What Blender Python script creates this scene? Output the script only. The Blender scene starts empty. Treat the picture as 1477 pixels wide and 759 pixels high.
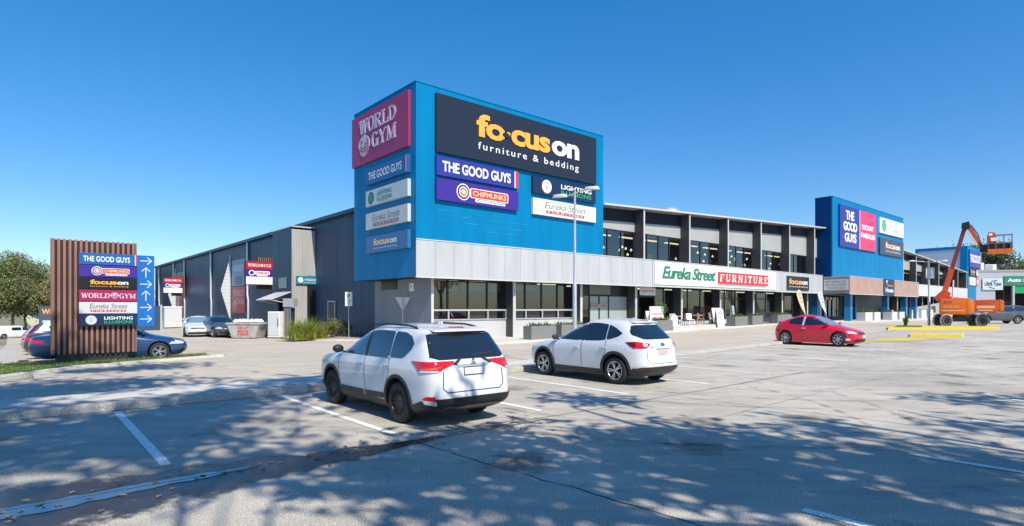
import bpy, bmesh, math, random
import numpy as np
from mathutils import Vector, Matrix
from mathutils.bvhtree import BVHTree
PI = math.pi
sc = bpy.context.scene
C = sc.collection
# ------------------------------------------------------------------ camera, sky, sun, exposure
CAM_H = 1.95
cam = bpy.data.objects.new('camera', bpy.data.cameras.new('camera'))
C.objects.link(cam)
cam.location = (0, 0, CAM_H)
cam.rotation_euler = (PI / 2, 0, 0)
cam.data.sensor_width = 36
cam.data.lens = 36 * 837 / 1477
cam.data.shift_y = (445 - 379.5) / 1477
cam.data.clip_start = 0.1
cam.data.clip_end = 3000
sc.camera = cam
SUN_EL = math.radians(48)
SUN_DIR = Vector((0.56, -0.83, 0)).normalized()
world = bpy.data.worlds.new('World')
sc.world = world
world.use_nodes = True
wn = world.node_tree.nodes
sky = wn.new('ShaderNodeTexSky')
sky.sky_type = 'NISHITA'
sky.sun_disc = False
sky.sun_elevation = SUN_EL
sky.sun_rotation = math.atan2(SUN_DIR.x, SUN_DIR.y)
sky.air_density = 1.0
sky.dust_density = 0.2
sky.ozone_density = 2.0
bg = wn['Background']
bg.inputs['Strength'].default_value = 0.14
hsv = wn.new('ShaderNodeHueSaturation')     # a deep, polarised blue
hsv.inputs['Saturation'].default_value = 1.42
hsv.inputs['Value'].default_value = 1.12
world.node_tree.links.new(sky.outputs[0], hsv.inputs['Color'])
wtc = wn.new('ShaderNodeTexCoord')
sep = wn.new('ShaderNodeSeparateXYZ')
wmr = wn.new('ShaderNodeMapRange')
wmr.inputs[2].default_value = .45
wmx = wn.new('ShaderNodeMix')
wmx.data_type = 'RGBA'
wmx.inputs['A'].default_value = (.55, .64, .80, 1)      # clear pale blue rather than yellow at the horizon
wmx.inputs['B'].default_value = (1, 1, 1, 1)
wml = wn.new('ShaderNodeMix')
wml.data_type = 'RGBA'
wml.blend_type = 'MULTIPLY'
wml.inputs['Factor'].default_value = 1
wl = world.node_tree.links
wl.new(wtc.outputs['Generated'], sep.inputs[0])
wl.new(sep.outputs['Z'], wmr.inputs[0])
wl.new(wmr.outputs[0], wmx.inputs['Factor'])
wl.new(hsv.outputs[0], wml.inputs['A'])
wl.new(wmx.outputs['Result'], wml.inputs['B'])
wl.new(wml.outputs['Result'], bg.inputs['Color'])
sd = bpy.data.lights.new('sun', 'SUN')
sd.energy = 5.0
sd.angle = math.radians(0.65)
sd.color = (1.0, 0.92, 0.79)
sun = bpy.data.objects.new('sun', sd)
C.objects.link(sun)
sun.rotation_euler = (SUN_DIR * math.cos(SUN_EL) + Vector((0, 0, math.sin(SUN_EL)))).to_track_quat('Z', 'Y').to_euler()
sc.view_settings.view_transform = 'Standard'
sc.view_settings.look = 'None'
sc.view_settings.exposure = 0.2
sc.view_settings.gamma = 1.0
sc.cycles.max_bounces = 6
sc.cycles.transparent_max_bounces = 12

# ------------------------------------------------------------------ site frame: u along the shop front, v into the building
KX, KY = -5.04, 30.46
UX, UY, VX, VY = .7576, .6527, -.653, .7575
ROT = math.atan2(UY, UX)            # rotation of the shop front
def G(u):                           # the site climbs gently to the right
    return .014 * min(max(0, u - 4), 32)
def W(u, v, z=0.0):
    return Vector((KX + u * UX + v * VX, KY + u * UY + v * VY, z))
def WG(u, v, z=0.0):
    return W(u, v, G(u) + z)
def uv(x, y):
    return (x - KX) * UX + (y - KY) * UY, (x - KX) * VX + (y - KY) * VY
def gp(px, py, z=0.0):              # where a sight line meets the ground
    h = z
    for _ in range(30):
        Y = (CAM_H - h) * 837 / (py - 445)
        X = (px - 738.5) / 837 * Y
        h = .5 * h + .5 * (z + G(uv(X, Y)[0]))
    return Vector((X, Y, h))

# ------------------------------------------------------------------ materials
def new_mat(name):
    m = bpy.data.materials.new(name)
    m.use_nodes = True
    return m, m.node_tree.nodes, m.node_tree.links, m.node_tree.nodes['Principled BSDF']
def pm(name, rgb, rough=.5, var=.12, scale=4, metal=0, coat=0, bump=0, bscale=40, spec=.5, stretch=None, trans=0):
    m, n, l, b = new_mat(name)
    b.inputs['Roughness'].default_value = rough
    b.inputs['Metallic'].default_value = metal
    b.inputs['Coat Weight'].default_value = coat
    b.inputs['Coat Roughness'].default_value = .04
    b.inputs['Specular IOR Level'].default_value = spec
    b.inputs['Transmission Weight'].default_value = trans
    tc = n.new('ShaderNodeTexCoord')
    src = tc.outputs['Object']
    if stretch:
        mp = n.new('ShaderNodeMapping')
        mp.inputs['Scale'].default_value = stretch
        l.new(src, mp.inputs['Vector'])
        src = mp.outputs[0]
    if var:
        t = n.new('ShaderNodeTexNoise')
        t.inputs['Scale'].default_value = scale
        t.inputs['Detail'].default_value = 6
        l.new(src, t.inputs['Vector'])
        r = n.new('ShaderNodeMapRange')
        r.inputs[1].default_value = .3
        r.inputs[2].default_value = .7
        r.inputs[3].default_value = 1 - var
        r.inputs[4].default_value = 1 + var
        l.new(t.outputs['Fac'], r.inputs[0])
        v = n.new('ShaderNodeVectorMath')
        v.operation = 'SCALE'
        v.inputs[0].default_value = rgb
        l.new(r.outputs[0], v.inputs['Scale'])
        l.new(v.outputs[0], b.inputs['Base Color'])
    else:
        b.inputs['Base Color'].default_value = (*rgb, 1)
    if bump:
        t2 = n.new('ShaderNodeTexNoise')
        t2.inputs['Scale'].default_value = bscale
        t2.inputs['Detail'].default_value = 4
        l.new(src, t2.inputs['Vector'])
        bp = n.new('ShaderNodeBump')
        bp.inputs['Strength'].default_value = bump
        bp.inputs['Distance'].default_value = .02
        l.new(t2.outputs['Fac'], bp.inputs['Height'])
        l.new(bp.outputs[0], b.inputs['Normal'])
    return m
def clad(name, rgb, axis=0, period=.25, rough=.45, strength=.7, var=.1, metal=0, spec=.15):
    """profiled metal sheet: ribs along z"""
    m = pm(name, rgb, rough, var, 1.3, metal, spec=spec, stretch=(1, 1, .16))
    n, l = m.node_tree.nodes, m.node_tree.links
    b = n['Principled BSDF']
    tc = n.new('ShaderNodeTexCoord')
    w = n.new('ShaderNodeTexWave')
    w.wave_type = 'BANDS'
    w.bands_direction = 'XYZ'[axis]
    w.wave_profile = 'SIN'
    w.inputs['Scale'].default_value = 2 * PI / (20 * period)
    l.new(tc.outputs['Object'], w.inputs['Vector'])
    cr = n.new('ShaderNodeValToRGB')
    cr.color_ramp.elements[0].position = .35
    cr.color_ramp.elements[1].position = .6
    l.new(w.outputs['Fac'], cr.inputs[0])
    bp = n.new('ShaderNodeBump')
    bp.inputs['Strength'].default_value = strength
    bp.inputs['Distance'].default_value = .03
    l.new(cr.outputs[0], bp.inputs['Height'])
    l.new(bp.outputs[0], b.inputs['Normal'])
    return m
def asphalt(name, c1, c2, patch=.25, crack=True, rough=.85):
    m, n, l, b = new_mat(name)
    b.inputs['Roughness'].default_value = rough
    b.inputs['Specular IOR Level'].default_value = .35
    tc = n.new('ShaderNodeTexCoord')
    def noise(s, d=5, st=None):
        t = n.new('ShaderNodeTexNoise')
        t.inputs['Scale'].default_value = s
        t.inputs['Detail'].default_value = d
        t.inputs['Roughness'].default_value = .62
        if st:
            mp = n.new('ShaderNodeMapping')
            mp.inputs['Scale'].default_value = st
            l.new(tc.outputs['Object'], mp.inputs[0])
            l.new(mp.outputs[0], t.inputs['Vector'])
        else:
            l.new(tc.outputs['Object'], t.inputs['Vector'])
        return t.outputs['Fac']
    def math_(op, a, bb):
        q = n.new('ShaderNodeMath')
        q.operation = op
        for i, x in enumerate((a, bb)):
            if isinstance(x, (int, float)): q.inputs[i].default_value = x
            else: l.new(x, q.inputs[i])
        return q.outputs[0]
    big = noise(.22, 6)
    mid = noise(1.6, 6, (.35, 1.3, 1))
    fine = noise(55, 3)
    grit = noise(160, 2)
    f = math_('ADD', math_('MULTIPLY', big, .5), math_('MULTIPLY', mid, .5))
    r = n.new('ShaderNodeMapRange')
    r.inputs[1].default_value = .35
    r.inputs[2].default_value = .65
    l.new(f, r.inputs[0])
    mx = n.new('ShaderNodeMix')
    mx.data_type = 'RGBA'
    mx.inputs['A'].default_value = (*c1, 1)
    mx.inputs['B'].default_value = (*c2, 1)
    l.new(r.outputs[0], mx.inputs['Factor'])
    g = math_('ADD', math_('MULTIPLY', fine, .9), math_('MULTIPLY', grit, .9))
    r2 = n.new('ShaderNodeMapRange')
    r2.inputs[1].default_value = .74
    r2.inputs[2].default_value = 1.06
    r2.inputs[3].default_value = .42
    r2.inputs[4].default_value = 1.58
    l.new(g, r2.inputs[0])
    # oil and tyre stains
    st = noise(.9, 7)
    r3 = n.new('ShaderNodeMapRange')
    r3.inputs[1].default_value = .60
    r3.inputs[2].default_value = .74
    r3.inputs[3].default_value = 1
    r3.inputs[4].default_value = 1 - patch
    l.new(st, r3.inputs[0])
    k = math_('MULTIPLY', r2.outputs[0], r3.outputs[0])
    if crack:
        vo = n.new('ShaderNodeTexVoronoi')
        vo.feature = 'DISTANCE_TO_EDGE'
        vo.inputs['Scale'].default_value = .16
        wv = n.new('ShaderNodeTexNoise')
        wv.inputs['Scale'].default_value = 1.2
        wv.inputs['Detail'].default_value = 6
        l.new(tc.outputs['Object'], wv.inputs['Vector'])
        ad = n.new('ShaderNodeVectorMath')
        ad.operation = 'MULTIPLY_ADD'
        ad.inputs[1].default_value = (.9, .9, 0)
        l.new(wv.outputs['Color'], ad.inputs[0])
        l.new(tc.outputs['Object'], ad.inputs[2])
        l.new(ad.outputs[0], vo.inputs['Vector'])
        r4 = n.new('ShaderNodeMapRange')
        r4.inputs[1].default_value = 0
        r4.inputs[2].default_value = .0035
        r4.inputs[3].default_value = .74
        r4.inputs[4].default_value = 1
        l.new(vo.outputs['Distance'], r4.inputs[0])
        k = math_('MULTIPLY', k, r4.outputs[0])
    v = n.new('ShaderNodeVectorMath')
    v.operation = 'SCALE'
    l.new(mx.outputs['Result'], v.inputs[0])
    l.new(k, v.inputs['Scale'])
    l.new(v.outputs[0], b.inputs['Base Color'])
    bp = n.new('ShaderNodeBump')
    bp.inputs['Strength'].default_value = .35
    bp.inputs['Distance'].default_value = .006
    l.new(g, bp.inputs['Height'])
    l.new(bp.outputs[0], b.inputs['Normal'])
    return m
def glass_mat(name, tint=(.5, .55, .58), refl=.12):
    m, n, l, b = new_mat(name)
    n.remove(b)
    o = n['Material Output']
    tr = n.new('ShaderNodeBsdfTransparent')
    tr.inputs[0].default_value = (*tint, 1)
    gl = n.new('ShaderNodeBsdfGlossy')
    gl.inputs['Roughness'].default_value = .02
    fr = n.new('ShaderNodeFresnel')
    fr.inputs[0].default_value = 1.5
    ad = n.new('ShaderNodeMath')
    ad.operation = 'ADD'
    ad.inputs[1].default_value = refl
    l.new(fr.outputs[0], ad.inputs[0])
    mx = n.new('ShaderNodeMixShader')
    l.new(ad.outputs[0], mx.inputs[0])
    l.new(tr.outputs[0], mx.inputs[1])
    l.new(gl.outputs[0], mx.inputs[2])
    l.new(mx.outputs[0], o.inputs[0])
    return m
def emit(name, rgb, s):
    m, n, l, b = new_mat(name)
    b.inputs['Base Color'].default_value = (*rgb, 1)
    b.inputs['Emission Color'].default_value = (*rgb, 1)
    b.inputs['Emission Strength'].default_value = s
    return m
def leaf_mat(name, c1, c2, tr=.25):
    m, n, l, b = new_mat(name)
    tc = n.new('ShaderNodeTexCoord')
    t = n.new('ShaderNodeTexNoise')
    t.inputs['Scale'].default_value = 1.3
    t.inputs['Detail'].default_value = 5
    t.inputs['Roughness'].default_value = .8
    l.new(tc.outputs['Object'], t.inputs['Vector'])
    cr = n.new('ShaderNodeValToRGB')
    cr.color_ramp.elements[0].position = .35
    cr.color_ramp.elements[0].color = (*c1, 1)
    cr.color_ramp.elements[1].position = .65
    cr.color_ramp.elements[1].color = (*c2, 1)
    l.new(t.outputs['Fac'], cr.inputs[0])
    l.new(cr.outputs[0], b.inputs['Base Color'])
    b.inputs['Roughness'].default_value = .55
    ts = n.new('ShaderNodeBsdfTranslucent')
    l.new(cr.outputs[0], ts.inputs[0])
    mx = n.new('ShaderNodeMixShader')
    mx.inputs[0].default_value = tr
    l.new(b.outputs[0], mx.inputs[1])
    l.new(ts.outputs[0], mx.inputs[2])
    l.new(mx.outputs[0], n['Material Output'].inputs[0])
    return m
M = {}
M['lot'] = asphalt('worn_asphalt', (.325, .298, .255), (.565, .52, .45), .5)
M['road'] = asphalt('pale_road', (.40, .35, .285), (.56, .495, .41), .28)
M['path'] = asphalt('path_concrete', (.52, .49, .44), (.64, .61, .56), .15, False)
M['kerb'] = asphalt('kerb_concrete', (.38, .355, .315), (.54, .51, .46), .4, False)
M['soil'] = asphalt('dry_ground', (.20, .19, .12), (.27, .25, .17), .3, False)
M['grass'] = pm('grass_ground', (.10, .15, .035), .9, .4, 3, bump=.6, bscale=60)
M['dust'] = asphalt('garden_soil', (.33, .27, .20), (.42, .36, .28), .2, False)
def wet_mat():
    m = asphalt('wet_asphalt', (.02, .02, .022), (.045, .045, .046), .3, False, .22)
    n, l = m.node_tree.nodes, m.node_tree.links
    tc = n.new('ShaderNodeTexCoord')
    def dot(vec, off):
        d = n.new('ShaderNodeVectorMath'); d.operation = 'DOT_PRODUCT'
        l.new(tc.outputs['Object'], d.inputs[0]); d.inputs[1].default_value = vec
        a = n.new('ShaderNodeMath'); a.inputs[1].default_value = off
        l.new(d.outputs['Value'], a.inputs[0]); return a.outputs[0]
    def mth(op, a, b, clamp=False):
        q = n.new('ShaderNodeMath'); q.operation = op; q.use_clamp = clamp
        for i, x in enumerate((a, b)):
            if isinstance(x, (int, float)): q.inputs[i].default_value = x
            else: l.new(x, q.inputs[i])
        return q.outputs[0]
    v = dot((VX, VY, 0), -(KX * VX + KY * VY) + 19.02)
    u = dot((UX, UY, 0), -(KX * UX + KY * UY) + 10.8)       # 0 at the dry end, falls to the left
    wid = mth('MULTIPLY_ADD', u, -.12) if False else mth('MULTIPLY', mth('MINIMUM', mth('MULTIPLY', u, -1), 7), .19)
    e = mth('SUBTRACT', 1, mth('DIVIDE', mth('ABSOLUTE', v, 0), mth('MAXIMUM', wid, .02)))
    nz = n.new('ShaderNodeTexNoise'); nz.inputs['Scale'].default_value = 1.7; nz.inputs['Detail'].default_value = 9; nz.inputs['Roughness'].default_value = .7
    l.new(tc.outputs['Object'], nz.inputs['Vector'])
    f = mth('MULTIPLY', mth('ADD', e, mth('MULTIPLY', mth('SUBTRACT', nz.outputs['Fac'], .5), 2.2)), 3.2, True)
    tr = n.new('ShaderNodeBsdfTransparent'); mx = n.new('ShaderNodeMixShader')
    l.new(mth('MULTIPLY', f, .93), mx.inputs[0]); l.new(tr.outputs[0], mx.inputs[1]); l.new(n['Principled BSDF'].outputs[0], mx.inputs[2]); l.new(mx.outputs[0], n['Material Output'].inputs[0])
    return m
M['wet'] = wet_mat()
M['water'] = pm('standing_water', (.05, .055, .06), .05, 0, spec=1)
M['water'].node_tree.nodes['Principled BSDF'].inputs['IOR'].default_value = 2.3
M['joint'] = pm('joint_tar', (.03, .03, .03), .8, .2)
def paint_mat(name, rgb):
    m = asphalt(name, tuple(c * .86 for c in rgb), rgb, .3, True, .6)
    return m
M['line'] = paint_mat('line_paint', (.92, .91, .87))
M['yellow'] = paint_mat('yellow_paint', (.72, .55, .06))
M['white'] = pm('white_panel', (.46, .475, .485), .4, .09, 1.1, stretch=(1, 1, .2))
M['cap'] = pm('white_capping', (.60, .60, .59), .4, .05, .6)
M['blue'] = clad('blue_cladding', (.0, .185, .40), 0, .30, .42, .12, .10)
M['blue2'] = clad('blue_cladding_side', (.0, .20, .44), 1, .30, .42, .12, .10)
M['navy'] = clad('navy_sheet', (.018, .048, .105), 1, .38, .35, .55, .22)
M['slate'] = clad('slate_sheet', (.045, .085, .145), 1, .38, .4, .45, .18)
M['greysheet'] = clad('grey_sheet', (.40, .40, .38), 0, .24, .45, .8, .1)
M['greyblock'] = pm('grey_wall', (.23, .25, .28), .6, .08, 1)
M['greywall'] = pm('pale_grey_wall', (.50, .51, .51), .6, .06, 1)
M['panel'] = pm('spandrel_grey', (.37, .38, .37), .5, .05, 1)
M['char'] = pm('charcoal_paint', (.045, .05, .058), .45, .12, 1)
M['header_shade'] = pm('shaded_header', (.015, .02, .034), .7, .1, 1, spec=.2)  # header colour darkened to hold the shade of the roof overhang
M['edge'] = pm('light_edge', (.55, .55, .54), .45, .05, 2)
M['roof'] = clad('roof_sheet', (.30, .31, .32), 0, .3)
M['pink'] = pm('brown_pink_panel', (.42, .27, .22), .55, .08, .8)
M['taupe'] = pm('taupe_panel', (.25, .22, .22), .5, .08, 1)
M['copper'] = pm('copper_slat', (.27, .13, .098), .5, .22, 2, stretch=(1, 1, .3))
M['brown'] = pm('dark_slat_gap', (.02, .012, .011), .6, .1, 2)
M['lblue'] = pm('panel_blue', (.01, .16, .42), .35, .05, 1)
M['glass'] = glass_mat('shop_glass', (.60, .64, .66), .13)
M['frost'] = pm('frosted_glass', (.33, .38, .36), .3, .06, 1)
M['frame'] = pm('window_frame', (.015, .016, .018), .35, .1, 4)
M['alum'] = pm('aluminium', (.62, .63, .64), .35, .05, 3, metal=.5)
M['galv'] = pm('galvanised', (.52, .54, .55), .42, .12, 3, metal=.5)
M['steelw'] = pm('white_steel', (.72, .73, .73), .4, .06, 2)
M['tan'] = pm('interior_tan', (.50, .30, .14), .6, .1, 1)
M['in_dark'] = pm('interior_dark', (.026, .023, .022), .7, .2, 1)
M['in_floor'] = pm('interior_floor', (.16, .13, .11), .4, .2, 1)
M['lamp'] = emit('ceiling_lamp', (1, .82, .56), 1.5)
M['rubber'] = pm('rubber', (.018, .018, .018), .75, .2, 8)
M['plastic'] = pm('black_plastic', (.022, .023, .025), .5, .1, 8)
M['carglass'] = pm('car_glass', (.012, .016, .021), .03, 0, coat=1, spec=.9)
M['seam'] = pm('door_seam', (.05, .05, .05), .6, 0)
M['red'] = pm('tail_red', (.60, .008, .014), .12, .25, 14, coat=1)
M['darkred'] = pm('tail_dark_red', (.10, .004, .008), .12, .2, 14, coat=1)
M['clear'] = pm('lamp_clear', (.75, .75, .76), .1, .1, 20, coat=1, metal=.3)
M['amber'] = pm('tail_orange', (.75, .10, .02), .15, .2, 20, coat=1)
M['chrome'] = pm('chrome', (.75, .76, .77), .12, .05, 4, metal=1)
M['rimdark'] = pm('rim_dark', (.035, .036, .038), .3, .1, 8, metal=.6)
M['rim'] = pm('rim_silver', (.58, .59, .6), .28, .1, 8, metal=.8)
M['plate'] = pm('number_plate', (.62, .62, .60), .4, .1, 30)
M['pwhite'] = pm('paint_white', (.68, .69, .71), .28, .02, 1, coat=.8)
M['pwhite2'] = pm('paint_pearl', (.66, .68, .71), .3, .02, 1, coat=.8)
M['pred'] = pm('paint_red', (.62, .007, .028), .25, .04, 1, coat=.8)
M['pblue'] = pm('paint_blue', (.015, .048, .15), .25, .05, 1, coat=.8)
M['pgrey'] = pm('paint_grey', (.065, .072, .088), .28, .05, 1, coat=.8)
M['pdark'] = pm('paint_dark', (.05, .055, .06), .28, .05, 1, coat=.8)
M['psilver'] = pm('paint_silver', (.45, .47, .48), .3, .05, 1, coat=.8, metal=.3)
M['pmaroon'] = pm('paint_maroon', (.12, .014, .02), .28, .05, 1, coat=.8)
M['orange'] = pm('lift_orange', (.78, .15, .014), .4, .1, 2)
M['lred'] = pm('lift_red', (.58, .075, .025), .45, .2, 2)
M['tyrew'] = pm('pale_tyre', (.50, .48, .44), .8, .2, 4)
M['bark'] = pm('bark', (.17, .14, .11), .9, .35, 3, bump=.8, bscale=20, stretch=(3, 3, .6))
M['leaf'] = leaf_mat('gum_leaf', (.10, .135, .045), (.31, .33, .13))
M['leaf2'] = leaf_mat('dark_leaf', (.04, .065, .022), (.12, .16, .055))
M['leaf3'] = leaf_mat('dry_leaf', (.14, .14, .055), (.36, .32, .13))
M['blade'] = leaf_mat('grass_blade', (.20, .26, .03), (.46, .50, .10), .4)
M['bush'] = leaf_mat('bush_leaf', (.14, .17, .05), (.38, .32, .15), .3)
M['plant'] = leaf_mat('planter_leaf', (.07, .15, .02), (.22, .32, .06), .35)
M['planter'] = pm('planter_grey', (.20, .20, .195), .65, .08, 3)
M['planterw'] = pm('planter_white', (.60, .59, .55), .6, .06, 3)
M['skip'] = pm('skip_paint', (.40, .385, .36), .6, .2, 2)
M['sheet'] = pm('cover_sheet', (.66, .66, .64), .7, .1, 4)
M['cream'] = pm('flag_cream', (.66, .54, .36), .6, .08, 2)
M['wood'] = pm('timber', (.28, .15, .08), .6, .25, 4)
M['navyshop'] = pm('deep_navy', (.012, .018, .045), .4, .1, 2)
def oil_mat():
    m, n, l, b = new_mat('oil_stain')
    b.inputs['Base Color'].default_value = (.05, .046, .042, 1); b.inputs['Roughness'].default_value = .6
    tc = n.new('ShaderNodeTexCoord'); ln = n.new('ShaderNodeVectorMath'); ln.operation = 'LENGTH'; l.new(tc.outputs['Object'], ln.inputs[0])
    nz = n.new('ShaderNodeTexNoise'); nz.inputs['Scale'].default_value = 5; nz.inputs['Detail'].default_value = 7; oi = n.new('ShaderNodeObjectInfo')
    ad = n.new('ShaderNodeVectorMath'); l.new(tc.outputs['Object'], ad.inputs[0]); l.new(oi.outputs['Location'], ad.inputs[1]); l.new(ad.outputs[0], nz.inputs['Vector'])
    a = n.new('ShaderNodeMath'); a.operation = 'MULTIPLY_ADD'; l.new(nz.outputs['Fac'], a.inputs[0]); a.inputs[1].default_value = 1.3; l.new(ln.outputs['Value'], a.inputs[2])
    r = n.new('ShaderNodeMapRange'); r.inputs[1].default_value = .55; r.inputs[2].default_value = 1.25; r.inputs[3].default_value = .42; r.inputs[4].default_value = 0; l.new(a.outputs[0], r.inputs[0])
    tr = n.new('ShaderNodeBsdfTransparent'); mx = n.new('ShaderNodeMixShader'); l.new(r.outputs[0], mx.inputs[0]); l.new(tr.outputs[0], mx.inputs[1]); l.new(b.outputs[0], mx.inputs[2]); l.new(mx.outputs[0], n['Material Output'].inputs[0])
    return m
M['oil'] = oil_mat()
def flat(name, rgb, rough=.38):
    if name not in M: M[name] = pm(name, rgb, rough, .03, 1.5)
    return M[name]
flat('s_black', (.014, .018, .035)); flat('s_white', (.82, .82, .81)); flat('s_orange', (.95, .41, .055))
flat('s_royal', (.028, .035, .28)); flat('s_violet', (.05, .02, .27)); flat('s_ink', (.008, .022, .075))
flat('s_crimson', (.36, .022, .115)); flat('s_red', (.68, .035, .03)); flat('s_green', (.005, .17, .085))
flat('s_lime', (.02, .40, .14)); flat('s_pink', (.72, .04, .14)); flat('s_grey', (.35, .36, .37))
flat('s_silver', (.58, .59, .60)); flat('s_blue', (.008, .11, .36)); flat('s_teal', (.01, .20, .27)); flat('s_pale', (.52, .60, .64))
flat('s_lilac', (.62, .50, .66)); flat('s_shopgreen', (.03, .20, .12)); flat('s_bright', (.0, .32, .10)); flat('s_peach', (.88, .60, .34))

# ------------------------------------------------------------------ mesh helpers
def setp(o, label=None, cat=None, group=None, kind=None):
    if label: o['label'] = label
    if cat: o['category'] = cat
    if group: o['group'] = group
    if kind: o['kind'] = kind
    return o
def empty(name, loc, rz=0, label=None, cat=None, group=None):
    o = bpy.data.objects.new(name, None)
    C.objects.link(o)
    o.location = loc
    o.rotation_euler = (0, 0, rz)
    o.empty_display_size = .2
    return setp(o, label, cat, group)
def link(name, me, mats, parent=None, loc=None, rz=None):
    o = bpy.data.objects.new(name, me)
    C.objects.link(o)
    for m in (mats if isinstance(mats, (list, tuple)) else [mats]):
        me.materials.append(M[m] if isinstance(m, str) else m)
    if parent: o.parent = parent
    if loc is not None: o.location = loc
    if rz is not None: o.rotation_euler = (0, 0, rz)
    return o
class MB:
    def __init__(s):
        s.v, s.f, s.mi, s.cur, s.sm = [], [], [], 0, False
    def add(s, vs, fs):
        k = len(s.v)
        s.v += [tuple(p) for p in vs]
        for f in fs:
            s.f.append([i + k for i in f])
            s.mi.append(s.cur)
        return s
    def box(s, x0, x1, y0, y1, z0, z1):
        return s.add([(x, y, z) for z in (z0, z1) for y in (y0, y1) for x in (x0, x1)],
                     [(0, 2, 3, 1), (4, 5, 7, 6), (0, 1, 5, 4), (2, 6, 7, 3), (0, 4, 6, 2), (1, 3, 7, 5)])
    def hexa(s, lo, hi):
        n = len(lo)
        return s.add(list(lo) + list(hi), [tuple(range(n))[::-1], tuple(range(n, 2 * n))] +
                     [(i, (i + 1) % n, n + (i + 1) % n, n + i) for i in range(n)])
    def prism_y(s, pts, y0, y1):       # outline in x,z pushed through y
        return s.hexa([(x, y0, z) for x, z in pts], [(x, y1, z) for x, z in pts])
    def prism_x(s, pts, x0, x1):
        return s.hexa([(x0, y, z) for y, z in pts], [(x1, y, z) for y, z in pts])
    def prism_z(s, pts, z0, z1):
        return s.hexa([(x, y, z0) for x, y in pts], [(x, y, z1) for x, y in pts])
    def quad(s, *p):
        return s.add(p, [tuple(range(len(p)))])
    def tube(s, pts, r, n=8, cap=True):
        pts = [Vector(p) for p in pts]
        rs = r if isinstance(r, (list, tuple)) else [r] * len(pts)
        vs, fs = [], []
        for i, p in enumerate(pts):
            d = (pts[min(i + 1, len(pts) - 1)] - pts[max(i - 1, 0)]).normalized()
            a = d.cross(Vector((0, 0, 1)) if abs(d.z) < .9 else Vector((1, 0, 0))).normalized()
            b = d.cross(a)
            for k in range(n):
                t = 2 * PI * k / n
                vs.append(p + (a * math.cos(t) + b * math.sin(t)) * rs[i])
        for i in range(len(pts) - 1):
            for k in range(n):
                fs.append((i * n + k, i * n + (k + 1) % n, (i + 1) * n + (k + 1) % n, (i + 1) * n + k))
        if cap:
            fs += [tuple(range(n))[::-1], tuple(range((len(pts) - 1) * n, len(pts) * n))]
        return s.add(vs, fs)
    def bar(s, p, q, w, h=None):       # rectangular bar
        p, q = Vector(p), Vector(q)
        h = h or w
        d = (q - p).normalized()
        a = d.cross(Vector((0, 0, 1)) if abs(d.z) < .95 else Vector((0, 1, 0))).normalized()
        b = a.cross(d)
        c = [a * (i * w / 2) + b * (j * h / 2) for i, j in ((-1, -1), (1, -1), (1, 1), (-1, 1))]
        return s.hexa([p + k for k in c], [q + k for k in c])
    def lathe(s, prof, n=24, axis='y', c=(0, 0, 0)):   # prof: (radius, along axis)
        vs, fs = [], []
        for r, h in prof:
            for k in range(n):
                t = 2 * PI * k / n
                a, b = r * math.cos(t), r * math.sin(t)
                p = (a, h, b) if axis == 'y' else ((a, b, h) if axis == 'z' else (h, a, b))
                vs.append((p[0] + c[0], p[1] + c[1], p[2] + c[2]))
        for i in range(len(prof) - 1):
            for k in range(n):
                fs.append((i * n + k, i * n + (k + 1) % n, (i + 1) * n + (k + 1) % n, (i + 1) * n + k))
        return s.add(vs, fs)
    def mesh(s, name, bevel=0, smooth=None):
        me = bpy.data.meshes.new(name)
        me.from_pydata(s.v, [], s.f)
        if any(s.mi): me.polygons.foreach_set('material_index', s.mi)
        bm = bmesh.new()
        bm.from_mesh(me)
        bmesh.ops.recalc_face_normals(bm, faces=bm.faces)
        if bevel:
            bmesh.ops.bevel(bm, geom=[e for e in bm.edges if len(e.link_faces) == 2 and e.calc_face_angle(0) > .6], offset=bevel,
                            segments=2, profile=.6, affect='EDGES', clamp_overlap=True)
        bm.to_mesh(me)
        bm.free()
        if smooth is not None:
            me.shade_smooth()
            me.set_sharp_from_angle(angle=math.radians(smooth))
        return me
    def build(s, name, mats, parent=None, bevel=0, smooth=None, loc=None, rz=None):
        return link(name, s.mesh(name, bevel, smooth), mats, parent, loc, rz)
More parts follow.
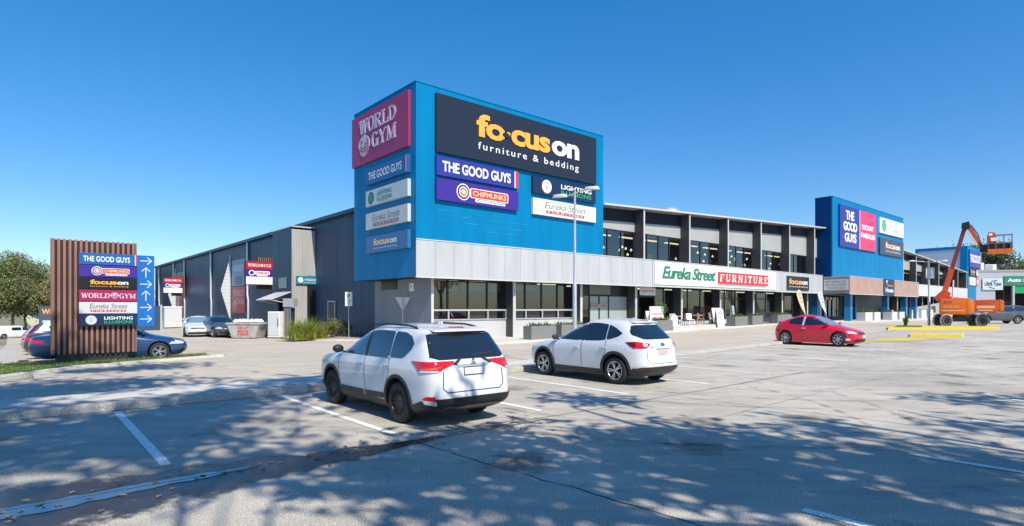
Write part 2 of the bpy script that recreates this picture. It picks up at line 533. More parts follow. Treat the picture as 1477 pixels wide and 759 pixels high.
# ------------------------------------------------------------------ ground sheets that follow the slope
def fall_of(v):                          # beyond the pylon the ground at the left falls away
    return -.04 * min(max(0, v - 2), 66)
def sheet(name, pts_uv, z, mat, thick=0, kind='structure', fall=False):
    bm = bmesh.new()
    bm.faces.new([bm.verts.new((p[0], p[1], 0)) for p in pts_uv])
    for co, no in (((4, 0, 0), (1, 0, 0)), ((36, 0, 0), (1, 0, 0))) + ((((0, 2, 0), (0, 1, 0)), ((0, 68, 0), (0, 1, 0))) if fall else ()):
        bmesh.ops.bisect_plane(bm, geom=bm.verts[:] + bm.edges[:] + bm.faces[:], plane_co=co, plane_no=no)
    topv = set()
    if thick:
        top = bm.faces[:]
        bmesh.ops.extrude_face_region(bm, geom=top)
        topv = {v for f in top for v in f.verts}
    for v in bm.verts:
        u_, v_ = v.co.x, v.co.y
        v.co = W(u_, v_, (z if v not in topv else z - thick) + G(u_) + (fall_of(v_) if fall else 0))
    bmesh.ops.recalc_face_normals(bm, faces=bm.faces)
    if thick:
        if not fall:
            bmesh.ops.bevel(bm, geom=[e for e in bm.edges if len(e.link_faces) == 2 and e.calc_face_angle(0) > 1.2 and all(v.co.z > G(uv(v.co.x, v.co.y)[0]) + z - .01 for v in e.verts)],
                            offset=min(.03, thick * .3), segments=2, affect='EDGES')
    elif sum(f.normal.z for f in bm.faces) < 0: bmesh.ops.reverse_faces(bm, faces=bm.faces)
    me = bpy.data.meshes.new(name)
    bm.to_mesh(me)
    bm.free()
    o = link(name, me, mat)
    if kind: o['kind'] = kind
    return o
def rect(u0, u1, v0, v1):
    return [(u0, v0), (u1, v0), (u1, v1), (u0, v1)]
def puv(px, py, z=0):
    p = gp(px, py, z)
    return uv(p.x, p.y)

# ------------------------------------------------------------------ lettering
def font_mesh(txt, bold=.0, shear=0., space=1.):
    cu = bpy.data.curves.new('lettering', 'FONT')
    cu.body = txt
    cu.offset = bold
    cu.shear = shear
    cu.space_character = space
    cu.resolution_u = 3
    o = bpy.data.objects.new('lettering', cu)
    C.objects.link(o)
    bpy.context.view_layer.update()
    me = bpy.data.meshes.new_from_object(o.evaluated_get(bpy.context.evaluated_depsgraph_get()))
    bpy.data.objects.remove(o)
    bpy.data.curves.remove(cu)
    vs = [(v.co.x, v.co.y, 0) for v in me.vertices]
    fs = [list(p.vertices) for p in me.polygons]
    bpy.data.meshes.remove(me)
    return vs, fs
def ring(cx, cy, rx, ry, t, a0=0, a1=360, n=20, ty=None):
    vs, fs = [], []
    ty = t if ty is None else ty
    for i in range(n + 1):
        a = math.radians(a0 + (a1 - a0) * i / n)
        c, s = math.cos(a), math.sin(a)
        vs += [(cx + rx * c, cy + ry * s, 0), (cx + (rx - t) * c, cy + (ry - ty) * s, 0)]
    for i in range(n): fs.append((2 * i, 2 * i + 2, 2 * i + 3, 2 * i + 1))
    return vs, fs
def disc(cx, cy, rx, ry=None, n=28):
    ry = ry or rx
    return [(cx + rx * math.cos(2 * PI * i / n), cy + ry * math.sin(2 * PI * i / n), 0) for i in range(n)], [tuple(range(n))]
def stroke(x0, y0, x1, y1, t):
    d = Vector((x1 - x0, y1 - y0))
    p = Vector((-d.y, d.x)).normalized() * t / 2
    return [(x0 + p.x, y0 + p.y, 0), (x0 - p.x, y0 - p.y, 0), (x1 - p.x, y1 - p.y, 0), (x1 + p.x, y1 + p.y, 0)], [(0, 1, 2, 3)]
def rrect(x0, x1, y0, y1, r, n=5):
    pts = []
    for cx, cy, a in ((x1 - r, y1 - r, 0), (x0 + r, y1 - r, 90), (x0 + r, y0 + r, 180), (x1 - r, y0 + r, 270)):
        for i in range(n + 1):
            t = math.radians(a + 90 * i / n)
            pts.append((cx + r * math.cos(t), cy + r * math.sin(t), 0))
    return pts, [tuple(range(len(pts)))]
def merge(parts, step=.0012):
    vs, fs = [], []
    for i, (v, f) in enumerate(parts):
        k = len(vs)
        vs += [(p[0], p[1], (p[2] if len(p) > 2 else 0) + step * (i % 7)) for p in v]
        fs += [[j + k for j in q] for q in f]
    return vs, fs
TH, TN = .23, .11
SERIF = {   # width, thick and thin strokes, rings, serif bars (centre x, y, width)
 'W': (1.25, [(.12, 1, .38, 0, TH), (.38, 0, .62, .95, TN), (.6, 1, .86, 0, TH), (.86, 0, 1.13, 1, TN)], [], [(.12, .95, .38), (.6, .95, .34), (1.12, .95, .32)]),
 'O': (1.0, [], [(.5, .5, .5, .53, .24, 0, 360, .1)], []),
 'R': (1.05, [(.2, 0, .2, 1, TH), (.5, .5, .85, .02, TH)], [(.45, .74, .45, .27, .22, -90, 90, .1)], [(.2, .95, .42), (.2, .05, .44), (.88, .05, .3), (.36, .95, .3), (.36, .52, .3)]),
 'L': (.9, [(.2, 0, .2, 1, TH), (.84, 0, .84, .36, TN), (.2, .06, .86, .06, .12)], [], [(.2, .95, .44), (.2, .05, .4)]),
 'D': (1.05, [(.2, 0, .2, 1, TH)], [(.38, .5, .62, .5, .24, -90, 90, .1)], [(.2, .95, .42), (.2, .05, .42)]),
 'G': (1.05, [(.86, 0, .86, .46, TH)], [(.5, .5, .5, .53, .24, 35, 330, .1)], [(.82, .45, .4)]),
 'Y': (1.05, [(.52, 0, .52, .5, TH), (.15, 1, .52, .45, TH), (.92, 1, .56, .45, TN)], [], [(.16, .95, .38), (.9, .95, .32), (.52, .05, .42)]),
 'M': (1.35, [(.2, 0, .2, 1, TN), (.22, 1, .66, .05, TH), (.66, .05, 1.1, 1, TN), (1.13, 0, 1.13, 1, TH)], [], [(.16, .95, .32), (.2, .05, .36), (1.16, .95, .34), (1.13, .05, .42)]),
 'F': (.88, [(.2, 0, .2, 1, TH), (.2, .94, .8, .94, .12), (.2, .5, .62, .5, .1), (.78, .7, .78, 1, TN)], [], [(.2, .95, .4), (.2, .05, .44)]),
 'U': (1.05, [(.2, .35, .2, 1, TH), (.86, .35, .86, 1, TN)], [(.53, .4, .44, .42, .2, 180, 360, .11)], [(.2, .95, .42), (.86, .95, .36)]),
 'N': (1.15, [(.18, 0, .18, 1, TN), (.2, 1, .94, 0, TH), (.95, 0, .95, 1, TN)], [], [(.15, .95, .32), (.18, .05, .34), (.95, .95, .36)]),
 'I': (.5, [(.25, 0, .25, 1, TH)], [], [(.25, .95, .44), (.25, .05, .44)]),
 'T': (.95, [(.48, 0, .48, 1, TH), (.05, .94, .9, .94, .12), (.08, .7, .08, 1, TN), (.87, .7, .87, 1, TN)], [], [(.48, .05, .46)]),
 'E': (.95, [(.2, 0, .2, 1, TH), (.2, .94, .82, .94, .12), (.2, .5, .64, .5, .1), (.2, .06, .86, .06, .12), (.8, .7, .8, 1, TN), (.84, 0, .84, .3, TN)], [], [(.2, .95, .4), (.2, .05, .4)]),
 'S': (.9, [(.78, .66, .78, .98, TN), (.12, .02, .12, .34, TN)], [(.44, .74, .38, .28, .17, 20, 262, .1), (.46, .27, .40, .29, .17, -160, 85, .1)], []),
 ' ': (.45, [], [], [])}
def serif_mesh(txt, gap=.08, shear=0.):
    parts, x = [], 0
    for ch in txt:
        w, st, rg, sf = SERIF[ch]
        for a, b, c, d, t in st: parts.append(stroke(x + a, b, x + c, d, t))
        for a, b, rx, ry, t, a0, a1, ty in rg: parts.append(ring(x + a, b, rx, ry, t, a0, a1, 18, ty))
        for a, b, sw in sf: parts.append(stroke(x + a - sw / 2, b, x + a + sw / 2, b, .1))
        x += w + gap
    v, f = merge(parts, .0008)
    return [(p[0] + shear * p[1], p[1], p[2]) for p in v], f
def fit(mesh, x0, z0, w, h, keep=False):
    """scale a flat x,y lettering mesh into the box x0..x0+w, z0..z0+h"""
    vs, fs = mesh
    xs = [p[0] for p in vs]
    ys = [p[1] for p in vs]
    sx, sy = w / max(max(xs) - min(xs), 1e-6), h / max(max(ys) - min(ys), 1e-6)
    ox = oz = 0
    if keep:
        s = min(sx, sy)
        ox, oz = (w - s * (max(xs) - min(xs))) / 2, (h - s * (max(ys) - min(ys))) / 2
        sx = sy = s
    return [(x0 + ox + (p[0] - min(xs)) * sx, z0 + oz + (p[1] - min(ys)) * sy, p[2]) for p in vs], fs
def put(mesh, name, mat, parent, y, thick=.0):
    """flat mesh (x, z in its first two numbers) set on the plane y of its parent, facing -y"""
    vs, fs = mesh
    me = bpy.data.meshes.new(name)
    v2 = [(p[0], y - p[2], p[1]) for p in vs]
    if thick:
        bm = bmesh.new()
        bv = [bm.verts.new(p) for p in v2]
        for f in fs:
            try: bm.faces.new([bv[i] for i in f])
            except ValueError: pass
        r = bmesh.ops.extrude_face_region(bm, geom=bm.faces[:])
        for e in r['geom']:
            if isinstance(e, bmesh.types.BMVert): e.co.y -= thick
        bmesh.ops.recalc_face_normals(bm, faces=bm.faces)
        bm.to_mesh(me)
        bm.free()
    else:
        me.from_pydata(v2, [], fs)
        bm = bmesh.new()
        bm.from_mesh(me)
        for f in bm.faces:
            if f.normal.y > 0: f.normal_flip()
        bm.to_mesh(me)
        bm.free()
    return link(name, me, mat, parent)
def sign(name, label, loc, rz, w, h, d, face, items, side=None, cat='sign', group=None, rim=.0):
    """board whose face looks along local -y; items: lettering and emblems on it"""
    mb = MB()
    mb.box(0, w, -d, 0, 0, h)
    o = mb.build(name, [face, side or face], None, bevel=min(.012, d * .2), loc=loc, rz=rz)
    if side:
        for p in o.data.polygons:
            if p.normal.y > -.7: p.material_index = 1
    setp(o, label, cat, group)
    lay = {}
    for it in items:
        nm, mat, mesh, yy = it[0], it[1], it[2], (it[3] if len(it) > 3 else 0)
        put(mesh, nm, mat, o, -d - .006 - .007 * yy, it[4] if len(it) > 4 else 0)
    return o
T = font_mesh
# reusable faces of the tenants' boards, drawn in a box w x h
def b_goodguys(w, h, s=.86, mat='s_white', bar=True):
    r = [('lettering', mat, fit(T('THE GOOD GUYS', .018, 0, 1), w * .07, h * .26, w * .8, h * .48))]
    if bar:
        r += [('stripe', 's_lilac', rrect(w * .955, w * .975, h * .02, h * .98, .002)), ('stripe', 's_red', rrect(w * .976, w * .998, h * .02, h * .98, .002))]
    return r
def b_chip(w, h):
    cx, cy, r = w * .30, h * .53, h * .36
    return [('roundel', 's_white', disc(cx, cy, r * 1.1)), ('roundel', 's_violet', disc(cx, cy, r * .95), 1), ('roundel', 's_peach', disc(cx, cy, r * .72), 2),
            ('ring', 's_violet', ring(cx, cy, r * .5, r * .5, r * .12), 3),
            ('outline', 's_white', rrect(w * .38, w * .86, h * .30, h * .78, h * .1), 1), ('band', 's_red', rrect(w * .39, w * .85, h * .34, h * .74, h * .08), 2),
            ('lettering', 's_peach', fit(T('CHIPMUNKS', .02), w * .41, h * .41, w * .42, h * .26), 3),
            ('band', 's_white', rrect(w * .44, w * .82, h * .13, h * .27, h * .05), 1),
            ('lettering', 's_violet', fit(T('PLAYLAND & CAFE', .005), w * .46, h * .16, w * .34, h * .08), 2)]
def b_focus(w, h, a='s_orange', b='s_white', sub='s_white', x0=.13, x1=.87, thick=0):
    ww = w * (x1 - x0)
    return [('lettering', a, fit(T('focus', .03, 0, .95), w * x0, h * .42, ww * .69, h * .40), 0, thick),
            ('lettering', b, fit(T('on', .03, 0, .95), w * x0 + ww * .70, h * .42, ww * .30, h * .26), 0, thick),
            ('lettering', sub, fit(T('furniture & bedding', .004, 0, 1.25), w * x0, h * .16, ww, h * .16), 0, thick * .5)]
def b_eureka(w, h, c='s_green', r='s_red'):
    return [('lettering', c, fit(T('Eureka Street', -.004, .28, .92), w * .17, h * .44, w * .66, h * .42)),
            ('band', r, rrect(w * .19, w * .80, h * .14, h * .34, .004)), ('lettering', 's_white', fit(serif_mesh('FURNITURE', .35, .1), w * .21, h * .17, w * .57, h * .14), 1)]
def b_light(w, h, disc_m='s_white', t1='s_white', t2='s_lime', bulb='s_ink'):
    cx, cy, r = w * .2, h * .5, min(h * .4, w * .2)
    return [('bulb_disc', disc_m, disc(cx, cy, r)), ('bulb', bulb, merge([ring(cx, cy + r * .15, r * .36, r * .4, r * .06), stroke(cx - r * .14, cy - r * .4, cx + r * .14, cy - r * .4, r * .1),
             stroke(cx - r * .1, cy - r * .55, cx + r * .1, cy - r * .55, r * .08), stroke(cx - r * .12, cy - r * .2, cx - r * .08, cy + r * .15, r * .04), stroke(cx + r * .12, cy - r * .2, cx + r * .08, cy + r * .15, r * .04)]), 1),
            ('lettering', t1, fit(T('LIGHTING', .02), w * .42, h * .52, w * .5, h * .28)), ('lettering', t2, fit(T('ILLUSIONS', .015), w * .42, h * .18, w * .5, h * .26))]
def globe(cx, cy, r, t):
    p = [ring(cx, cy, r, r, t), ring(cx, cy, r * .5, r, t * .7), ring(cx, cy, r, r * .35, t * .6), stroke(cx - r * .95, cy, cx + r * .95, cy, t * .6), stroke(cx, cy - r, cx, cy + r, t * .6)]
    # the broad shoulders and head above the globe, as a plain emblem
    p += [disc(cx + r * .05, cy + r * .75, r * .42), ring(cx - r * .1, cy + r * .1, r * 1.12, r * .95, r * .28, 70, 190), ring(cx + r * .1, cy + r * .1, r * 1.1, r * .95, r * .24, -20, 80), disc(cx - r * .25, cy + r * .2, r * .35, r * .28)]
    return merge(p, .001)
# ================================================================== GROUND
sheet('ground', rect(-12.3, 900, -500, 900), -.04, 'soil')
sheet('ground', rect(-700, -12.302, -500, 2), -.04, 'soil')
sheet('lower_ground', rect(-700, -12.302, 2.002, 900), -.04, 'soil', fall=True)
sheet('lower_road', rect(-16.6, -12.302, 2.002, 110), .012, 'road', fall=True)
sheet('retaining_edge', rect(-12.302, -12.1, 2, 95), .10, 'kerb', 3.2)
sheet('parking_lot', rect(-60, 170, -70, -12.9), 0, 'lot')
sheet('road', [(-15.6, -12.9), (170, -12.9), (170, 60), (100, 60), (100, 1.2), (1.3, 1.2), (1.3, 95), (-12.1, 95), (-12.1, 2.0), (-15.6, 2.0)], .012, 'road')
sheet('access_road', [(-60, -12.9), (-15.6, -12.9), (-15.6, -5.6), (-60, -9)], .012, 'road')
# the kerb with its strip of footpath between the bays and the road
sheet('kerb', [(-60, -13.05), (15.0, -13.05), (15.8, -12.95), (16.2, -12.7), (15.6, -12.45), (14.8, -12.35), (-60, -12.35)], .15, 'kerb', .2)
sheet('median_path', [(-60, -12.348), (4.5, -12.348), (3.5, -11.2), (-9, -11.0), (-60, -10.6)], .125, 'path', .15)
sheet('footpath', [(1.0, -1.2), (1.6, -2.0), (2.6, -2.3), (51, -2.3), (53, -4.6), (80, -4.6), (82, -2.3), (122, -2.3), (122, 1.7), (1.0, 1.7)], .13, 'path', .3)
sheet('garden_bed', [(-3.3, 9.3), (-1.2, 7.0), (1.38, 5.2), (1.38, 16.5), (-2.6, 15.6)], .12, 'dust', .2)
sheet('apron', [(-3.6, 8.9), (-1.3, 6.6), (1.0, 4.6), (1.0, 1.7), (1.38, 1.7), (1.38, 5.2), (-1.2, 7.0), (-3.3, 9.3)], .10, 'path', .2)
sheet('grass_verge', [(-30, -13), (-17.2, -6.0), (-16.31, -4.8), (-14.49, -2.75), (-11.74, -1.66), (-10.0, -1.0), (-10.6, -.45), (-14.5, -.5), (-16.2, -.6), (-22, -2), (-34, -6)], .11, 'grass', .2)
sheet('verge_kerb', [(-30, -13.3), (-17.2, -6.3), (-16.25, -5.1), (-14.4, -3.02), (-11.7, -1.9), (-9.6, -1.15), (-9.4, -.8), (-10.0, -1.0), (-11.74, -1.66), (-14.49, -2.75), (-16.31, -4.8), (-17.2, -6.0), (-30, -13)], .10, 'path', .2)
sheet('side_kerb', rect(-16.6, -15.9, -.3, 62), .13, 'kerb', .2, fall=True)
sheet('side_path', rect(-17.6, -16.602, 5, 62), .09, 'dust', .2, fall=True)
sheet('lawn', [(-17.6, 9), (-17.6, 80), (-70, 80), (-70, 2), (-30, 4)], .05, 'grass', fall=True)
def tyre_mat():
    m = pm('tyre_mark', (.05, .05, .05), .8, .2, 6); n, l = m.node_tree.nodes, m.node_tree.links
    tc = n.new('ShaderNodeTexCoord'); nz = n.new('ShaderNodeTexNoise'); nz.inputs['Scale'].default_value = 2.2; nz.inputs['Detail'].default_value = 8; l.new(tc.outputs['Object'], nz.inputs['Vector'])
    r = n.new('ShaderNodeMapRange'); r.inputs[1].default_value = .42; r.inputs[2].default_value = .7; r.inputs[3].default_value = 0; r.inputs[4].default_value = .34; l.new(nz.outputs['Fac'], r.inputs[0])
    tr = n.new('ShaderNodeBsdfTransparent'); mx = n.new('ShaderNodeMixShader'); l.new(r.outputs[0], mx.inputs[0]); l.new(tr.outputs[0], mx.inputs[1]); l.new(n['Principled BSDF'].outputs[0], mx.inputs[2]); l.new(mx.outputs[0], n['Material Output'].inputs[0])
    return m
tyre_m = tyre_mat()
# tar joints of the slabs
random.seed(3)
def joint(u0, v0, u1, v1, w=.022, n=40, wob=.03, mat='joint', name='slab_joint'):
    a, b = Vector((u0, v0)), Vector((u1, v1))
    d = (b - a).normalized()
    p = Vector((-d.y, d.x))
    L, R = [], []
    o = 0
    for i in range(n + 1):
        o = .7 * o + random.uniform(-wob, wob)
        c = a.lerp(b, i / n) + p * o
        ww = w * random.uniform(.4, 1.25)
        L.append(tuple(c + p * ww / 2)); R.append(tuple(c - p * ww / 2))
    bm = bmesh.new()
    vl = [bm.verts.new(W(x, y, G(x) + .004)) for x, y in L]
    vr = [bm.verts.new(W(x, y, G(x) + .004)) for x, y in R]
    for i in range(n): bm.faces.new((vr[i], vr[i + 1], vl[i + 1], vl[i]))
    me = bpy.data.meshes.new(name)
    bm.to_mesh(me); bm.free()
    link(name, me, mat)['kind'] = 'structure'
joint(-30, -13.068, 16, -13.062, .045, 160, .006, 'joint', 'kerb_gap')
joint(-18, -19.02, 2.5, -18.75, .03)
joint(-11.6, -18.95, -11.3, -26, .022)
joint(-4.9, -18.9, -4.6, -27, .018)
joint(-7, -20.9, 8, -20.7, .012)
joint(-2, -18.9, 40, -18.6, .012)
# white bay lines: one row ends at the kerb, the other lies opposite
def line(u0, v0, u1, v1, w=.125, mat='line', name='parking_line'):
    a, b = Vector((u0, v0)), Vector((u1, v1))
    p = (b - a).normalized()
    p = Vector((-p.y, p.x)) * w / 2
    sheet(name, [tuple(a + p), tuple(a - p), tuple(b - p), tuple(b + p)], .008, mat)
for k, u in enumerate([-26.7, -23.7, -20.65, -17.6, -14.57, -11.54, -8.4, -5.42, -2.45, .95, 4.0, 6.9, 9.9, 12.8]):
    line(u, -13.25 if k != 5 else -13.35, u - .05, -18.35 + .25 * (k % 3 == 1))
for u in (-13.4, -10.28, -6.98, -3.45, .1, 3.2, 6.3, 9.4, 12.5, 15.6):
    line(u, -23.95, u + .03, -29.2)
for a, b in (((1010, 487.5), (1085, 480)), ((1042, 487), (1118, 480.2)), ((1078, 488), (1122, 483.6)), ((1000, 486), (1062, 480.3))):
    p, q = puv(*a), puv(*b)
    line(*p, *q, .42, 'line', 'crossing_stripe')
p, q = puv(978, 492), puv(1046, 485); line(*p, *q, .14)
p, q = puv(390, 516.5), puv(445, 522); line(*p, *q, .18)
p, q = puv(285, 538), puv(330, 541); line(*p, *q, .12)
for a, b in (((1268, 487), (1330, 486.5)), ((1255, 496), (1312, 495.3)), ((1215, 505), (1290, 505))):
    p, q = puv(*a), puv(*b); line(*p, *q, .13)
sheet('yellow_hatching', [puv(1216, 491.6), puv(1296, 488.4), puv(1362, 489.6), puv(1308, 492.6)], .016, 'yellow')
# wet gutter, with the water still standing in it
def wob(pts, amp, n=9, seed=1):
    random.seed(seed)
    r = []
    for i, p in enumerate(pts):
        q = pts[(i + 1) % len(pts)]
        for k in range(n):
            t = k / n
            r.append((p[0] + (q[0] - p[0]) * t + random.uniform(-amp, amp), p[1] + (q[1] - p[1]) * t + random.uniform(-amp, amp)))
    return r
sheet('wet_gutter', rect(-24, -8.9, -20.6, -17.5), .0055, 'wet')
sheet('puddle', wob([(-22, -19.40), (-16, -19.27), (-14.8, -19.08), (-13.7, -18.90), (-14.4, -18.82), (-15.3, -18.84), (-16.2, -18.9), (-22, -18.92)], .034, 9, 5), .010, 'water')
random.seed(14)
for k in range(26):     # oil drips where engines stand, scattered spots in the lanes
    if k < 14: u, v, s_ = -16.1 + 3.04 * k + random.uniform(-.3, .3), random.uniform(-16.4, -14.6), random.uniform(.5, 1.0)
    else: u, v, s_ = random.uniform(-12, 22), random.uniform(-24, -19.6), random.uniform(.3, .9)
    mb = MB(); mb.quad(*[(math.cos(2 * PI * i / 16) * s_ * 1.1, math.sin(2 * PI * i / 16) * s_ * 1.1, 0) for i in range(16)])
    q = mb.build('oil_stain', 'oil', None, loc=WG(u, v, .0035 + .0001 * k)); q['kind'] = 'structure'
for k in range(9):      # tyre marks sweeping into the bays
    u = -9.5 + 4.2 * k; sh = random.choice((-1, 1)) * random.uniform(2.5, 5)
    for t in (-.75, .75):
        pts = [(u + t + sh * (q / 14)**2.2, -17.5 - q * .42) for q in range(15)]
        mb = MB()
        for a, b in zip(pts[:-1], pts[1:]): mb.quad(WG(a[0] - .09, a[1], .0022), WG(a[0] + .09, a[1], .0022), WG(b[0] + .09, b[1], .0022), WG(b[0] - .09, b[1], .0022))
        mb.build('tyre_mark', tyre_m)['kind'] = 'structure'
random.seed(9)
mb = MB()
for i in range(120):     # leaf litter and grit in the gutter
    u, v = random.uniform(-16.5, -9), random.gauss(-19, .3)
    c = WG(u, v, .014); a = random.uniform(0, PI); s = random.uniform(.012, .03)
    mb.quad(c + Vector((math.cos(a) * s * 2, math.sin(a) * s * 2, 0)), c + Vector((-math.sin(a) * s, math.cos(a) * s, .006)), c - Vector((math.cos(a) * s * 2, math.sin(a) * s * 2, 0)), c + Vector((math.sin(a) * s, -math.cos(a) * s, .002)))
mb.build('leaf_litter', 'bark')['kind'] = 'stuff'
# ================================================================== THE RETAIL BUILDING
B = empty('retail_building', W(0, 0), ROT, 'long dark gabled retail warehouse with three blue towers and a white fascia', 'building')
RIDGE, APEX, SL = 59.8, 11.2, .0463
def rz_(u): return APEX - SL * abs(u - RIDGE)
U0, U1, DEEP = 1.4, 118.2, 82
def bpart(mb, name, mats, bevel=0, smooth=None, parent=None):
    return mb.build(name, mats, parent or B, bevel, smooth)
# roof with its light edge
mb = MB()
for a, b in ((U0 - .25, RIDGE), (RIDGE, U1 + .25)):
    mb.hexa([(a, .05, rz_(a)), (b, .05, rz_(b)), (b, DEEP, rz_(b)), (a, DEEP, rz_(a))], [(a, .05, rz_(a) + .16), (b, .05, rz_(b) + .16), (b, DEEP, rz_(b) + .16), (a, DEEP, rz_(a) + .16)])
rf = bpart(mb, 'roof', 'roof')
mb = MB()
for a, b in ((15.0, RIDGE), (RIDGE, 118)):
    mb.hexa([(a, -.12, rz_(a) + .02), (b, -.12, rz_(b) + .02), (b, .045, rz_(b) + .02), (a, .045, rz_(a) + .02)], [(a, -.12, rz_(a) + .14), (b, -.12, rz_(b) + .14), (b, .045, rz_(b) + .14), (a, .045, rz_(a) + .14)])
bpart(mb, 'roof_edge', 'edge', parent=rf)
mb = MB()
mb.box(U0 - .38, U0 - .255, 7.3, DEEP, rz_(U0) - .12, rz_(U0) + .12)
bpart(mb, 'gutter', 'slate', parent=rf)
# side wall: tall navy sheets between pale downpipes
for v0, v1, m in ((7.3, 21.0, 'slate'), (21.0, 25.6, 'navy'), (25.6, 33.2, 'navy'), (33.2, 46.8, 'navy'), (46.8, 67, 'slate'), (67, DEEP, 'navy')):
    mb = MB(); mb.box(U0, U0 + .2, v0 + .006, v1 - .006, -.2, rz_(U0) - .01)
    bpart(mb, 'side_wall', m)
mb = MB(); mb.box(U0 + .2, U1, DEEP - .2, DEEP - .01, -.2, 8.4); bpart(mb, 'back_wall', 'slate')
mb = MB(); mb.box(U1 - .2, U1, 9, DEEP - .3, -.2, 8.4); bpart(mb, 'side_wall', 'slate')
for v in (25.6, 33.2, 46.9, 60.5, 67.2, 78.0):
    mb = MB(); z0 = 3.0
    mb.tube([(U0 - .12, v, rz_(U0) - .15), (U0 - .12, v, z0 + .3), (U0 - .12, v - .25, z0 - .2), (U0 - .12, v - .25, 0)], .11, 8)
    bpart(mb, 'downpipe', 'alum', smooth=60)
# ground floor walls below the first tower
mb = MB(); mb.box(U0, U0 + .18, 1.55, 7.28, -.2, 3.66); bpart(mb, 'grey_wall', clad('grey_block_sheet', (.25, .27, .30), 1, .5, .5, .25, .06))
mb = MB(); mb.box(U0 - .004, U0 + .18, .74, 1.55, -.2, 3.64); bpart(mb, 'corner_pier', 'greyblock')
mb = MB(); mb.box(U0 + .002, U0 + .16, .70, .738, -.2, 3.64); bpart(mb, 'pier_edge', 'edge')
mb = MB()
for i in range(6): mb.box(U0 - .06, U0 - .01, 4.5, 6.3, 3.14 + i * .09, 3.19 + i * .09)
mb.box(U0 - .012, U0 - .003, 4.4, 6.4, 3.08, 3.72)
bpart(mb, 'vent', 'frame')
# first tower
def tower(u0, u1, v0, v1, z0, z1, zf, mat_f, mat_s):
    mb = MB(); mb.box(u0 + .01, u1 - .01, v0 + .01, v1 - .01, z1 - .3, z1 - .02)
    tw = bpart(mb, 'sign_tower', mat_f)
    nx = max(1, round((u1 - u0) / 1.25)); nz = max(1, round((z1 - zf) / 2.1))
    mb = MB(); mb.box(u0, u1, v0, v0 + .15, zf, z1); bpart(mb, 'front_cladding', mat_f, parent=tw)
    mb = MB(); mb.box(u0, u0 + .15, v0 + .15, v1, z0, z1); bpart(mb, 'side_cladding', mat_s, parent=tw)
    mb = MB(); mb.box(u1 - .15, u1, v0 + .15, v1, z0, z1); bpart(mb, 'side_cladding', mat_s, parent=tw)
    mb = MB(); mb.box(u0 + .15, u1 - .15, v1 - .15, v1 - .003, z0, z1); bpart(mb, 'back_cladding', mat_f, parent=tw)
    mb = MB()
    mb.box(u0 - .03, u1 + .03, v0 - .03, v0 + .2, z1, z1 + .06); mb.box(u0 - .03, u0 + .2, v0 + .2, v1, z1, z1 + .06); mb.box(u1 - .2, u1 + .03, v0 + .2, v1, z1, z1 + .06)
    bpart(mb, 'coping', mat_f, parent=tw)
    mb = MB()
    for i in range(1, nx): mb.box(u0 + (u1 - u0) * i / nx - .008, u0 + (u1 - u0) * i / nx + .008, v0 - .004, v0 + .01, zf, z1)
    bpart(mb, 'panel_joint', flat('joint_blue', (.004, .15, .31)), parent=tw)
    return tw
tower(0, 15, 0, 7.25, 3.64, 13.87, 5.6, 'blue', 'blue2')
random.seed(77)
mb = MB()      # pale scuffs and old fixing marks where boards once hung
for i in range(34):
    x, z = random.uniform(1.2, 7.2), random.choice((6.35, 6.7, 7.05, 7.35)) + random.gauss(0, .05); w, h = random.uniform(.1, 1.1), random.uniform(.008, .03)
    mb.quad((x, -.0045, z), (x + w, -.0045, z + random.uniform(-.03, .03)), (x + w, -.0045, z + h), (x, -.0045, z + h * .6))
for i in range(14):
    x, z, h = random.uniform(.2, 14.6), random.uniform(6, 12), random.uniform(.3, 1.2); mb.quad((x, -.0045, z), (x + .03, -.0045, z), (x + .02, -.0045, z + h), (x + .005, -.0045, z + h))
bpart(mb, 'scuff_marks', flat('scuffed_blue', (.05, .27, .46), .6))
mb = MB(); mb.box(.15, U0, .15, 7.1, 3.70, 3.78); mb.box(U0, 15, .15, .72, 3.70, 3.78); bpart(mb, 'soffit', 'char')
# white fascia: panels with open joints on a backing
def fascia(u0, u1, y0, y1, z0, z1, mat, step=1.22, name='fascia', back='char'):
    mb = MB(); n = round((u1 - u0) / step)
    for i in range(n): mb.box(u0 + (u1 - u0) * i / n + .007, u0 + (u1 - u0) * (i + 1) / n - .007, y0, y0 + .05, z0, z1)
    f = bpart(mb, name, mat)
    mb = MB(); mb.box(u0, u1, y0 + .052, y1, z0 + .01, z1 - .01); bpart(mb, 'fascia_backing', back, parent=f)
    mb = MB(); mb.box(u0, u1, y0 - .04, y0 + .1, z0 - .06, z0 - .002); mb.box(u0, u1, y0 - .03, y1, z1 + .002, z1 + .05); bpart(mb, 'fascia_trim', 'cap', parent=f)
    return f
fascia(0.003, 20.7, -.004, .7, 3.64, 5.59, 'white')
fascia(20.7, 41.0, -.03, .7, 3.66, 5.59, 'white', 20.3)
fascia(41.0, 52.3, -.004, .7, 3.64, 5.59, 'white')
fascia(77.1, 118, -.004, .7, 3.9, 5.59, 'cap', 1.5)
# second tower and its canopy
tower(52.9, 77.6, -.8, 1.05, 5.6, 14.4, 5.5, 'blue', clad('shaded_blue_side', (.0, .04, .16), 1, .3, .42, .1, .05))  # side sheets: the same blue with its shade painted in
fascia(52.4, 77.1, -2.73, .1, 3.55, 5.42, 'pink', 2.5, 'canopy')
mb = MB(); mb.box(52.37, 52.42, -2.70, .0, 3.56, 5.42); bpart(mb, 'canopy_end', 'taupe')
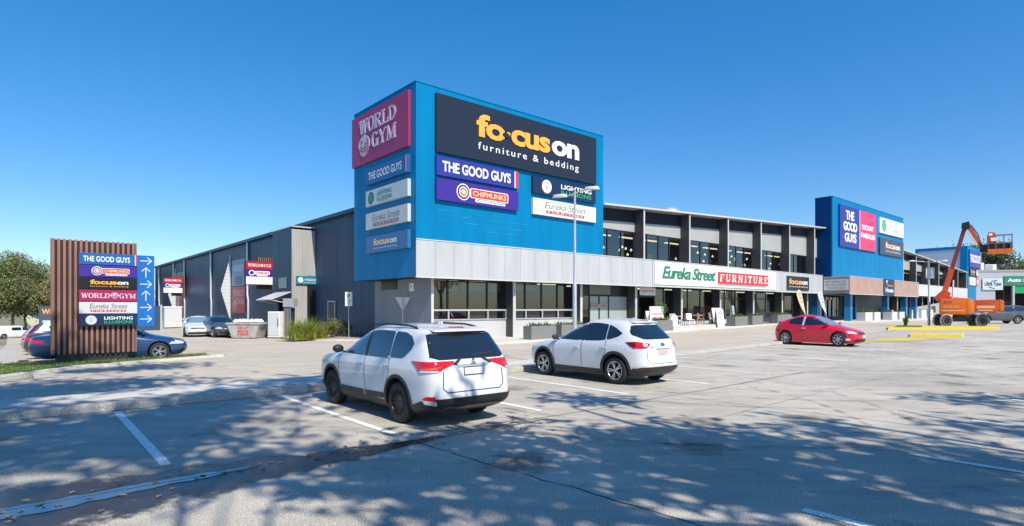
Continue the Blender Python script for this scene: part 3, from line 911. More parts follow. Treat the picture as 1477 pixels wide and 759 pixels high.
# third tower: a deep box with pale sides framed in blue
tower(118, 128.3, 0, 8.2, 0, 13.5, 0, 'blue', flat('pale_side', (.50, .54, .60)))
mb = MB(); mb.box(117.95, 118.0, .0, 8.2, 13.0, 13.5); mb.box(117.95, 118.0, 7.7, 8.2, 8.0, 12.98); mb.box(117.94, 118.0, -.003, 1.1, 0, 12.98); bpart(mb, 'tower_trim', 'blue2')
# upper storey: fins, spandrels, header, windows
GRID = [1.4 + 6.1 * k for k in range(20)]
random.seed(11)
def window(u0, u1, y, z0, z1, n, tr=None, frost=(), tint='glass', sill=True):
    mb = MB(); t = .055
    mb.box(u0, u1, y, y + .1, z1 - .07, z1); mb.box(u0, u1, y - .02, y + .1, z0, z0 + .07)
    for i in range(n + 1):
        x = u0 + (u1 - u0) * i / n
        mb.box(max(u0, x - t), min(u1, x + t), y + .004, y + .096, z0 + .07, z1 - .07)
    if tr:
        for i in range(n): mb.box(u0 + (u1 - u0) * i / n + t, u0 + (u1 - u0) * (i + 1) / n - t, y + .008, y + .09, tr - .06, tr + .06)
    w = bpart(mb, 'window', 'frame')
    mb = MB(); mb.quad((u0 + .02, y + .05, z0 + .03), (u1 - .02, y + .05, z0 + .03), (u1 - .02, y + .05, z1 - .03), (u0 + .02, y + .05, z1 - .03)); q = bpart(mb, 'pane', tint, parent=w)
    if q.data.polygons[0].normal.y > 0: q.data.flip_normals()
    return w
for k in range(2, 19):
    a, b = GRID[k] + .07, GRID[k + 1] - .07
    if k == 2: a = 15.0
    if 52 < a < 77 and b < 77.5: continue
    if k == 8: b = 52.9
    if b > 117.5: b = 117.9
    if a < 77.6 < b: a = 77.6
    window(a, b, .9, 4.85, 7.72, 4 if b - a > 5 else 3)
    mb = MB(); lo = [(a, .86, 7.72), (b, .86, 7.72), (b, 1.0, 7.72), (a, 1.0, 7.72)]
    mb.hexa(lo, [(x, y, rz_(x) - .9) for x, y, _ in lo]); bpart(mb, 'spandrel', 'panel')
    mb = MB(); lo = [(a, .82, 0), (b, .82, 0), (b, 1.02, 0), (a, 1.02, 0)]
    mb.hexa([(x, y, rz_(x) - .9) for x, y, _ in lo], [(x, y, rz_(x) - .003) for x, y, _ in lo]); bpart(mb, 'header', 'header_shade')
for k in range(3, 20):
    u = GRID[k]
    if 53 < u < 77.5 or u > 117.5: continue
    mb = MB(); mb.box(u - .07, u + .07, .05, .98, 5.6, rz_(u) - .004); f = bpart(mb, 'fin', 'char')
    mb = MB(); mb.box(u - .072, u + .072, .0, .048, 5.6, rz_(u) + .01); bpart(mb, 'fin_edge', 'edge', parent=f)
# floors and rooms behind the glass
mb = MB(); mb.box(1.62, 117.9, 1.75, 14, -.1, .08); bpart(mb, 'shop_floor', 'in_floor')
mb = MB(); mb.box(1.62, 117.9, 1.66, 14, 3.68, 4.7); bpart(mb, 'upper_floor', 'in_floor')
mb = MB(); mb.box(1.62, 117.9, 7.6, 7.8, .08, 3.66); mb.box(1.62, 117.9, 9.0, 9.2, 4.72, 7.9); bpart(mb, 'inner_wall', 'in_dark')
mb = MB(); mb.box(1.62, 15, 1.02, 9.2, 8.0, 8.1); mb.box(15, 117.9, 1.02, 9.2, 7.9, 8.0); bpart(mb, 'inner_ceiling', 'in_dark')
random.seed(5)
for k in range(2, 19):
    u = GRID[k]
    if 50 < u < 77: continue
    mb = MB()
    for j in range(1): mb.box(u + .6, u + 5.4, 2.6 + j * 2.6, 2.9 + j * 2.6, 7.55, 7.62)
    if k < 9: mb.box(u + 1.0, u + 5.0, 3.0, 3.14, 3.54, 3.62)
    bpart(mb, 'strip_light', 'lamp')
mb = MB()
for u in (2.6, 5.0, 8.6, 11.0): mb.box(u, u + 1.8, 2.4, 2.55, 3.58, 3.64)
bpart(mb, 'strip_light', 'lamp')
mb = MB(); mb.box(1.7, 7.3, 1.9, 1.94, 3.02, 3.6); mb.box(7.8, 10.5, 1.9, 1.94, 3.15, 3.6); bpart(mb, 'blind', 'tan')
# furniture on show inside: one mesh of displays for each bay
COL = [(.45, .16, .06), (.55, .40, .25), (.10, .12, .16), (.5, .48, .44), (.25, .05, .04), (.06, .12, .10), (.38, .24, .12)]
for i, c in enumerate(COL): flat('display%d' % i, c, .6)
def sofa(mb, x, y, z, w):
    mb.box(x, x + w, y, y + .8, z, z + .42); mb.box(x, x + w, y + .62, y + .82, z + .42, z + .85); mb.box(x - .16, x, y, y + .8, z, z + .6); mb.box(x + w, x + w + .16, y, y + .8, z, z + .6)
def cabinet(mb, x, y, z, w, h):
    mb.box(x, x + w, y, y + .45, z + .1, z + h); mb.box(x - .03, x + w + .03, y - .03, y + .48, z + h, z + h + .04)
    for i in range(3): mb.box(x + .04, x + w - .04, y - .02, y, z + .15 + i * (h - .15) / 3, z + .1 + (i + .85) * (h - .15) / 3)
def lampshade(mb, x, y, z):
    mb.lathe([(.16, z), (.14, z + .04), (.02, z + .05), (.02, z + .6), (.22, z + .6), (.14, z + .95)], 10, 'z', (x, y, 0))
for k in range(0, 19):
    u = GRID[k]
    for lev, z in ((0, .08), (1, 4.72)):
        if (lev == 1 and (k < 2 or 50 < u < 76)) or (lev == 0 and k in (0, 1, 2)) : continue
        for q in range(3):
            mb = MB()
            for r in range(3):
                x = u + random.uniform(.5, 4.6); y = 2.2 + random.uniform(0, 3.5)
                t = random.random()
                if t < .35: sofa(mb, x, y, z, random.uniform(.9, 1.8))
                elif t < .75: cabinet(mb, x, y + 1, z, random.uniform(.7, 1.3), random.uniform(1.0, 2.1))
                else: lampshade(mb, x, y, z + random.uniform(.5, 1.0))
            bpart(mb, 'furniture_display', 'display%d' % random.randrange(7))
    if lev and k > 1 and not 50 < u < 76 and k < 9:
        mb = MB()
        for r in range(6):
            x, y, zz = u + random.uniform(.4, 5.6), random.uniform(1.8, 4.0), random.uniform(6.0, 7.0)
            mb.lathe([(.02, zz + .2), (.08, zz + .1), (.10, zz), (.02, zz - .02)], 8, 'z', (x, y, 0))
        bpart(mb, 'pendant_light', 'lamp')
# ground floor: blade columns and shopfronts
for k in range(1, 20):
    u = GRID[k]
    if 52.5 < u < 77: continue
    mb = MB(); mb.box(u - .10, u + .10, .80, 1.6, -.1, 3.7); f = bpart(mb, 'column', 'char')
    mb = MB(); mb.box(u - .102, u + .102, .74, .798, -.1, 3.7); bpart(mb, 'column_edge', 'edge', parent=f)
for k in range(0, 19):
    a, b = GRID[k] + .10, GRID[k + 1] - .10
    if k == 0: a = U0 + .2
    if 50.5 < a < 78: continue
    g = G(a) + .1
    if k in (0, 1):
        window(a, b, 1.5, 1.28, 3.66, 4, 1.86)
        mb = MB(); mb.box(a, b, 1.45, 1.66, -.1, 1.275); bpart(mb, 'sill_wall', 'greywall')
        mb = MB(); mb.box(a, b, 1.40, 1.52, 1.80, 1.90); mb.box(a, b, 1.38, 1.50, 1.27, 1.33)
        for i in range(5): mb.box(a + (b - a) * i / 4 - .04, a + (b - a) * i / 4 + .04, 1.42, 1.495, 1.33, 1.80)
        bpart(mb, 'sill_rail', 'alum')
    elif k == 2:
        window(a, a + 1.6, 1.5, g, 2.9, 1)
        window(a + 1.6, a + 3.7, 1.5, g, 2.9, 2, None, (), 'frost')
        window(a + 3.7, b, 1.5, g, 2.9, 1, None, (), 'frost')
        mb = MB(); mb.box(a + 1.5, a + 3.8, 1.42, 1.6, 2.96, 3.66); bpart(mb, 'transom_panel', 'planter')
        mb = MB(); mb.box(a, a + 1.49, 1.5, 1.62, 2.92, 3.66); bpart(mb, 'transom_panel', 'frame')
        mb = MB(); mb.box(a + 3.81, b, 1.5, 1.62, 2.92, 3.66); bpart(mb, 'transom_panel', 'frame')
    elif k == 3:
        window(a, a + 1.0, 1.5, g, 2.95, 1)
        mb = MB(); mb.box(a, a + 1.0, 1.45, 1.6, 2.97, 3.66); bpart(mb, 'transom_panel', 'panel')
        mb = MB(); mb.box(a + 1.02, a + 1.1, 1.4, 1.6, g, 2.92); mb.box(a + 3.1, a + 3.18, 1.4, 1.6, g, 2.92); mb.box(a + 1.1, a + 3.1, 1.4, 1.6, 2.84, 2.92); bpart(mb, 'doorway', 'frame')
        window(a + 3.2, b, 1.5, g, 3.66, 2)
    elif k in (4, 5, 6, 7):
        window(a, b, 1.5, g + .45, 3.66, 3, 2.9 if k in (5, 6) else None)
        mb = MB(); mb.box(a, b, 1.46, 1.64, -.1, g + .448); bpart(mb, 'sill_wall', 'greywall' if k != 6 else 'char')
    else:
        window(a, b, 1.5, g + .3, 3.66, 4)
        mb = MB(); mb.box(a, b, 1.46, 1.64, -.1, g + .298); bpart(mb, 'sill_wall', 'char')
# posters and stock close behind the glass of the shops
random.seed(21)
for k, mats in ((4, ('display3', 'display0', 'display4', 'display0')), (5, ('s_pale', 's_pale', 'display2', 's_shopgreen')), (6, ('display4', 's_pale', 's_shopgreen', 's_white')), (7, ('s_white', 'display2', 's_crimson'))):
    for i, m in enumerate(mats):
        u = GRID[k] + .55 + i * 1.35
        mb = MB(); z0 = G(u) + random.uniform(.75, 1.3)
        mb.box(u, u + random.uniform(.7, 1.05), 1.72 + .02 * i, 1.735 + .02 * i, z0, z0 + random.uniform(.9, 1.6)); bpart(mb, 'window_poster', m)
# under the canopy: blue columns, dark recess, shopfront of glass
for u, v in ((53.2, -2.3), (52.9, 1.0), (65.2, -2.3), (65.0, 1.2), (72.4, -2.3), (76.6, -2.3)):
    g = G(u)
    mb = MB(); mb.box(u - .32, u + .32, v - .32, v + .32, g, 1.9 + g * .5); c_ = bpart(mb, 'canopy_column', flat('col_blue', (.01, .20, .42)))
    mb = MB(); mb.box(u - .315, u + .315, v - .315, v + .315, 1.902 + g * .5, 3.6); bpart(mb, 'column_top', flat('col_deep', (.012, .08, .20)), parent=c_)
mb = MB(); mb.box(52.4, 77, 1.55, 1.7, .5, 3.66); bpart(mb, 'recess_wall', 'navyshop')
window(54.5, 61.5, 1.42, .95, 3.55, 6)
mb = MB(); mb.box(62.6, 62.68, 1.36, 1.52, .9, 3.5); mb.box(64.6, 64.68, 1.36, 1.52, .9, 3.5); mb.box(62.7, 64.58, 1.45, 1.53, .9, 3.4); bpart(mb, 'entry_door', 'in_dark')
for i, u in enumerate((55.0, 56.4, 57.6, 58.8)):
    mb = MB(); mb.box(u, u + .5, 1.36, 1.40, 1.0, 3.0); bpart(mb, 'curtain', 's_pale')
mb = MB(); mb.box(53, 77, -2.6, 1.5, 3.56, 3.6); bpart(mb, 'canopy_soffit', 'panel')
# upper windows at the second tower's foot are hidden by it; the ramp wall beyond the canopy
mb = MB(); mb.prism_y([(80, .2), (113, .2), (113, 3.6), (104, 3.3), (80, 2.0)], -1.1, -.9); rw = bpart(mb, 'ramp_wall', 'panel')
for u in (90, 99, 104):
    mb = MB(); mb.box(u, u + 2.2, -1.13, -1.08, 1.3, 2.3); bpart(mb, 'ramp_opening', 'frame', parent=rw)
# corrugated annex on the side wall, with awning and door
def ann(mb): return mb
mb = MB(); mb.prism_y([(-.38, -.1), (1.52, -.1), (1.38, 7.84), (-.38, 7.84)], 16.77, 16.9); an = bpart(mb, 'annex', 'greysheet')
mb = MB(); mb.box(-.38, -.2, 16.9, 21.0, 2.6, 8.0); mb.box(-.38, -.2, 16.9, 17.7, -.1, 2.6); mb.box(-.38, -.2, 19.7, 21.0, -.1, 2.6); bpart(mb, 'annex_side', 'navy', parent=an)
mb = MB(); mb.box(-.40, 1.5, 16.75, 21.0, 8.0, 8.08); bpart(mb, 'annex_cap', 'edge', parent=an)
mb = MB(); mb.box(-.2, 1.39, 20.9, 21.0, -.1, 8.0); bpart(mb, 'annex_back', 'navy', parent=an)
mb = MB(); mb.box(.75, 1.39, 16.72, 16.765, .2, 4.4); bpart(mb, 'dark_panel', 'frame', parent=an)
mb = MB(); mb.hexa([(-.4, 16.9, 3.15), (-.4, 20.2, 3.15), (-1.9, 20.2, 2.55), (-1.9, 16.9, 2.55)], [(-.4, 16.9, 3.21), (-.4, 20.2, 3.21), (-1.9, 20.2, 2.61), (-1.9, 16.9, 2.61)])
mb.tube([(-1.8, 17.0, 2.56), (-.4, 17.0, 2.3)], .03); mb.tube([(-1.8, 20.1, 2.56), (-.4, 20.1, 2.3)], .03)
bpart(mb, 'awning', 's_silver', parent=an)
mb = MB(); mb.box(-.1, 0, 17.75, 19.65, 0, 2.55); bpart(mb, 'annex_door', 'char', parent=an)
mb = MB(); mb.box(-.42, -.385, 17.8, 19.5, 3.5, 4.3); bpart(mb, 'small_window', flat('window_blue', (.03, .10, .15), .1), parent=an)
mb = MB(); mb.box(1.36, 1.395, 13.2, 14.3, .2, 2.3); bpart(mb, 'side_door', 'char')
mb = MB(); mb.box(1.33, 1.36, 13.1, 13.2, .1, 2.4); mb.box(1.33, 1.36, 14.3, 14.4, .1, 2.4); mb.box(1.33, 1.36, 13.1, 14.4, 2.4, 2.5); bpart(mb, 'door_frame', 'edge')
for v0, v1, z0, z1 in ((60.8, 64.5, .1, 3.4),):
    mb = MB(); mb.box(1.34, 1.395, v0, v1, z0, z1); bpart(mb, 'roller_door', 'char')
# rooftop plant
def rooftop(name, label, cat, u, v, w, d, h, mat='alum', group=None):
    o = empty(name, W(u, v, rz_(u) + .165), ROT, label, cat, group)
    mb = MB(); mb.box(0, w, 0, d, .1, h); mb.build('casing', mat, o, .03)
    mb = MB(); mb.box(.05, w - .05, .1, .2, 0, .1); mb.box(.05, w - .05, d - .2, d - .1, 0, .1); mb.build('skid', 'frame', o)
    mb = MB()
    for i in range(5): mb.box(.1, w - .1, -.012, -.002, .2 + (h - .3) * i / 5, .2 + (h - .3) * (i + .55) / 5)
    mb.build('grille', 'panel', o)
    mb = MB(); mb.lathe([(min(w, d) * .36, h + .002), (min(w, d) * .36, h + .1), (min(w, d) * .3, h + .1), (min(w, d) * .28, h + .02)], 16, 'z', (w / 2, d / 2, 0)); mb.build('fan', 'frame', o)
rooftop('rooftop_air_unit', 'pale rooftop air conditioning unit just left of the first blue tower', 'air unit', 1.9, 9.6, 1.1, 1.1, .62)
rooftop('rooftop_air_unit', 'small pale box showing over the roof edge above the last upper windows', 'air unit', 44.0, 3.0, 1.6, 1.0, .35)
o = empty('roof_ventilator', W(27.2, 3.0, rz_(27.2) + .16), ROT, 'grey dome ventilator on the roof above the furniture fascia', 'ventilator')
mb = MB(); mb.lathe([(1.0, 0), (1.05, .3), (.95, .55), (.7, .75), (.35, .86), (.02, .9)], 20, 'z'); mb.build('dome', 'galv', o, smooth=40)
mb = MB(); mb.lathe([(1.15, 0), (1.15, .12), (1.0, .13)], 20, 'z'); mb.build('collar', 'panel', o)
mb = MB(); mb.box(1.3, 2.3, -.3, .3, 0, .3); mb.build('duct', 'galv', o)
# ================================================================== SIGNS ON THE BUILDING
RF, RL = ROT, ROT - PI / 2
def fsign(name, label, u0, u1, z0, z1, face, items, v=-.004, d=.2, **k):
    return sign(name, label, W(u0, v, z0), RF, u1 - u0, z1 - z0, d, face, items(u1 - u0, z1 - z0), **k)
def lsign(name, label, v1, v0, z0, z1, face, items, u=-.004, d=.2, **k):
    return sign(name, label, W(u, v1, z0), RL, v1 - v0, z1 - z0, d, face, items(v1 - v0, z1 - z0), **k)
fsign('shop_sign', 'largest black sign with orange and white lettering on the first blue tower', 1.16, 14.06, 10.36, 13.52, 's_black', lambda w, h:
      [('lettering', 's_orange', fit(T('fo', .034, 0, .95), w * .205, h * .42, w * .165, h * .42), 0, .05), ('lettering', 's_orange', fit(T('cus', .034, 0, .95), w * .405, h * .42, w * .25, h * .30), 0, .05),
       ('notch', 's_black', disc(w * .372, h * .565, w * .02, h * .045), 8, .02), ('dot', 's_orange', disc(w * .388, h * .60, w * .011, h * .035), 0, .05),
       ('lettering', 's_white', fit(T('on', .034, 0, .95), w * .667, h * .42, w * .195, h * .30), 0, .05),
       ('lettering', 's_white', fit(T('furniture & bedding', .003, 0, 1.3), w * .215, h * .16, w * .645, h * .17), 0, .02)])
fsign('shop_sign', 'blue sign with bold white capitals and red end stripe below the large black sign', 1.16, 7.0, 9.12, 10.16, 's_royal', lambda w, h:
      [('lettering', 's_white', fit(T('THE GOOD GUYS', .028, 0, 1), w * .06, h * .22, w * .83, h * .56), 0, .03), ('stripe', 's_white', rrect(w * .945, w * .957, h * .02, h * .98, .004)), ('stripe', 's_red', rrect(w * .957, w * .995, h * .02, h * .98, .004))])
fsign('shop_sign', 'violet sign with round badge and red band on the front of the first tower', 1.16, 7.0, 7.8, 8.96, 's_violet', b_chip)
fsign('shop_sign', 'dark navy sign with white bulb disc behind the street lamp heads', 8.2, 14.0, 9.07, 10.12, 's_ink', lambda w, h: b_light(w, h))
fsign('shop_sign', 'white sign with italic lettering and red band, lowest right on the first tower front', 8.2, 14.0, 7.78, 8.78, 's_white', lambda w, h: b_eureka(w, h))
lsign('shop_sign', 'big crimson sign with pale serif capitals and globe emblem on the tower side', 7.23, .5, 10.58, 13.56, 's_crimson', lambda w, h:
      [('lettering', 's_lilac', fit(serif_mesh('WORLD', .02), w * .15, h * .58, w * .66, h * .30), 0, .03), ('lettering', 's_lilac', fit(serif_mesh('GYM', .02), w * .39, h * .24, w * .42, h * .30), 0, .03),
       ('globe', 's_lilac', [(lambda g: g)(globe(w * .25, h * .34, h * .20, h * .018))][0], 0, .02)], d=.16)
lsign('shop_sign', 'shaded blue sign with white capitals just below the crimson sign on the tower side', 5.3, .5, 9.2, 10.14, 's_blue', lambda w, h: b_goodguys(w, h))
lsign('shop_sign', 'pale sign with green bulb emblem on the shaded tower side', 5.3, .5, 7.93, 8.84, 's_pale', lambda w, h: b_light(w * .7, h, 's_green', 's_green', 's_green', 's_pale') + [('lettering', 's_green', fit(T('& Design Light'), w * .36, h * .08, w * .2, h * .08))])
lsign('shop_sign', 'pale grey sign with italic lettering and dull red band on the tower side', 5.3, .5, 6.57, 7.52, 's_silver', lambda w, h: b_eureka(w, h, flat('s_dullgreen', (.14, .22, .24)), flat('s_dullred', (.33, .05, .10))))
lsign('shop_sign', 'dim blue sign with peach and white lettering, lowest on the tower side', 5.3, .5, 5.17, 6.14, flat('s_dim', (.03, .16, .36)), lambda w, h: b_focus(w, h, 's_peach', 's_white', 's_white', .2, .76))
fsign('fascia_sign', 'long white fascia sign with green italic lettering and red FURNITURE band', 20.9, 40.8, 3.78, 5.52, 's_white', lambda w, h:
      [('lettering', 's_shopgreen', fit(T('Eureka Street', .022, .3, .86), w * .045, h * .28, w * .392, h * .56), 0, .03),
       ('band', 's_red', rrect(w * .455, w * .915, h * .19, h * .76, .01), 0, .05),
       ('band_shadow', 's_grey', rrect(w * .452, w * .90, h * .10, h * .16, .01), 0, .02),
       ('lettering', 's_white', fit(serif_mesh('FURNITURE', .38, .1), w * .465, h * .26, w * .44, h * .42), 8, .02)], v=-.034, d=.06)
fsign('fascia_sign', 'small black sign with orange lettering at the right end of the white fascia', 43.3, 48.5, 3.84, 5.26, 's_black', lambda w, h: b_focus(w, h, 's_orange', 's_white', 's_white', .08, .92), d=.1)
lsign('fascia_sign', 'pale notice reading BEST ENTRY FOR on the end of the brown canopy', -.12, -2.6, 3.95, 5.12, 's_silver', lambda w, h:
      [('lettering', 's_ink', fit(T('BEST ENTRY FOR', .0), w * .08, h * .70, w * .84, h * .18)), ('lettering', 's_ink', fit(T('LIGHTING ILLUSIONS'), w * .06, h * .42, w * .88, h * .17)), ('lettering', 's_ink', fit(T('THE GOOD GUYS'), w * .14, h * .12, w * .72, h * .18))], u=52.36, d=.05)
fsign('fascia_sign', 'dark upright sign with white and orange lettering on the brown canopy front', 63.0, 66.8, 3.5, 5.5, 's_ink', lambda w, h:
      [('lettering', 's_white', fit(T('T', .03), w * .16, h * .70, w * .2, h * .2)), ('lettering', 's_orange', fit(T('furniture', .01), w * .32, h * .56, w * .52, h * .13)), ('lettering', 's_white', fit(T('House', .025), w * .14, h * .2, w * .74, h * .28))], v=-2.74, d=.08)
o = fsign('shop_sign', 'squarish blue and pink sign with white capitals on the second blue tower', 54.5, 66.1, 8.98, 13.72, 's_royal', lambda w, h:
      [('lettering', 's_white', fit(T('THE', .035, 0, .85), w * .14, h * .67, w * .22, h * .22), 0, .03), ('lettering', 's_white', fit(T('GOOD', .035, 0, .85), w * .08, h * .40, w * .36, h * .22), 0, .03), ('lettering', 's_white', fit(T('GUYS', .035, 0, .85), w * .11, h * .13, w * .31, h * .22), 0, .03),
       ('panel', 's_pink', rrect(w * .53, w * .995, h * .01, h * .99, .02)), ('stripe', 's_white', rrect(w * .515, w * .528, h * .01, h * .99, .002)),
       ('lettering', 's_white', fit(T('DISCOUNT', .03, 0, .9), w * .58, h * .52, w * .34, h * .13), 1), ('lettering', 's_white', fit(T('WAREHOUSES', .03, 0, .9), w * .55, h * .31, w * .42, h * .13), 1)], v=-.804)
fsign('shop_sign', 'white sign with green bulb emblem at the top right of the second tower', 67.6, 77.0, 11.62, 13.6, 's_white', lambda w, h: b_light(w * .8, h, 's_lime', 's_green', 's_lime', 's_white')[:2] + [('lettering', 's_grey', fit(T('LIGHTING'), w * .42, h * .52, w * .34, h * .22)), ('lettering', 's_lime', fit(T('ILLUSIONS'), w * .42, h * .24, w * .34, h * .2))], v=-.804)
fsign('shop_sign', 'dark grey sign below the white sign on the second tower', 67.6, 77.0, 8.9, 11.0, flat('s_dusk', (.045, .06, .10)), lambda w, h: b_focus(w, h, 's_peach', 's_white', 's_white', .22, .84), v=-.804)
fsign('shop_sign', 'blue sign with white capitals on the farthest blue tower beside the lift boom', 118.7, 128.0, 9.7, 12.9, 's_royal', lambda w, h: [('lettering', 's_white', fit(T('THE GOOD GUYS', .04, 0, .85), w * .05, h * .28, w * .86, h * .48)), ('stripe', 's_lilac', rrect(w * .95, w * .99, .05, h - .05, .01))])
fsign('shop_sign', 'small black sign on the farthest tower, upper left of four', 119.0, 123.3, 8.0, 9.5, 's_black', lambda w, h: b_focus(w, h))
fsign('shop_sign', 'small dark sign on the farthest tower, upper right of four', 123.7, 127.9, 8.0, 9.5, 's_ink', lambda w, h: b_light(w, h))
fsign('shop_sign', 'small white sign with orange line on the farthest tower, lower left of four', 119.0, 123.3, 6.3, 7.8, 's_white', lambda w, h: [('lettering', 's_orange', fit(T('Eureka Street'), w * .2, h * .3, w * .6, h * .3))])
fsign('shop_sign', 'small pink sign on the farthest tower, lower right of four', 123.7, 127.9, 6.3, 7.8, 's_pink', lambda w, h: [('lettering', 's_white', fit(T('BCF', .03), w * .15, h * .25, w * .7, h * .5))])
# shop door sign
fsign('entrance_sign', 'white board with red lettering over the dark shop doorway', 20.95, 23.0, 2.98, 3.62, 's_white', lambda w, h: [('lettering', 's_red', fit(T('FURNITURE', .02), w * .12, h * .38, w * .74, h * .26))], v=1.4, d=.05)
fsign('window_lettering', 'red line of lettering on the frosted sliding doors', 15.4, 17.2, 2.0, 2.28, 'frost', lambda w, h: [('lettering', 's_red', fit(T('AUTOMATIC', .03), w * .05, h * .2, w * .42, h * .6)), ('lettering', 's_red', fit(T('DOORS', .03), w * .58, h * .2, w * .34, h * .6))], v=1.49, d=.02)
sign('wall_notice', 'small square white notice on the grey wall below the first tower', W(1.39, 3.0, 2.95), RL, .5, .45, .02, 's_white', [('lettering', 's_ink', fit(T('P'), .12, .1, .12, .25))])
# gym posters and white kite fins on the warehouse side
def kite(v, s, label):
    o = empty('kite_fin', W(1.39, v, 0), ROT, label, 'wall fin', 'white kite fins on the warehouse side')
    mb = MB(); P = [(0, .55), (-.95 * s, 3.9), (0, 7.5)]
    mb.hexa([(x, 0, z) for x, z in P], [(x, .06, z) for x, z in P]); mb.build('perforated_sheet', clad('perforated_white', (.55, .58, .61), 2, .35, .5, .5, .08), o)
    mb = MB(); mb.tube([(-.02, .03, .5), (-.02, .03, 7.55)], .05, 6); mb.build('mast', 'alum', o)
kite(39.3, 1, 'tall white kite shaped fin left of the large red gym poster')
kite(66.2, 1, 'farther white kite fin behind the distant projecting sign')
def poster(v1, v0, label, lab2):
    lsign('wall_poster', label, v1, v0, 1.5, 4.15, flat('s_posterred', (.42, .03, .035)), lambda w, h: [('lettering', flat('s_posterpale', (.50, .42, .46)), fit(serif_mesh('WORLD'), w * .14, h * .62, w * .74, h * .26)), ('lettering', flat('s_posterpale', (.5, .42, .46)), fit(serif_mesh('GYM'), w * .3, h * .32, w * .58, h * .26)), ('globe', flat('s_posterpale', (.5, .42, .46)), globe(w * .26, h * .3, h * .17, h * .025))], u=1.37, d=.04)
    lsign('wall_poster', lab2, v1, v0, 4.25, 6.9, flat('s_posterblue', (.16, .26, .42)), lambda w, h: [('figure', flat('s_postercloud', (.34, .42, .54)), rrect(w * .1, w * .9, h * .55, h * .8, .3)), ('figure', flat('s_posterdeep', (.06, .11, .22)), rrect(w * .2, w * .8, h * .06, h * .36, .2))], u=1.37, d=.04)
poster(38.6, 34.0, 'large red gym poster low on the warehouse side wall', 'pale blue picture poster above the large red gym poster')
poster(65.6, 61.6, 'distant red gym poster partly behind the far projecting sign', 'distant pale blue poster above the farther red gym poster')
def blade(v, label):
    o = empty('projecting_sign', W(1.3, v, 0), ROT, label, 'projecting sign', 'projecting signs on the warehouse side')
    mb = MB(); mb.box(-1.55, .02, .1, .35, 3.6, 6.35); mb.build('backing', 'brown', o)
    mb = MB()
    for i in range(9): mb.box(-1.5 + i * .17, -1.42 + i * .17, -.0, .1, 3.62, 6.33)
    mb.build('slat', 'copper', o)
    mb = MB(); mb.box(-2.6, -.35, -.36, -.02, 3.95, 5.95); pn = mb.build('sign_box', 'brown', o)
    for nm, m, x0, x1, z0, z1 in (('panel', flat('s_gymred', (.46, .02, .05)), -2.55, -.4, 5.27, 5.92), ('panel', 's_violet', -2.55, -.4, 4.65, 5.25), ('panel', 's_white', -2.55, -.4, 3.99, 4.63)):
        put(rrect(x0, x1, z0, z1, .01), nm, m, pn, -.366)
    put(fit(serif_mesh('WORLD', .05), -2.4, 5.47, .95, .26), 'lettering', 's_white', pn, -.374); put(fit(serif_mesh('GYM', .05), -1.12, 5.47, .58, .26), 'lettering', 's_white', pn, -.374)
    put(disc(-1.28, 5.6, .12), 'globe', 's_white', pn, -.374)
    put(disc(-2.1, 4.95, .24), 'roundel', 's_white', pn, -.374); put(disc(-2.1, 4.95, .16), 'roundel', 's_violet', pn, -.378); put(rrect(-1.88, -.62, 4.8, 5.12, .1), 'band', 's_white', pn, -.374)
    put(fit(T('CHIPMUNKS', .03), -1.8, 4.87, 1.1, .18), 'lettering', 's_red', pn, -.38); put(rrect(-1.7, -.8, 4.68, 4.77, .03), 'band', 's_white', pn, -.374)
    mb = MB()
    for z in (4.2, 5.7): mb.box(-.05, .12, .15, .25, z, z + .1)
    mb.build('bracket', 'frame', o)
blade(25.2, 'nearer projecting gym sign with red, violet and white panels on copper slats')
blade(60.0, 'farther projecting gym sign over the parked white hatchback')
o = sign('entrance_sign', 'teal sign with white disc across the corrugated annex front', W(-.1, 16.7, 3.75), RF, 1.9, .62, .06, 's_teal', [('roundel', 's_white', disc(.32, .32, .2)), ('lettering', 's_white', fit(T('vision', .0, .1), .62, .26, .95, .22)), ('lettering', 's_white', fit(T('personal training'), .55, .08, 1.1, .09))])
# ================================================================== PYLON SIGN ON THE VERGE
PY0, PYV = -15.05, -1.35
o = empty('pylon_sign', W(PY0, PYV, .1), ROT, 'copper slatted pylon sign listing six tenants beside blue arrow panel', 'pylon sign')
mb = MB(); mb.box(.14, 2.2, .12, .42, 0, .30); mb.build('base', 'plastic', o)
mb = MB(); mb.box(.03, 2.40, .06, .5, .30, 4.2); mb.build('core', 'brown', o)
mb = MB()
n = 16
for i in range(n):
    x = .0 + 2.45 * i / n
    mb.box(x, x + .076, 0, .06, .27, 4.235)
for i in range(3): mb.box(-.02, .03, .06 + .15 * i, .14 + .15 * i, .27, 4.235); mb.box(2.40, 2.45, .06 + .15 * i, .14 + .15 * i, .27, 4.235)
mb.build('slat', 'copper', o, .008)
PW, PX = 1.70, .735
rows = [('s_blue', lambda w, h: b_goodguys(w, h)), ('s_violet', b_chip), (flat('s_jet', (.008, .008, .009)), lambda w, h: b_focus(w, h, 's_orange', 's_white', 's_orange', .18, .84)),
        (flat('s_claret', (.33, .015, .075)), lambda w, h: [('lettering', 's_lilac', fit(serif_mesh('WORLD', .03), w * .03, h * .26, w * .49, h * .46)), ('lettering', 's_lilac', fit(serif_mesh('GYM', .03), w * .68, h * .26, w * .29, h * .46)), ('globe', 's_lilac', globe(w * .6, h * .5, h * .25, h * .03))]),
        ('s_silver', lambda w, h: b_eureka(w, h, flat('s_charcoal', (.05, .07, .08)), 's_red')), ('s_ink', lambda w, h: b_light(w, h, 's_silver', 's_white', 's_lime', 's_grey'))]
zt = 3.80
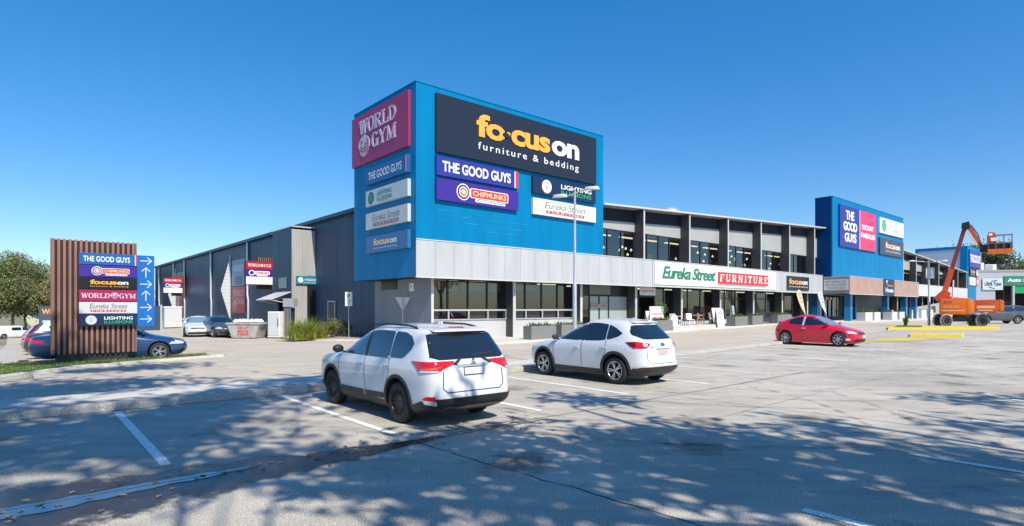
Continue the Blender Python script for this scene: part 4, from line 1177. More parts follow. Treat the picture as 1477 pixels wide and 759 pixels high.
for k, (m, it) in enumerate(rows):
    h = .40
    z0 = zt - (k + 1) * .428 + .014
    mb = MB(); mb.box(0, PW, -.13, -.004, 0, h); p = mb.build('tenant_panel', m, o, .004, loc=(PX, 0, z0))
    for q in it(PW, h): put(q[2], q[0], q[1], p, -.134 - .004 * (q[3] if len(q) > 3 else 0))
mb = MB(); mb.box(2.46, 3.0, .04, .16, 1.2, 3.80); ap = mb.build('arrow_panel', flat('s_arrow', (.006, .135, .47)), o, .004)
for k, d in enumerate('RURURR'):
    z = zt - k * .428 - .20
    a = merge([stroke(-.19, 0, .17, 0, .036), stroke(.18, 0, .04, .13, .036), stroke(.18, 0, .04, -.13, .036)])
    if d == 'U': a = ([(-p[1], p[0], p[2]) for p in a[0]], a[1])
    a = ([(p[0] + 2.73, p[1] + z, p[2]) for p in a[0]], a[1])
    put(a, 'arrow', 's_pale', ap, .034)
# ================================================================== VEHICLES
def curve(pts):
    """smooth monotone interpolation through (z, value) points"""
    x = np.array([p[0] for p in pts], float); y = np.array([p[1] for p in pts], float)
    h = np.diff(x); d = np.diff(y) / h
    m = np.zeros(len(x)); m[0], m[-1] = d[0], d[-1]
    for i in range(1, len(x) - 1):
        if d[i - 1] * d[i] > 0:
            w1, w2 = 2 * h[i] + h[i - 1], h[i] + 2 * h[i - 1]
            m[i] = (w1 + w2) / (w1 / d[i - 1] + w2 / d[i])
    def f(t):
        t = min(max(t, x[0]), x[-1])
        i = min(max(int(np.searchsorted(x, t)) - 1, 0), len(h) - 1)
        s = (t - x[i]) / h[i]
        return float((2 * s**3 - 3 * s**2 + 1) * y[i] + (s**3 - 2 * s**2 + s) * h[i] * m[i] + (-2 * s**3 + 3 * s**2) * y[i + 1] + (s**3 - s**2) * h[i] * m[i + 1])
    return f
def sgnpow(a, e): return math.copysign(abs(a) ** e, a)
class Car:
    """body of horizontal slices: x forward, y left, z up, origin on the ground between the axles"""
    def __init__(s, spec):
        s.sp = spec
        s.fr, s.rr, s.wd = curve(spec['front']), curve(spec['rear']), curve(spec['width'])
        s.nf, s.nr = curve(spec.get('nf', [(0, 4.5), (2, 3.2)])), curve(spec.get('nr', [(0, 7), (.9, 6), (2, 5)]))
        s.belt = spec['belt']
    def S(s, th, z, grow=0):
        xf, xr, w = s.fr(z) + grow, s.rr(z) - grow, s.wd(z) + grow
        c = (xf + xr) / 2
        a = (xf - xr) / 2
        ct, st = math.cos(th), math.sin(th)
        n = s.nf(z) if ct > 0 else s.nr(z)
        return Vector((c + a * sgnpow(ct, 2 / n), w * sgnpow(st, 2 / n), z))
    def loft(s, zs, N, grow=0, top=True, bottom=True, zmap=None):
        vs, fs = [], []
        for z in zs:
            for j in range(N):
                th = 2 * PI * (j + .5) / N
                # spread the samples along flat ends and sides
                k = th % (PI / 2) / (PI / 2)
                k = k + .062 * math.sin(4 * PI * k)
                th = (th // (PI / 2) + k) * PI / 2
                zz = zmap(th, z) if zmap else z
                vs.append(s.S(th, zz, grow))
        n = len(zs)
        for i in range(n - 1):
            for j in range(N): fs.append((i * N + j, i * N + (j + 1) % N, (i + 1) * N + (j + 1) % N, (i + 1) * N + j))
        if bottom: fs.append(tuple(range(N))[::-1])
        if top: fs.append(tuple(range((n - 1) * N, n * N)))
        return vs, fs
    def cut(s, me, name, extra=0.):
        """wheel arches cut out of a closed mesh"""
        sp = s.sp
        o = bpy.data.objects.new('tmp', me); C.objects.link(o)
        rm = []
        for ax in sp['axles']:
            for sg in (1, -1):
                mb = MB(); r = sp['arch'] + extra
                mb.lathe([(.001, 0), (r, 0), (r, .6 * sg), (.001, .6 * sg)], 40, 'y', (ax, (sp['track'] - .30) * sg, sp['wr'] + .02))
                cm = mb.mesh('cut')
                bm = bmesh.new(); bm.from_mesh(cm); bmesh.ops.remove_doubles(bm, verts=bm.verts, dist=.002); bmesh.ops.recalc_face_normals(bm, faces=bm.faces); bm.to_mesh(cm); bm.free()
                c = bpy.data.objects.new('cutter', cm); C.objects.link(c); rm.append(c)
                m = o.modifiers.new('b', 'BOOLEAN'); m.object = c; m.operation = 'DIFFERENCE'; m.solver = 'EXACT'
        bpy.context.view_layer.update()
        new = bpy.data.meshes.new_from_object(o.evaluated_get(bpy.context.evaluated_depsgraph_get()))
        new.materials.clear()
        new.name = name
        bpy.data.objects.remove(o)
        for c in rm: bpy.data.objects.remove(c)
        return new
    def build_body(s):
        sp = s.sp
        zt = sp['front'][-1][0]; z0 = sp['front'][0][0]
        zs = list(np.linspace(z0, s.belt - .25, 9)) + list(np.linspace(s.belt - .23, s.belt + .1, 16)) + list(np.linspace(s.belt + .14, zt - .10, 9)) + [zt - .10 + .1 * math.sin(PI / 2 * q / 12) for q in range(1, 13)]
        vs, fs = s.loft(zs, sp.get('N', 112))
        mb = MB(); mb.add(vs, fs)
        me = mb.mesh('body')
        s.bvh = BVHTree.FromPolygons([Vector(v) for v in mb.v], mb.f)
        me = s.cut(me, 'body')
        me.shade_smooth(); me.set_sharp_from_angle(angle=math.radians(40))
        return me
    # patches that follow the body surface
    def hit(s, p, view, off):
        d = {'L': Vector((0, -1, 0)), 'R': Vector((0, 1, 0)), 'rear': Vector((1, 0, 0)), 'front': Vector((-1, 0, 0)), 'top': Vector((0, 0, -1)), 'CL': Vector((1, -1, 0)).normalized(), 'CR': Vector((1, 1, 0)).normalized()}[view]
        if view in 'LR': o = Vector((p[0], -d.y * 3, p[1]))
        elif view in ('CL', 'CR'):
            e = Vector((1, 1, 0) if view == 'CL' else (1, -1, 0)).normalized(); o = e * p[0] - d * 6; o.z = p[1]
        elif view == 'top': o = Vector((p[0], p[1], 5))
        else: o = Vector((-d.x * 6, p[0], p[1]))
        h = s.bvh.ray_cast(o, d)
        if h[0] is None:
            h = s.bvh.find_nearest(o + d * {'L': 2.4, 'R': 2.4, 'top': 3.5, 'CL': 4.0, 'CR': 4.0}.get(view, 4.1))
        n = h[1] if h[1].dot(d) < 0 else -h[1]
        return h[0] + n * off, n
    def patch(s, view, poly, off=.004, step=.07, depth=.012):
        bm = bmesh.new()
        bm.faces.new([bm.verts.new((p[0], p[1], 0)) for p in poly])
        for ax in (0, 1):
            lo, hi = min(p[ax] for p in poly), max(p[ax] for p in poly)
            k = int((hi - lo) / step)
            for i in range(1, k + 1):
                co = [0, 0, 0]; no = [0, 0, 0]; co[ax] = lo + (hi - lo) * i / (k + 1); no[ax] = 1
                bmesh.ops.bisect_plane(bm, geom=bm.verts[:] + bm.edges[:] + bm.faces[:], plane_co=co, plane_no=no)
        bmesh.ops.triangulate(bm, faces=bm.faces[:])
        nm = {}
        for v in bm.verts:
            v.co, n = s.hit((v.co.x, v.co.y), view, off); nm[v] = n.copy()
        bd = [e for e in bm.edges if len(e.link_faces) == 1]
        r = bmesh.ops.extrude_edge_only(bm, edges=bd)
        new = [v for v in r['geom'] if isinstance(v, bmesh.types.BMVert)]
        old = {tuple(v.co): nm[v] for v in nm}
        for v in new:
            n = old.get(tuple(v.co))
            if n: v.co = v.co - n * depth
        bm.normal_update()
        c = sum((v.co for v in bm.verts), Vector()) / len(bm.verts)
        bmesh.ops.recalc_face_normals(bm, faces=bm.faces)
        me = bpy.data.meshes.new('patch')
        bm.to_mesh(me); bm.free()
        me.shade_smooth(); me.set_sharp_from_angle(angle=math.radians(50))
        return me
    def strip(s, view, pts, w=.012, off=.0025, dens=.05):
        P = [Vector(pts[0])]
        for q in pts[1:]:
            a = P[-1].copy(); b = Vector(q); n = max(1, int((b - a).length / dens))
            P += [a.lerp(b, (i + 1) / n) for i in range(n)]
        vs, fs = [], []
        for i, p in enumerate(P):
            d = (P[min(i + 1, len(P) - 1)] - P[max(i - 1, 0)]).normalized()
            nrm = Vector((-d.y, d.x)) * w / 2
            vs += [s.hit(p + nrm, view, off)[0], s.hit(p - nrm, view, off)[0]]
        for i in range(len(P) - 1): fs.append((2 * i, 2 * i + 2, 2 * i + 3, 2 * i + 1))
        mb = MB(); mb.add(vs, fs); me = mb.mesh('strip'); me.shade_smooth()
        return me
def wheel(parent, x, y, r, w, rim_mat, spokes=7, style=0, rimr=.68):
    sg = 1 if y > 0 else -1
    e = bpy.data.objects.new('wheel', None); C.objects.link(e); e.parent = parent; e.location = (x, y, r); e['name_kind'] = 'wheel'
    h = w / 2
    mb = MB()
    pr = [(rimr * r, -h * .9 * sg), (r * .86, -h * sg), (r * .96, -h * .86 * sg), (r, -h * .6 * sg), (r, h * .6 * sg), (r * .96, h * .86 * sg), (r * .86, h * sg), (r * .76, h * .95 * sg), (rimr * r, h * .86 * sg), (rimr * r * .97, h * .4 * sg)]
    mb.lathe(pr, 40, 'y'); mb.build('tyre', 'rubber', e, smooth=45)
    R = rimr * r
    mb = MB(); mb.lathe([(R, h * .84 * sg), (R * .93, h * .80 * sg), (R * .90, h * .1 * sg), (.02, -h * .1 * sg)], 32, 'y'); mb.build('barrel', 'plastic', e, smooth=40)
    mb = MB()
    mb.lathe([(R * 1.01, h * .82 * sg), (R * .99, h * .90 * sg), (R * .93, h * .88 * sg), (R * .90, h * .6 * sg)], 40, 'y')
    mb.lathe([(.001, h * .74 * sg), (R * .15, h * .74 * sg), (R * .2, h * .6 * sg), (R * .2, h * .2 * sg)], 16, 'y')
    for k in range(spokes):
        a = 2 * PI * k / spokes
        for da in ((0,) if style == 0 else (-.11, .11)):
            c0, s0 = math.cos(a + da * .6), math.sin(a + da * .6)
            c1, s1 = math.cos(a + da * 1.5), math.sin(a + da * 1.5)
            wd0, wd1 = (R * .10, R * .085) if style == 0 else (R * .06, R * .055)
            def P(c, s_, rad, off, yy): return (c * rad - s_ * off, yy * sg, s_ * rad + c * off)
            lo = [P(c0, s0, R * .12, -wd0, h * .3), P(c0, s0, R * .12, wd0, h * .3), P(c0, s0, R * .12, wd0, h * .68), P(c0, s0, R * .12, -wd0, h * .68)]
            hi = [P(c1, s1, R * .96, -wd1, h * .35), P(c1, s1, R * .96, wd1, h * .35), P(c1, s1, R * .96, wd1, h * .80), P(c1, s1, R * .96, -wd1, h * .80)]
            mb.hexa(lo, hi)
    mb.build('rim', rim_mat, e, .004, 40)
    return e
def build_car(name, label, cat, sp, pos, heading, group=None, detail=True):
    root = empty(name, pos, heading, label, cat, group)
    c = Car(sp)
    me = c.build_body()
    body = link('body', me, [sp['paint'], 'plastic'], root)
    # underside and arch insides are dark
    for p in body.data.polygons:
        q = p.center
        if p.normal.z < -.75 and q.z < sp['front'][0][0] + .03: p.material_index = 1
        for ax in sp['axles']:
            if math.hypot(q.x - ax, q.z - sp['wr'] - .02) < sp['arch'] + .004 and abs(q.y) < sp['track'] + .5:
                nn = p.normal
                if abs(nn.y) > .9 and abs(q.y) < sp['track'] - .25 or math.hypot(q.x - ax, q.z - sp['wr'] - .02) > sp['arch'] - .05 and abs(nn.y) < .5 and (nn.x * (q.x - ax) + nn.z * (q.z - sp['wr'] - .02)) < 0: p.material_index = 1
    def addp(nm, mat, view, poly, off=.005, step=.07, depth=.014, par=None):
        vs = {'side': ('L', 'R'), 'corner': ('CL', 'CR')}.get(view, (view,))
        if view == 'corner': poly = corner(sp, poly)
        for v in vs:
            m_ = c.patch(v, poly, off, step, depth); m_.name = nm
            link(nm, m_, mat, par or root)
    for it in sp.get('patches', []): addp(*it[:4], **(it[4] if len(it) > 4 else {}))
    for nm, view, pts, w in sp.get('seams', []):
        for v in ({'side': ('L', 'R')}.get(view, (view,))):
            m_ = c.strip(v, pts, w); m_.name = nm; link(nm, m_, 'seam', root)
    for nm, mat, view, pts, w, off in sp.get('strips', []):
        for v in ({'side': ('L', 'R')}.get(view, (view,))):
            m_ = c.strip(v, pts, w, off); m_.name = nm; link(nm, m_, mat, root)
    # arch trims: a flat ring that follows the flank
    if sp.get('archtrim'):
        for ax in sp['axles']:
            for v in ('L', 'R'):
                vs, fs = [], []; r0, r1 = sp['arch'] - .012, sp['arch'] + sp['archtrim']
                K = 26
                for i in range(K + 1):
                    a = math.radians(-12 + 204 * i / K)
                    for r, off in ((r0, -.02), (r0, .014), (r1, .014), (r1, -.005)):
                        q = (ax + r * math.cos(a), max(sp['wr'] + .02 + r * math.sin(a), sp['front'][0][0] + .01))
                        h = c.hit(q, v, off)[0]; vs.append(h)
                for i in range(K):
                    for j in range(3): fs.append((4 * i + j, 4 * i + 4 + j, 4 * i + 5 + j, 4 * i + 1 + j))
                mb = MB(); mb.add(vs, fs); mb.build('arch_trim', 'plastic', root, smooth=40)
    # dark lower cladding that wraps the whole car; its upper edge varies along the car
    if sp.get('clad'):
        zc = sp['clad']; z0 = sp['front'][0][0] + .005
        vs, fs = c.loft(np.linspace(0, 1, 7), 112, .012, True, True, lambda th, t: z0 + (zc(c.S(th, .4).x) - z0) * t)
        mb = MB(); mb.add(vs, fs); m2 = c.cut(mb.mesh('cladding'), 'cladding', -.004)
        m2.shade_smooth(); m2.set_sharp_from_angle(angle=math.radians(35))
        link('cladding', m2, 'plastic', root)
    for ax in sp['axles']:
        for sg in (1, -1): wheel(root, ax, sg * (sp['track'] - sp['tw'] / 2), sp['wr'], sp['tw'], sp['rim'], sp.get('spokes', 7), sp.get('style', 0))
    # mirrors, handles
    mx, mz = sp['mirror']
    for sg in (1, -1):
        yb = c.hit((mx, mz - .03), 'L' if sg > 0 else 'R', 0)[0].y
        mb = MB(); mb.lathe([(.001, -.07), (.05, -.065), (.085, -.02), (.09, .03), (.07, .07), (.001, .08)], 12, 'x')
        m_ = mb.mesh('mirror', 0, 50)
        o = link('mirror', m_, sp.get('mirror_mat', sp['paint']), root); o.location = (mx, yb + sg * .14, mz + .04); o.scale = (.85, 1.25, .9)
        mb = MB(); mb.bar((mx, yb - sg * .02, mz - .03), (mx, yb + sg * .1, mz), .05, .03); mb.build('mirror_arm', 'plastic', root)
        for hx, hz in sp.get('handles', []):
            p = c.hit((hx, hz), 'L' if sg > 0 else 'R', .018)[0]
            mb = MB(); mb.box(-.10, .10, -.014, .014, -.017, .017); m_ = mb.mesh('handle', .012, 40)
            o = link('handle', m_, sp.get('handle_mat', sp['paint']), root); o.location = p
    return root, c
def corner(spec, pts):
    """lamp outline that wraps the rear corner: ('r', y, z) on the tail, ('s', x, z) on the flank"""
    fr, wd = curve(spec['rear']), curve(spec['width'])
    return [(((fr(b) + a) if k == 'r' else (a + wd(b))) / math.sqrt(2), b) for k, a, b in pts]
def smooth_poly(pts, n=1):
    for _ in range(n):
        q = []
        for i in range(len(pts)):
            a, b = Vector(pts[i]), Vector(pts[(i + 1) % len(pts)])
            q += [tuple(a.lerp(b, .09)), tuple(a.lerp(b, .91))]
        pts = q
    return pts
SP = smooth_poly
# ---- white seven-seat wagon, nearest
suv = dict(paint='pwhite', belt=1.06, wr=.352, tw=.235, track=.885, arch=.415, axles=(1.335, -1.335), rim='rimdark', spokes=10, style=1, archtrim=.045,
  front=[(.21, 2.02), (.30, 2.20), (.45, 2.31), (.70, 2.32), (.85, 2.28), (.95, 2.12), (1.02, 1.72), (1.07, 1.30), (1.12, 1.08), (1.30, .72), (1.45, .43), (1.56, .18), (1.61, .02), (1.65, -.20), (1.675, -.55)],
  rear=[(.21, -2.0), (.30, -2.22), (.40, -2.335), (.52, -2.365), (.60, -2.345), (.78, -2.33), (.94, -2.31), (1.04, -2.285), (1.12, -2.235), (1.25, -2.14), (1.40, -2.03), (1.54, -1.93), (1.60, -1.80), (1.65, -1.35), (1.675, -.55)],
  width=[(.21, .78), (.30, .85), (.42, .885), (.60, .896), (.80, .905), (.92, .90), (1.00, .885), (1.06, .868), (1.12, .848), (1.30, .792), (1.46, .732), (1.56, .685), (1.615, .61), (1.65, .47), (1.668, .27), (1.675, .04)],
  nr=[(0, 10), (.9, 10), (1.1, 10), (1.5, 9), (1.6, 6), (1.66, 3.5), (2, 3)], nf=[(0, 6), (1.1, 6), (1.6, 4.5), (2, 3)],
  mirror=(.86, 1.12), mirror_mat='plastic', handles=[(.02, .93), (-.98, .95)], handle_mat='chrome',
  clad=lambda x: .50 if x < -2.15 else (.50 - (x + 2.15) / .42 * .16 if x < -1.73 else (.34 if x < 1.8 else .42)),
  patches=[('side_window', 'carglass', 'side', SP([(.95, 1.095), (.40, 1.43), (.14, 1.535), (-.06, 1.55), (-.09, 1.085)])),
   ('side_window', 'carglass', 'side', SP([(-.20, 1.085), (-.17, 1.54), (-.60, 1.555), (-.98, 1.545), (-1.00, 1.10)])),
   ('side_window', 'carglass', 'side', SP([(-1.03, 1.10), (-1.01, 1.55), (-1.36, 1.535), (-1.56, 1.48), (-1.70, 1.36), (-1.66, 1.26), (-1.50, 1.13), (-1.42, 1.105)])),
   ('pillar_trim', 'plastic', 'side', [(-.085, 1.09), (-.055, 1.535), (-.175, 1.535), (-.205, 1.09)], dict(off=.003)),
   ('rear_window', 'carglass', 'rear', SP([(-.77, 1.11), (.77, 1.11), (.65, 1.545), (-.65, 1.545)]), dict(off=.006)),
   ('windscreen', 'carglass', 'front', SP([(-.70, 1.13), (.70, 1.13), (.56, 1.54), (-.56, 1.54)])),
   ('tail_light', 'red', 'corner', [('r', .36, 1.085), ('r', .62, 1.09), ('r', .86, 1.085), ('s', -2.10, 1.085), ('s', -1.76, 1.085), ('s', -1.90, 1.02), ('s', -2.05, .92), ('s', -2.2, .915), ('r', .84, .92), ('r', .70, .925), ('r', .60, .97), ('r', .42, 1.03)], dict(off=.012, depth=.022, step=.04)),
   ('lamp_lens', 'amber', 'corner', [('s', -2.04, .97), ('s', -2.08, .95), ('r', .84, .955), ('r', .66, .99), ('r', .64, 1.01), ('r', .84, .99)], dict(off=.018, step=.04)),
   ('lamp_lens', 'clear', 'corner', [('s', -2.05, .915), ('s', -2.09, .945), ('r', .84, .945), ('r', .70, .948), ('r', .72, .920)], dict(off=.018, step=.04)),
   ('lamp_trim', 'plastic', 'rear', [(.42, 1.04), (.26, 1.115), (.20, 1.115), (.34, 1.02)], dict(off=.014)),
   ('lamp_trim', 'plastic', 'rear', [(-.42, 1.04), (-.26, 1.115), (-.20, 1.115), (-.34, 1.02)], dict(off=.014)),
   ('number_plate', 'plate', 'rear', [(-.185, .86), (.19, .86), (.19, .97), (-.19, .97)], dict(off=.012)),
   ('plate_frame', 'plastic', 'rear', [(-.20, .845), (.20, .845), (.20, .985), (-.20, .985)], dict(off=.008)),
   ('plate_recess', 'psilver', 'rear', [(-.30, .985), (.30, .985), (.33, 1.03), (-.33, 1.03)], dict(off=.010)),
   ('brake_light', 'red', 'rear', [(-.16, 1.575), (.16, 1.575), (.15, 1.605), (-.15, 1.605)], dict(off=.03)),
   ('fog_light', 'red', 'rear', SP([(.74, .47), (.86, .49), (.84, .54), (.76, .54)]), dict(off=.024)), ('fog_light', 'red', 'rear', SP([(-.74, .40), (-.86, .42), (-.85, .53), (-.75, .53)]), dict(off=.024)),
   ('reflector', 'clear', 'rear', SP([(.72, .40), (.84, .42), (.86, .48), (.74, .465)]), dict(off=.024)),
   ('diffuser', 'rimdark', 'rear', SP([(-.62, .30), (.62, .30), (.58, .36), (-.58, .36)]), dict(off=.022)),
   ('headlight', 'clear', 'side', SP([(2.2, .80), (1.75, .90), (1.85, .78)])), ('headlight', 'clear', 'front', SP([(.85, .76), (.85, .88), (.5, .84), (.52, .78)]))],
  seams=[('door_seam', 'side', [(.93, 1.08), (.98, .80), (.90, .42)], .018), ('door_seam', 'side', [(-.13, 1.08), (-.15, .42)], .018), ('door_seam', 'side', [(-1.02, 1.09), (-1.06, .84), (-.95, .62), (-.90, .42)], .018), ('door_seam', 'side', [(.93, 1.085), (-1.02, 1.085)], .010),
   ('door_seam', 'rear', [(-.60, .93), (-.62, .66), (-.54, .59), (.54, .59), (.62, .66), (.60, .93)], .018)],
  strips=[('side_moulding', 'plastic', 'side', [(.85, .40), (-.10, .40)], .10, .016), ('side_moulding', 'plastic', 'side', [(-.16, .40), (-.86, .42)], .10, .016)])
SUV_POS = W(-10.22, -16.28)
ROTV = math.atan2(VY, VX)
o, c = build_car('white_wagon', 'white seven seat wagon parked nearest, black roof rails and black wheels', 'car', suv, SUV_POS, ROTV)
for sg in (1, -1):
    mb = MB(); mb.tube([(.1, sg * .635, 1.60), (.02, sg * .63, 1.635), (-.5, sg * .63, 1.668), (-1.2, sg * .625, 1.66), (-1.52, sg * .62, 1.625), (-1.6, sg * .615, 1.57)], [.01, .018, .018, .018, .018, .01], 8); mb.build('roof_rail', 'plastic', o, smooth=60)
mb = MB(); mb.hexa([(-1.78, -.56, 1.59), (-1.78, .56, 1.59), (-2.0, .575, 1.555), (-2.05, 0, 1.56), (-2.0, -.575, 1.555)], [(-1.70, -.48, 1.632), (-1.70, .48, 1.632), (-1.99, .55, 1.59), (-2.04, 0, 1.605), (-1.99, -.55, 1.59)]); mb.build('spoiler', 'pwhite', o, .014, 50)
mb = MB(); mb.tube([(-2.22, -.02, 1.14), (-2.20, -.05, 1.165), (-2.19, -.5, 1.19)], .014, 6); mb.build('wiper', 'plastic', o)
mb = MB(); mb.lathe([(.03, 0), (.035, .03), (.012, .055)], 8, 'z', (-1.3, 0, 1.66)); mb.prism_y([(-1.36, 1.665), (-1.2, 1.665), (-1.38, 1.72)], -.02, .02); mb.build('antenna', 'pwhite', o)
mb = MB()
for a in (90, 210, 330):
    r = .026; cx, cz = r * math.cos(math.radians(a)), r * math.sin(math.radians(a))
    d = Vector((math.cos(math.radians(a)), math.sin(math.radians(a)))); q = Vector((-d.y, d.x))
    P = [Vector((cx, cz)) - d * r, Vector((cx, cz)) + q * r * .58, Vector((cx, cz)) + d * r, Vector((cx, cz)) - q * r * .58]
    mb.prism_x([(p.x, p.y + 1.065) for p in P], -2.325, -2.28)
mb.build('emblem', 'chrome', o)
# ---- pearl white compact wagon
cx5 = dict(paint='pwhite2', belt=1.05, wr=.355, tw=.23, track=.90, arch=.42, axles=(1.35, -1.35), rim='rim', spokes=5, style=1, archtrim=.06,
  front=[(.21, 1.98), (.30, 2.15), (.45, 2.26), (.65, 2.29), (.80, 2.24), (.92, 2.0), (1.0, 1.62), (1.06, 1.28), (1.12, 1.05), (1.30, .66), (1.45, .34), (1.56, .06), (1.62, -.12), (1.66, -.35), (1.69, -.70)],
  rear=[(.21, -1.95), (.30, -2.12), (.42, -2.235), (.56, -2.25), (.66, -2.215), (.85, -2.20), (.98, -2.19), (1.08, -2.15), (1.18, -2.07), (1.34, -1.90), (1.48, -1.74), (1.575, -1.66), (1.62, -1.56), (1.665, -1.22), (1.69, -.70)],
  width=[(.21, .80), (.30, .86), (.42, .90), (.60, .912), (.80, .918), (.93, .908), (1.02, .885), (1.10, .845), (1.30, .765), (1.46, .69), (1.57, .62), (1.63, .52), (1.665, .38), (1.683, .22), (1.69, .04)],
  nr=[(0, 5.5), (.9, 5.2), (1.1, 4.6), (1.5, 4.6), (1.62, 3.6), (2, 3)],
  mirror=(.80, 1.10), mirror_mat='plastic', handles=[(-.02, .90), (-.98, .93)],
  clad=lambda x: .48 if x < -2.1 else (.48 - (x + 2.1) / .40 * .10 if x < -1.7 else (.36 if x < 1.8 else .34)),
  patches=[('side_window', 'carglass', 'side', SP([(.86, 1.09), (.30, 1.45), (.05, 1.535), (-.14, 1.55), (-.16, 1.08)])),
   ('side_window', 'carglass', 'side', SP([(-.24, 1.085), (-.22, 1.555), (-.62, 1.56), (-.98, 1.53), (-1.0, 1.13), (-.8, 1.10)])),
   ('side_window', 'carglass', 'side', SP([(-1.03, 1.135), (-1.01, 1.525), (-1.24, 1.45), (-1.50, 1.31), (-1.40, 1.23), (-1.2, 1.165)])),
   ('pillar_trim', 'plastic', 'side', [(-.145, 1.08), (-.125, 1.55), (-.225, 1.555), (-.25, 1.08)], dict(off=.003)),
   ('rear_window', 'carglass', 'rear', SP([(-.56, 1.16), (.56, 1.16), (.69, 1.27), (.66, 1.36), (.54, 1.52), (-.54, 1.52), (-.66, 1.36), (-.69, 1.27)]), dict(off=.006)),
   ('windscreen', 'carglass', 'front', SP([(-.70, 1.13), (.70, 1.13), (.56, 1.54), (-.56, 1.54)])),
   ('tail_light', 'red', 'corner', [('r', .48, 1.06), ('r', .70, 1.085), ('r', .86, 1.10), ('s', -2.0, 1.11), ('s', -1.68, 1.09), ('s', -1.85, 1.0), ('s', -2.0, .94), ('r', .84, .945), ('r', .68, .95), ('r', .56, .985)], dict(off=.012, depth=.022, step=.04)),
   ('lamp_lens', 'darkred', 'corner', [('s', -1.72, 1.08), ('s', -1.86, 1.005), ('s', -2.02, .965), ('s', -2.08, 1.0), ('s', -1.98, 1.085)], dict(off=.017, step=.04)),
   ('lamp_lens', 'clear', 'corner', [('r', .60, 1.0), ('r', .74, .985), ('r', .72, 1.05), ('r', .60, 1.05)], dict(off=.018, step=.04)),
   ('number_plate', flat('plate_pink', (.60, .42, .44)), 'rear', [(-.19, .78), (.19, .78), (.19, .89), (-.19, .89)], dict(off=.012)),
   ('plate_garnish', 'chrome', 'rear', [(-.30, .915), (.30, .915), (.28, .94), (-.28, .94)], dict(off=.016)),
   ('emblem', 'chrome', 'rear', SP([(-.07, .99), (.07, .99), (.09, 1.04), (0, 1.075), (-.09, 1.04)]), dict(off=.012)),
   ('badge', 'chrome', 'rear', [(.35, .96), (.50, .96), (.50, .98), (.35, .98)], dict(off=.006)), ('badge', 'chrome', 'rear', [(-.50, .96), (-.35, .96), (-.35, .98), (-.50, .98)], dict(off=.006)),
   ('brake_light', 'red', 'rear', [(-.16, 1.585), (.16, 1.585), (.15, 1.61), (-.15, 1.61)], dict(off=.03)),
   ('fog_light', 'darkred', 'rear', SP([(.66, .40), (.82, .41), (.82, .45), (.66, .44)]), dict(off=.024)), ('fog_light', 'darkred', 'rear', SP([(-.66, .40), (-.82, .41), (-.82, .45), (-.66, .44)]), dict(off=.024)),
   ('headlight', 'clear', 'side', SP([(2.2, .80), (1.72, .92), (1.8, .80)])), ('indicator', 'amber', 'side', SP([(2.18, .72), (2.02, .75), (2.05, .70)]))],
  seams=[('door_seam', 'side', [(.86, 1.07), (.92, .80), (.84, .40)], .018), ('door_seam', 'side', [(-.19, 1.07), (-.20, .40)], .018), ('door_seam', 'side', [(-1.02, 1.12), (-1.06, .86), (-.95, .64), (-.92, .40)], .018),
   ('door_seam', 'rear', [(-.56, .95), (-.60, .70), (-.52, .56), (.52, .56), (.60, .70), (.56, .95)], .012)])
o, c = build_car('white_wagon', 'pearl white compact wagon with silver wheels in the bay before the street lamp', 'car', cx5, W(-3.42, -15.45), ROTV - .02)
mb = MB(); mb.hexa([(-1.44, -.48, 1.61), (-1.44, .48, 1.61), (-1.68, .50, 1.575), (-1.76, 0, 1.58), (-1.68, -.50, 1.575)], [(-1.40, -.40, 1.648), (-1.40, .40, 1.648), (-1.67, .47, 1.60), (-1.755, 0, 1.618), (-1.67, -.47, 1.60)]); mb.build('spoiler', 'pwhite2', o, .014, 50)
mb = MB(); mb.tube([(-2.10, .04, 1.175), (-2.07, .02, 1.19), (-2.02, -.42, 1.225)], .014, 6); mb.build('wiper', 'plastic', o)
mb = MB(); mb.prism_y([(-1.30, 1.655), (-1.14, 1.67), (-1.36, 1.735)], -.018, .018); mb.build('antenna', 'pwhite2', o)
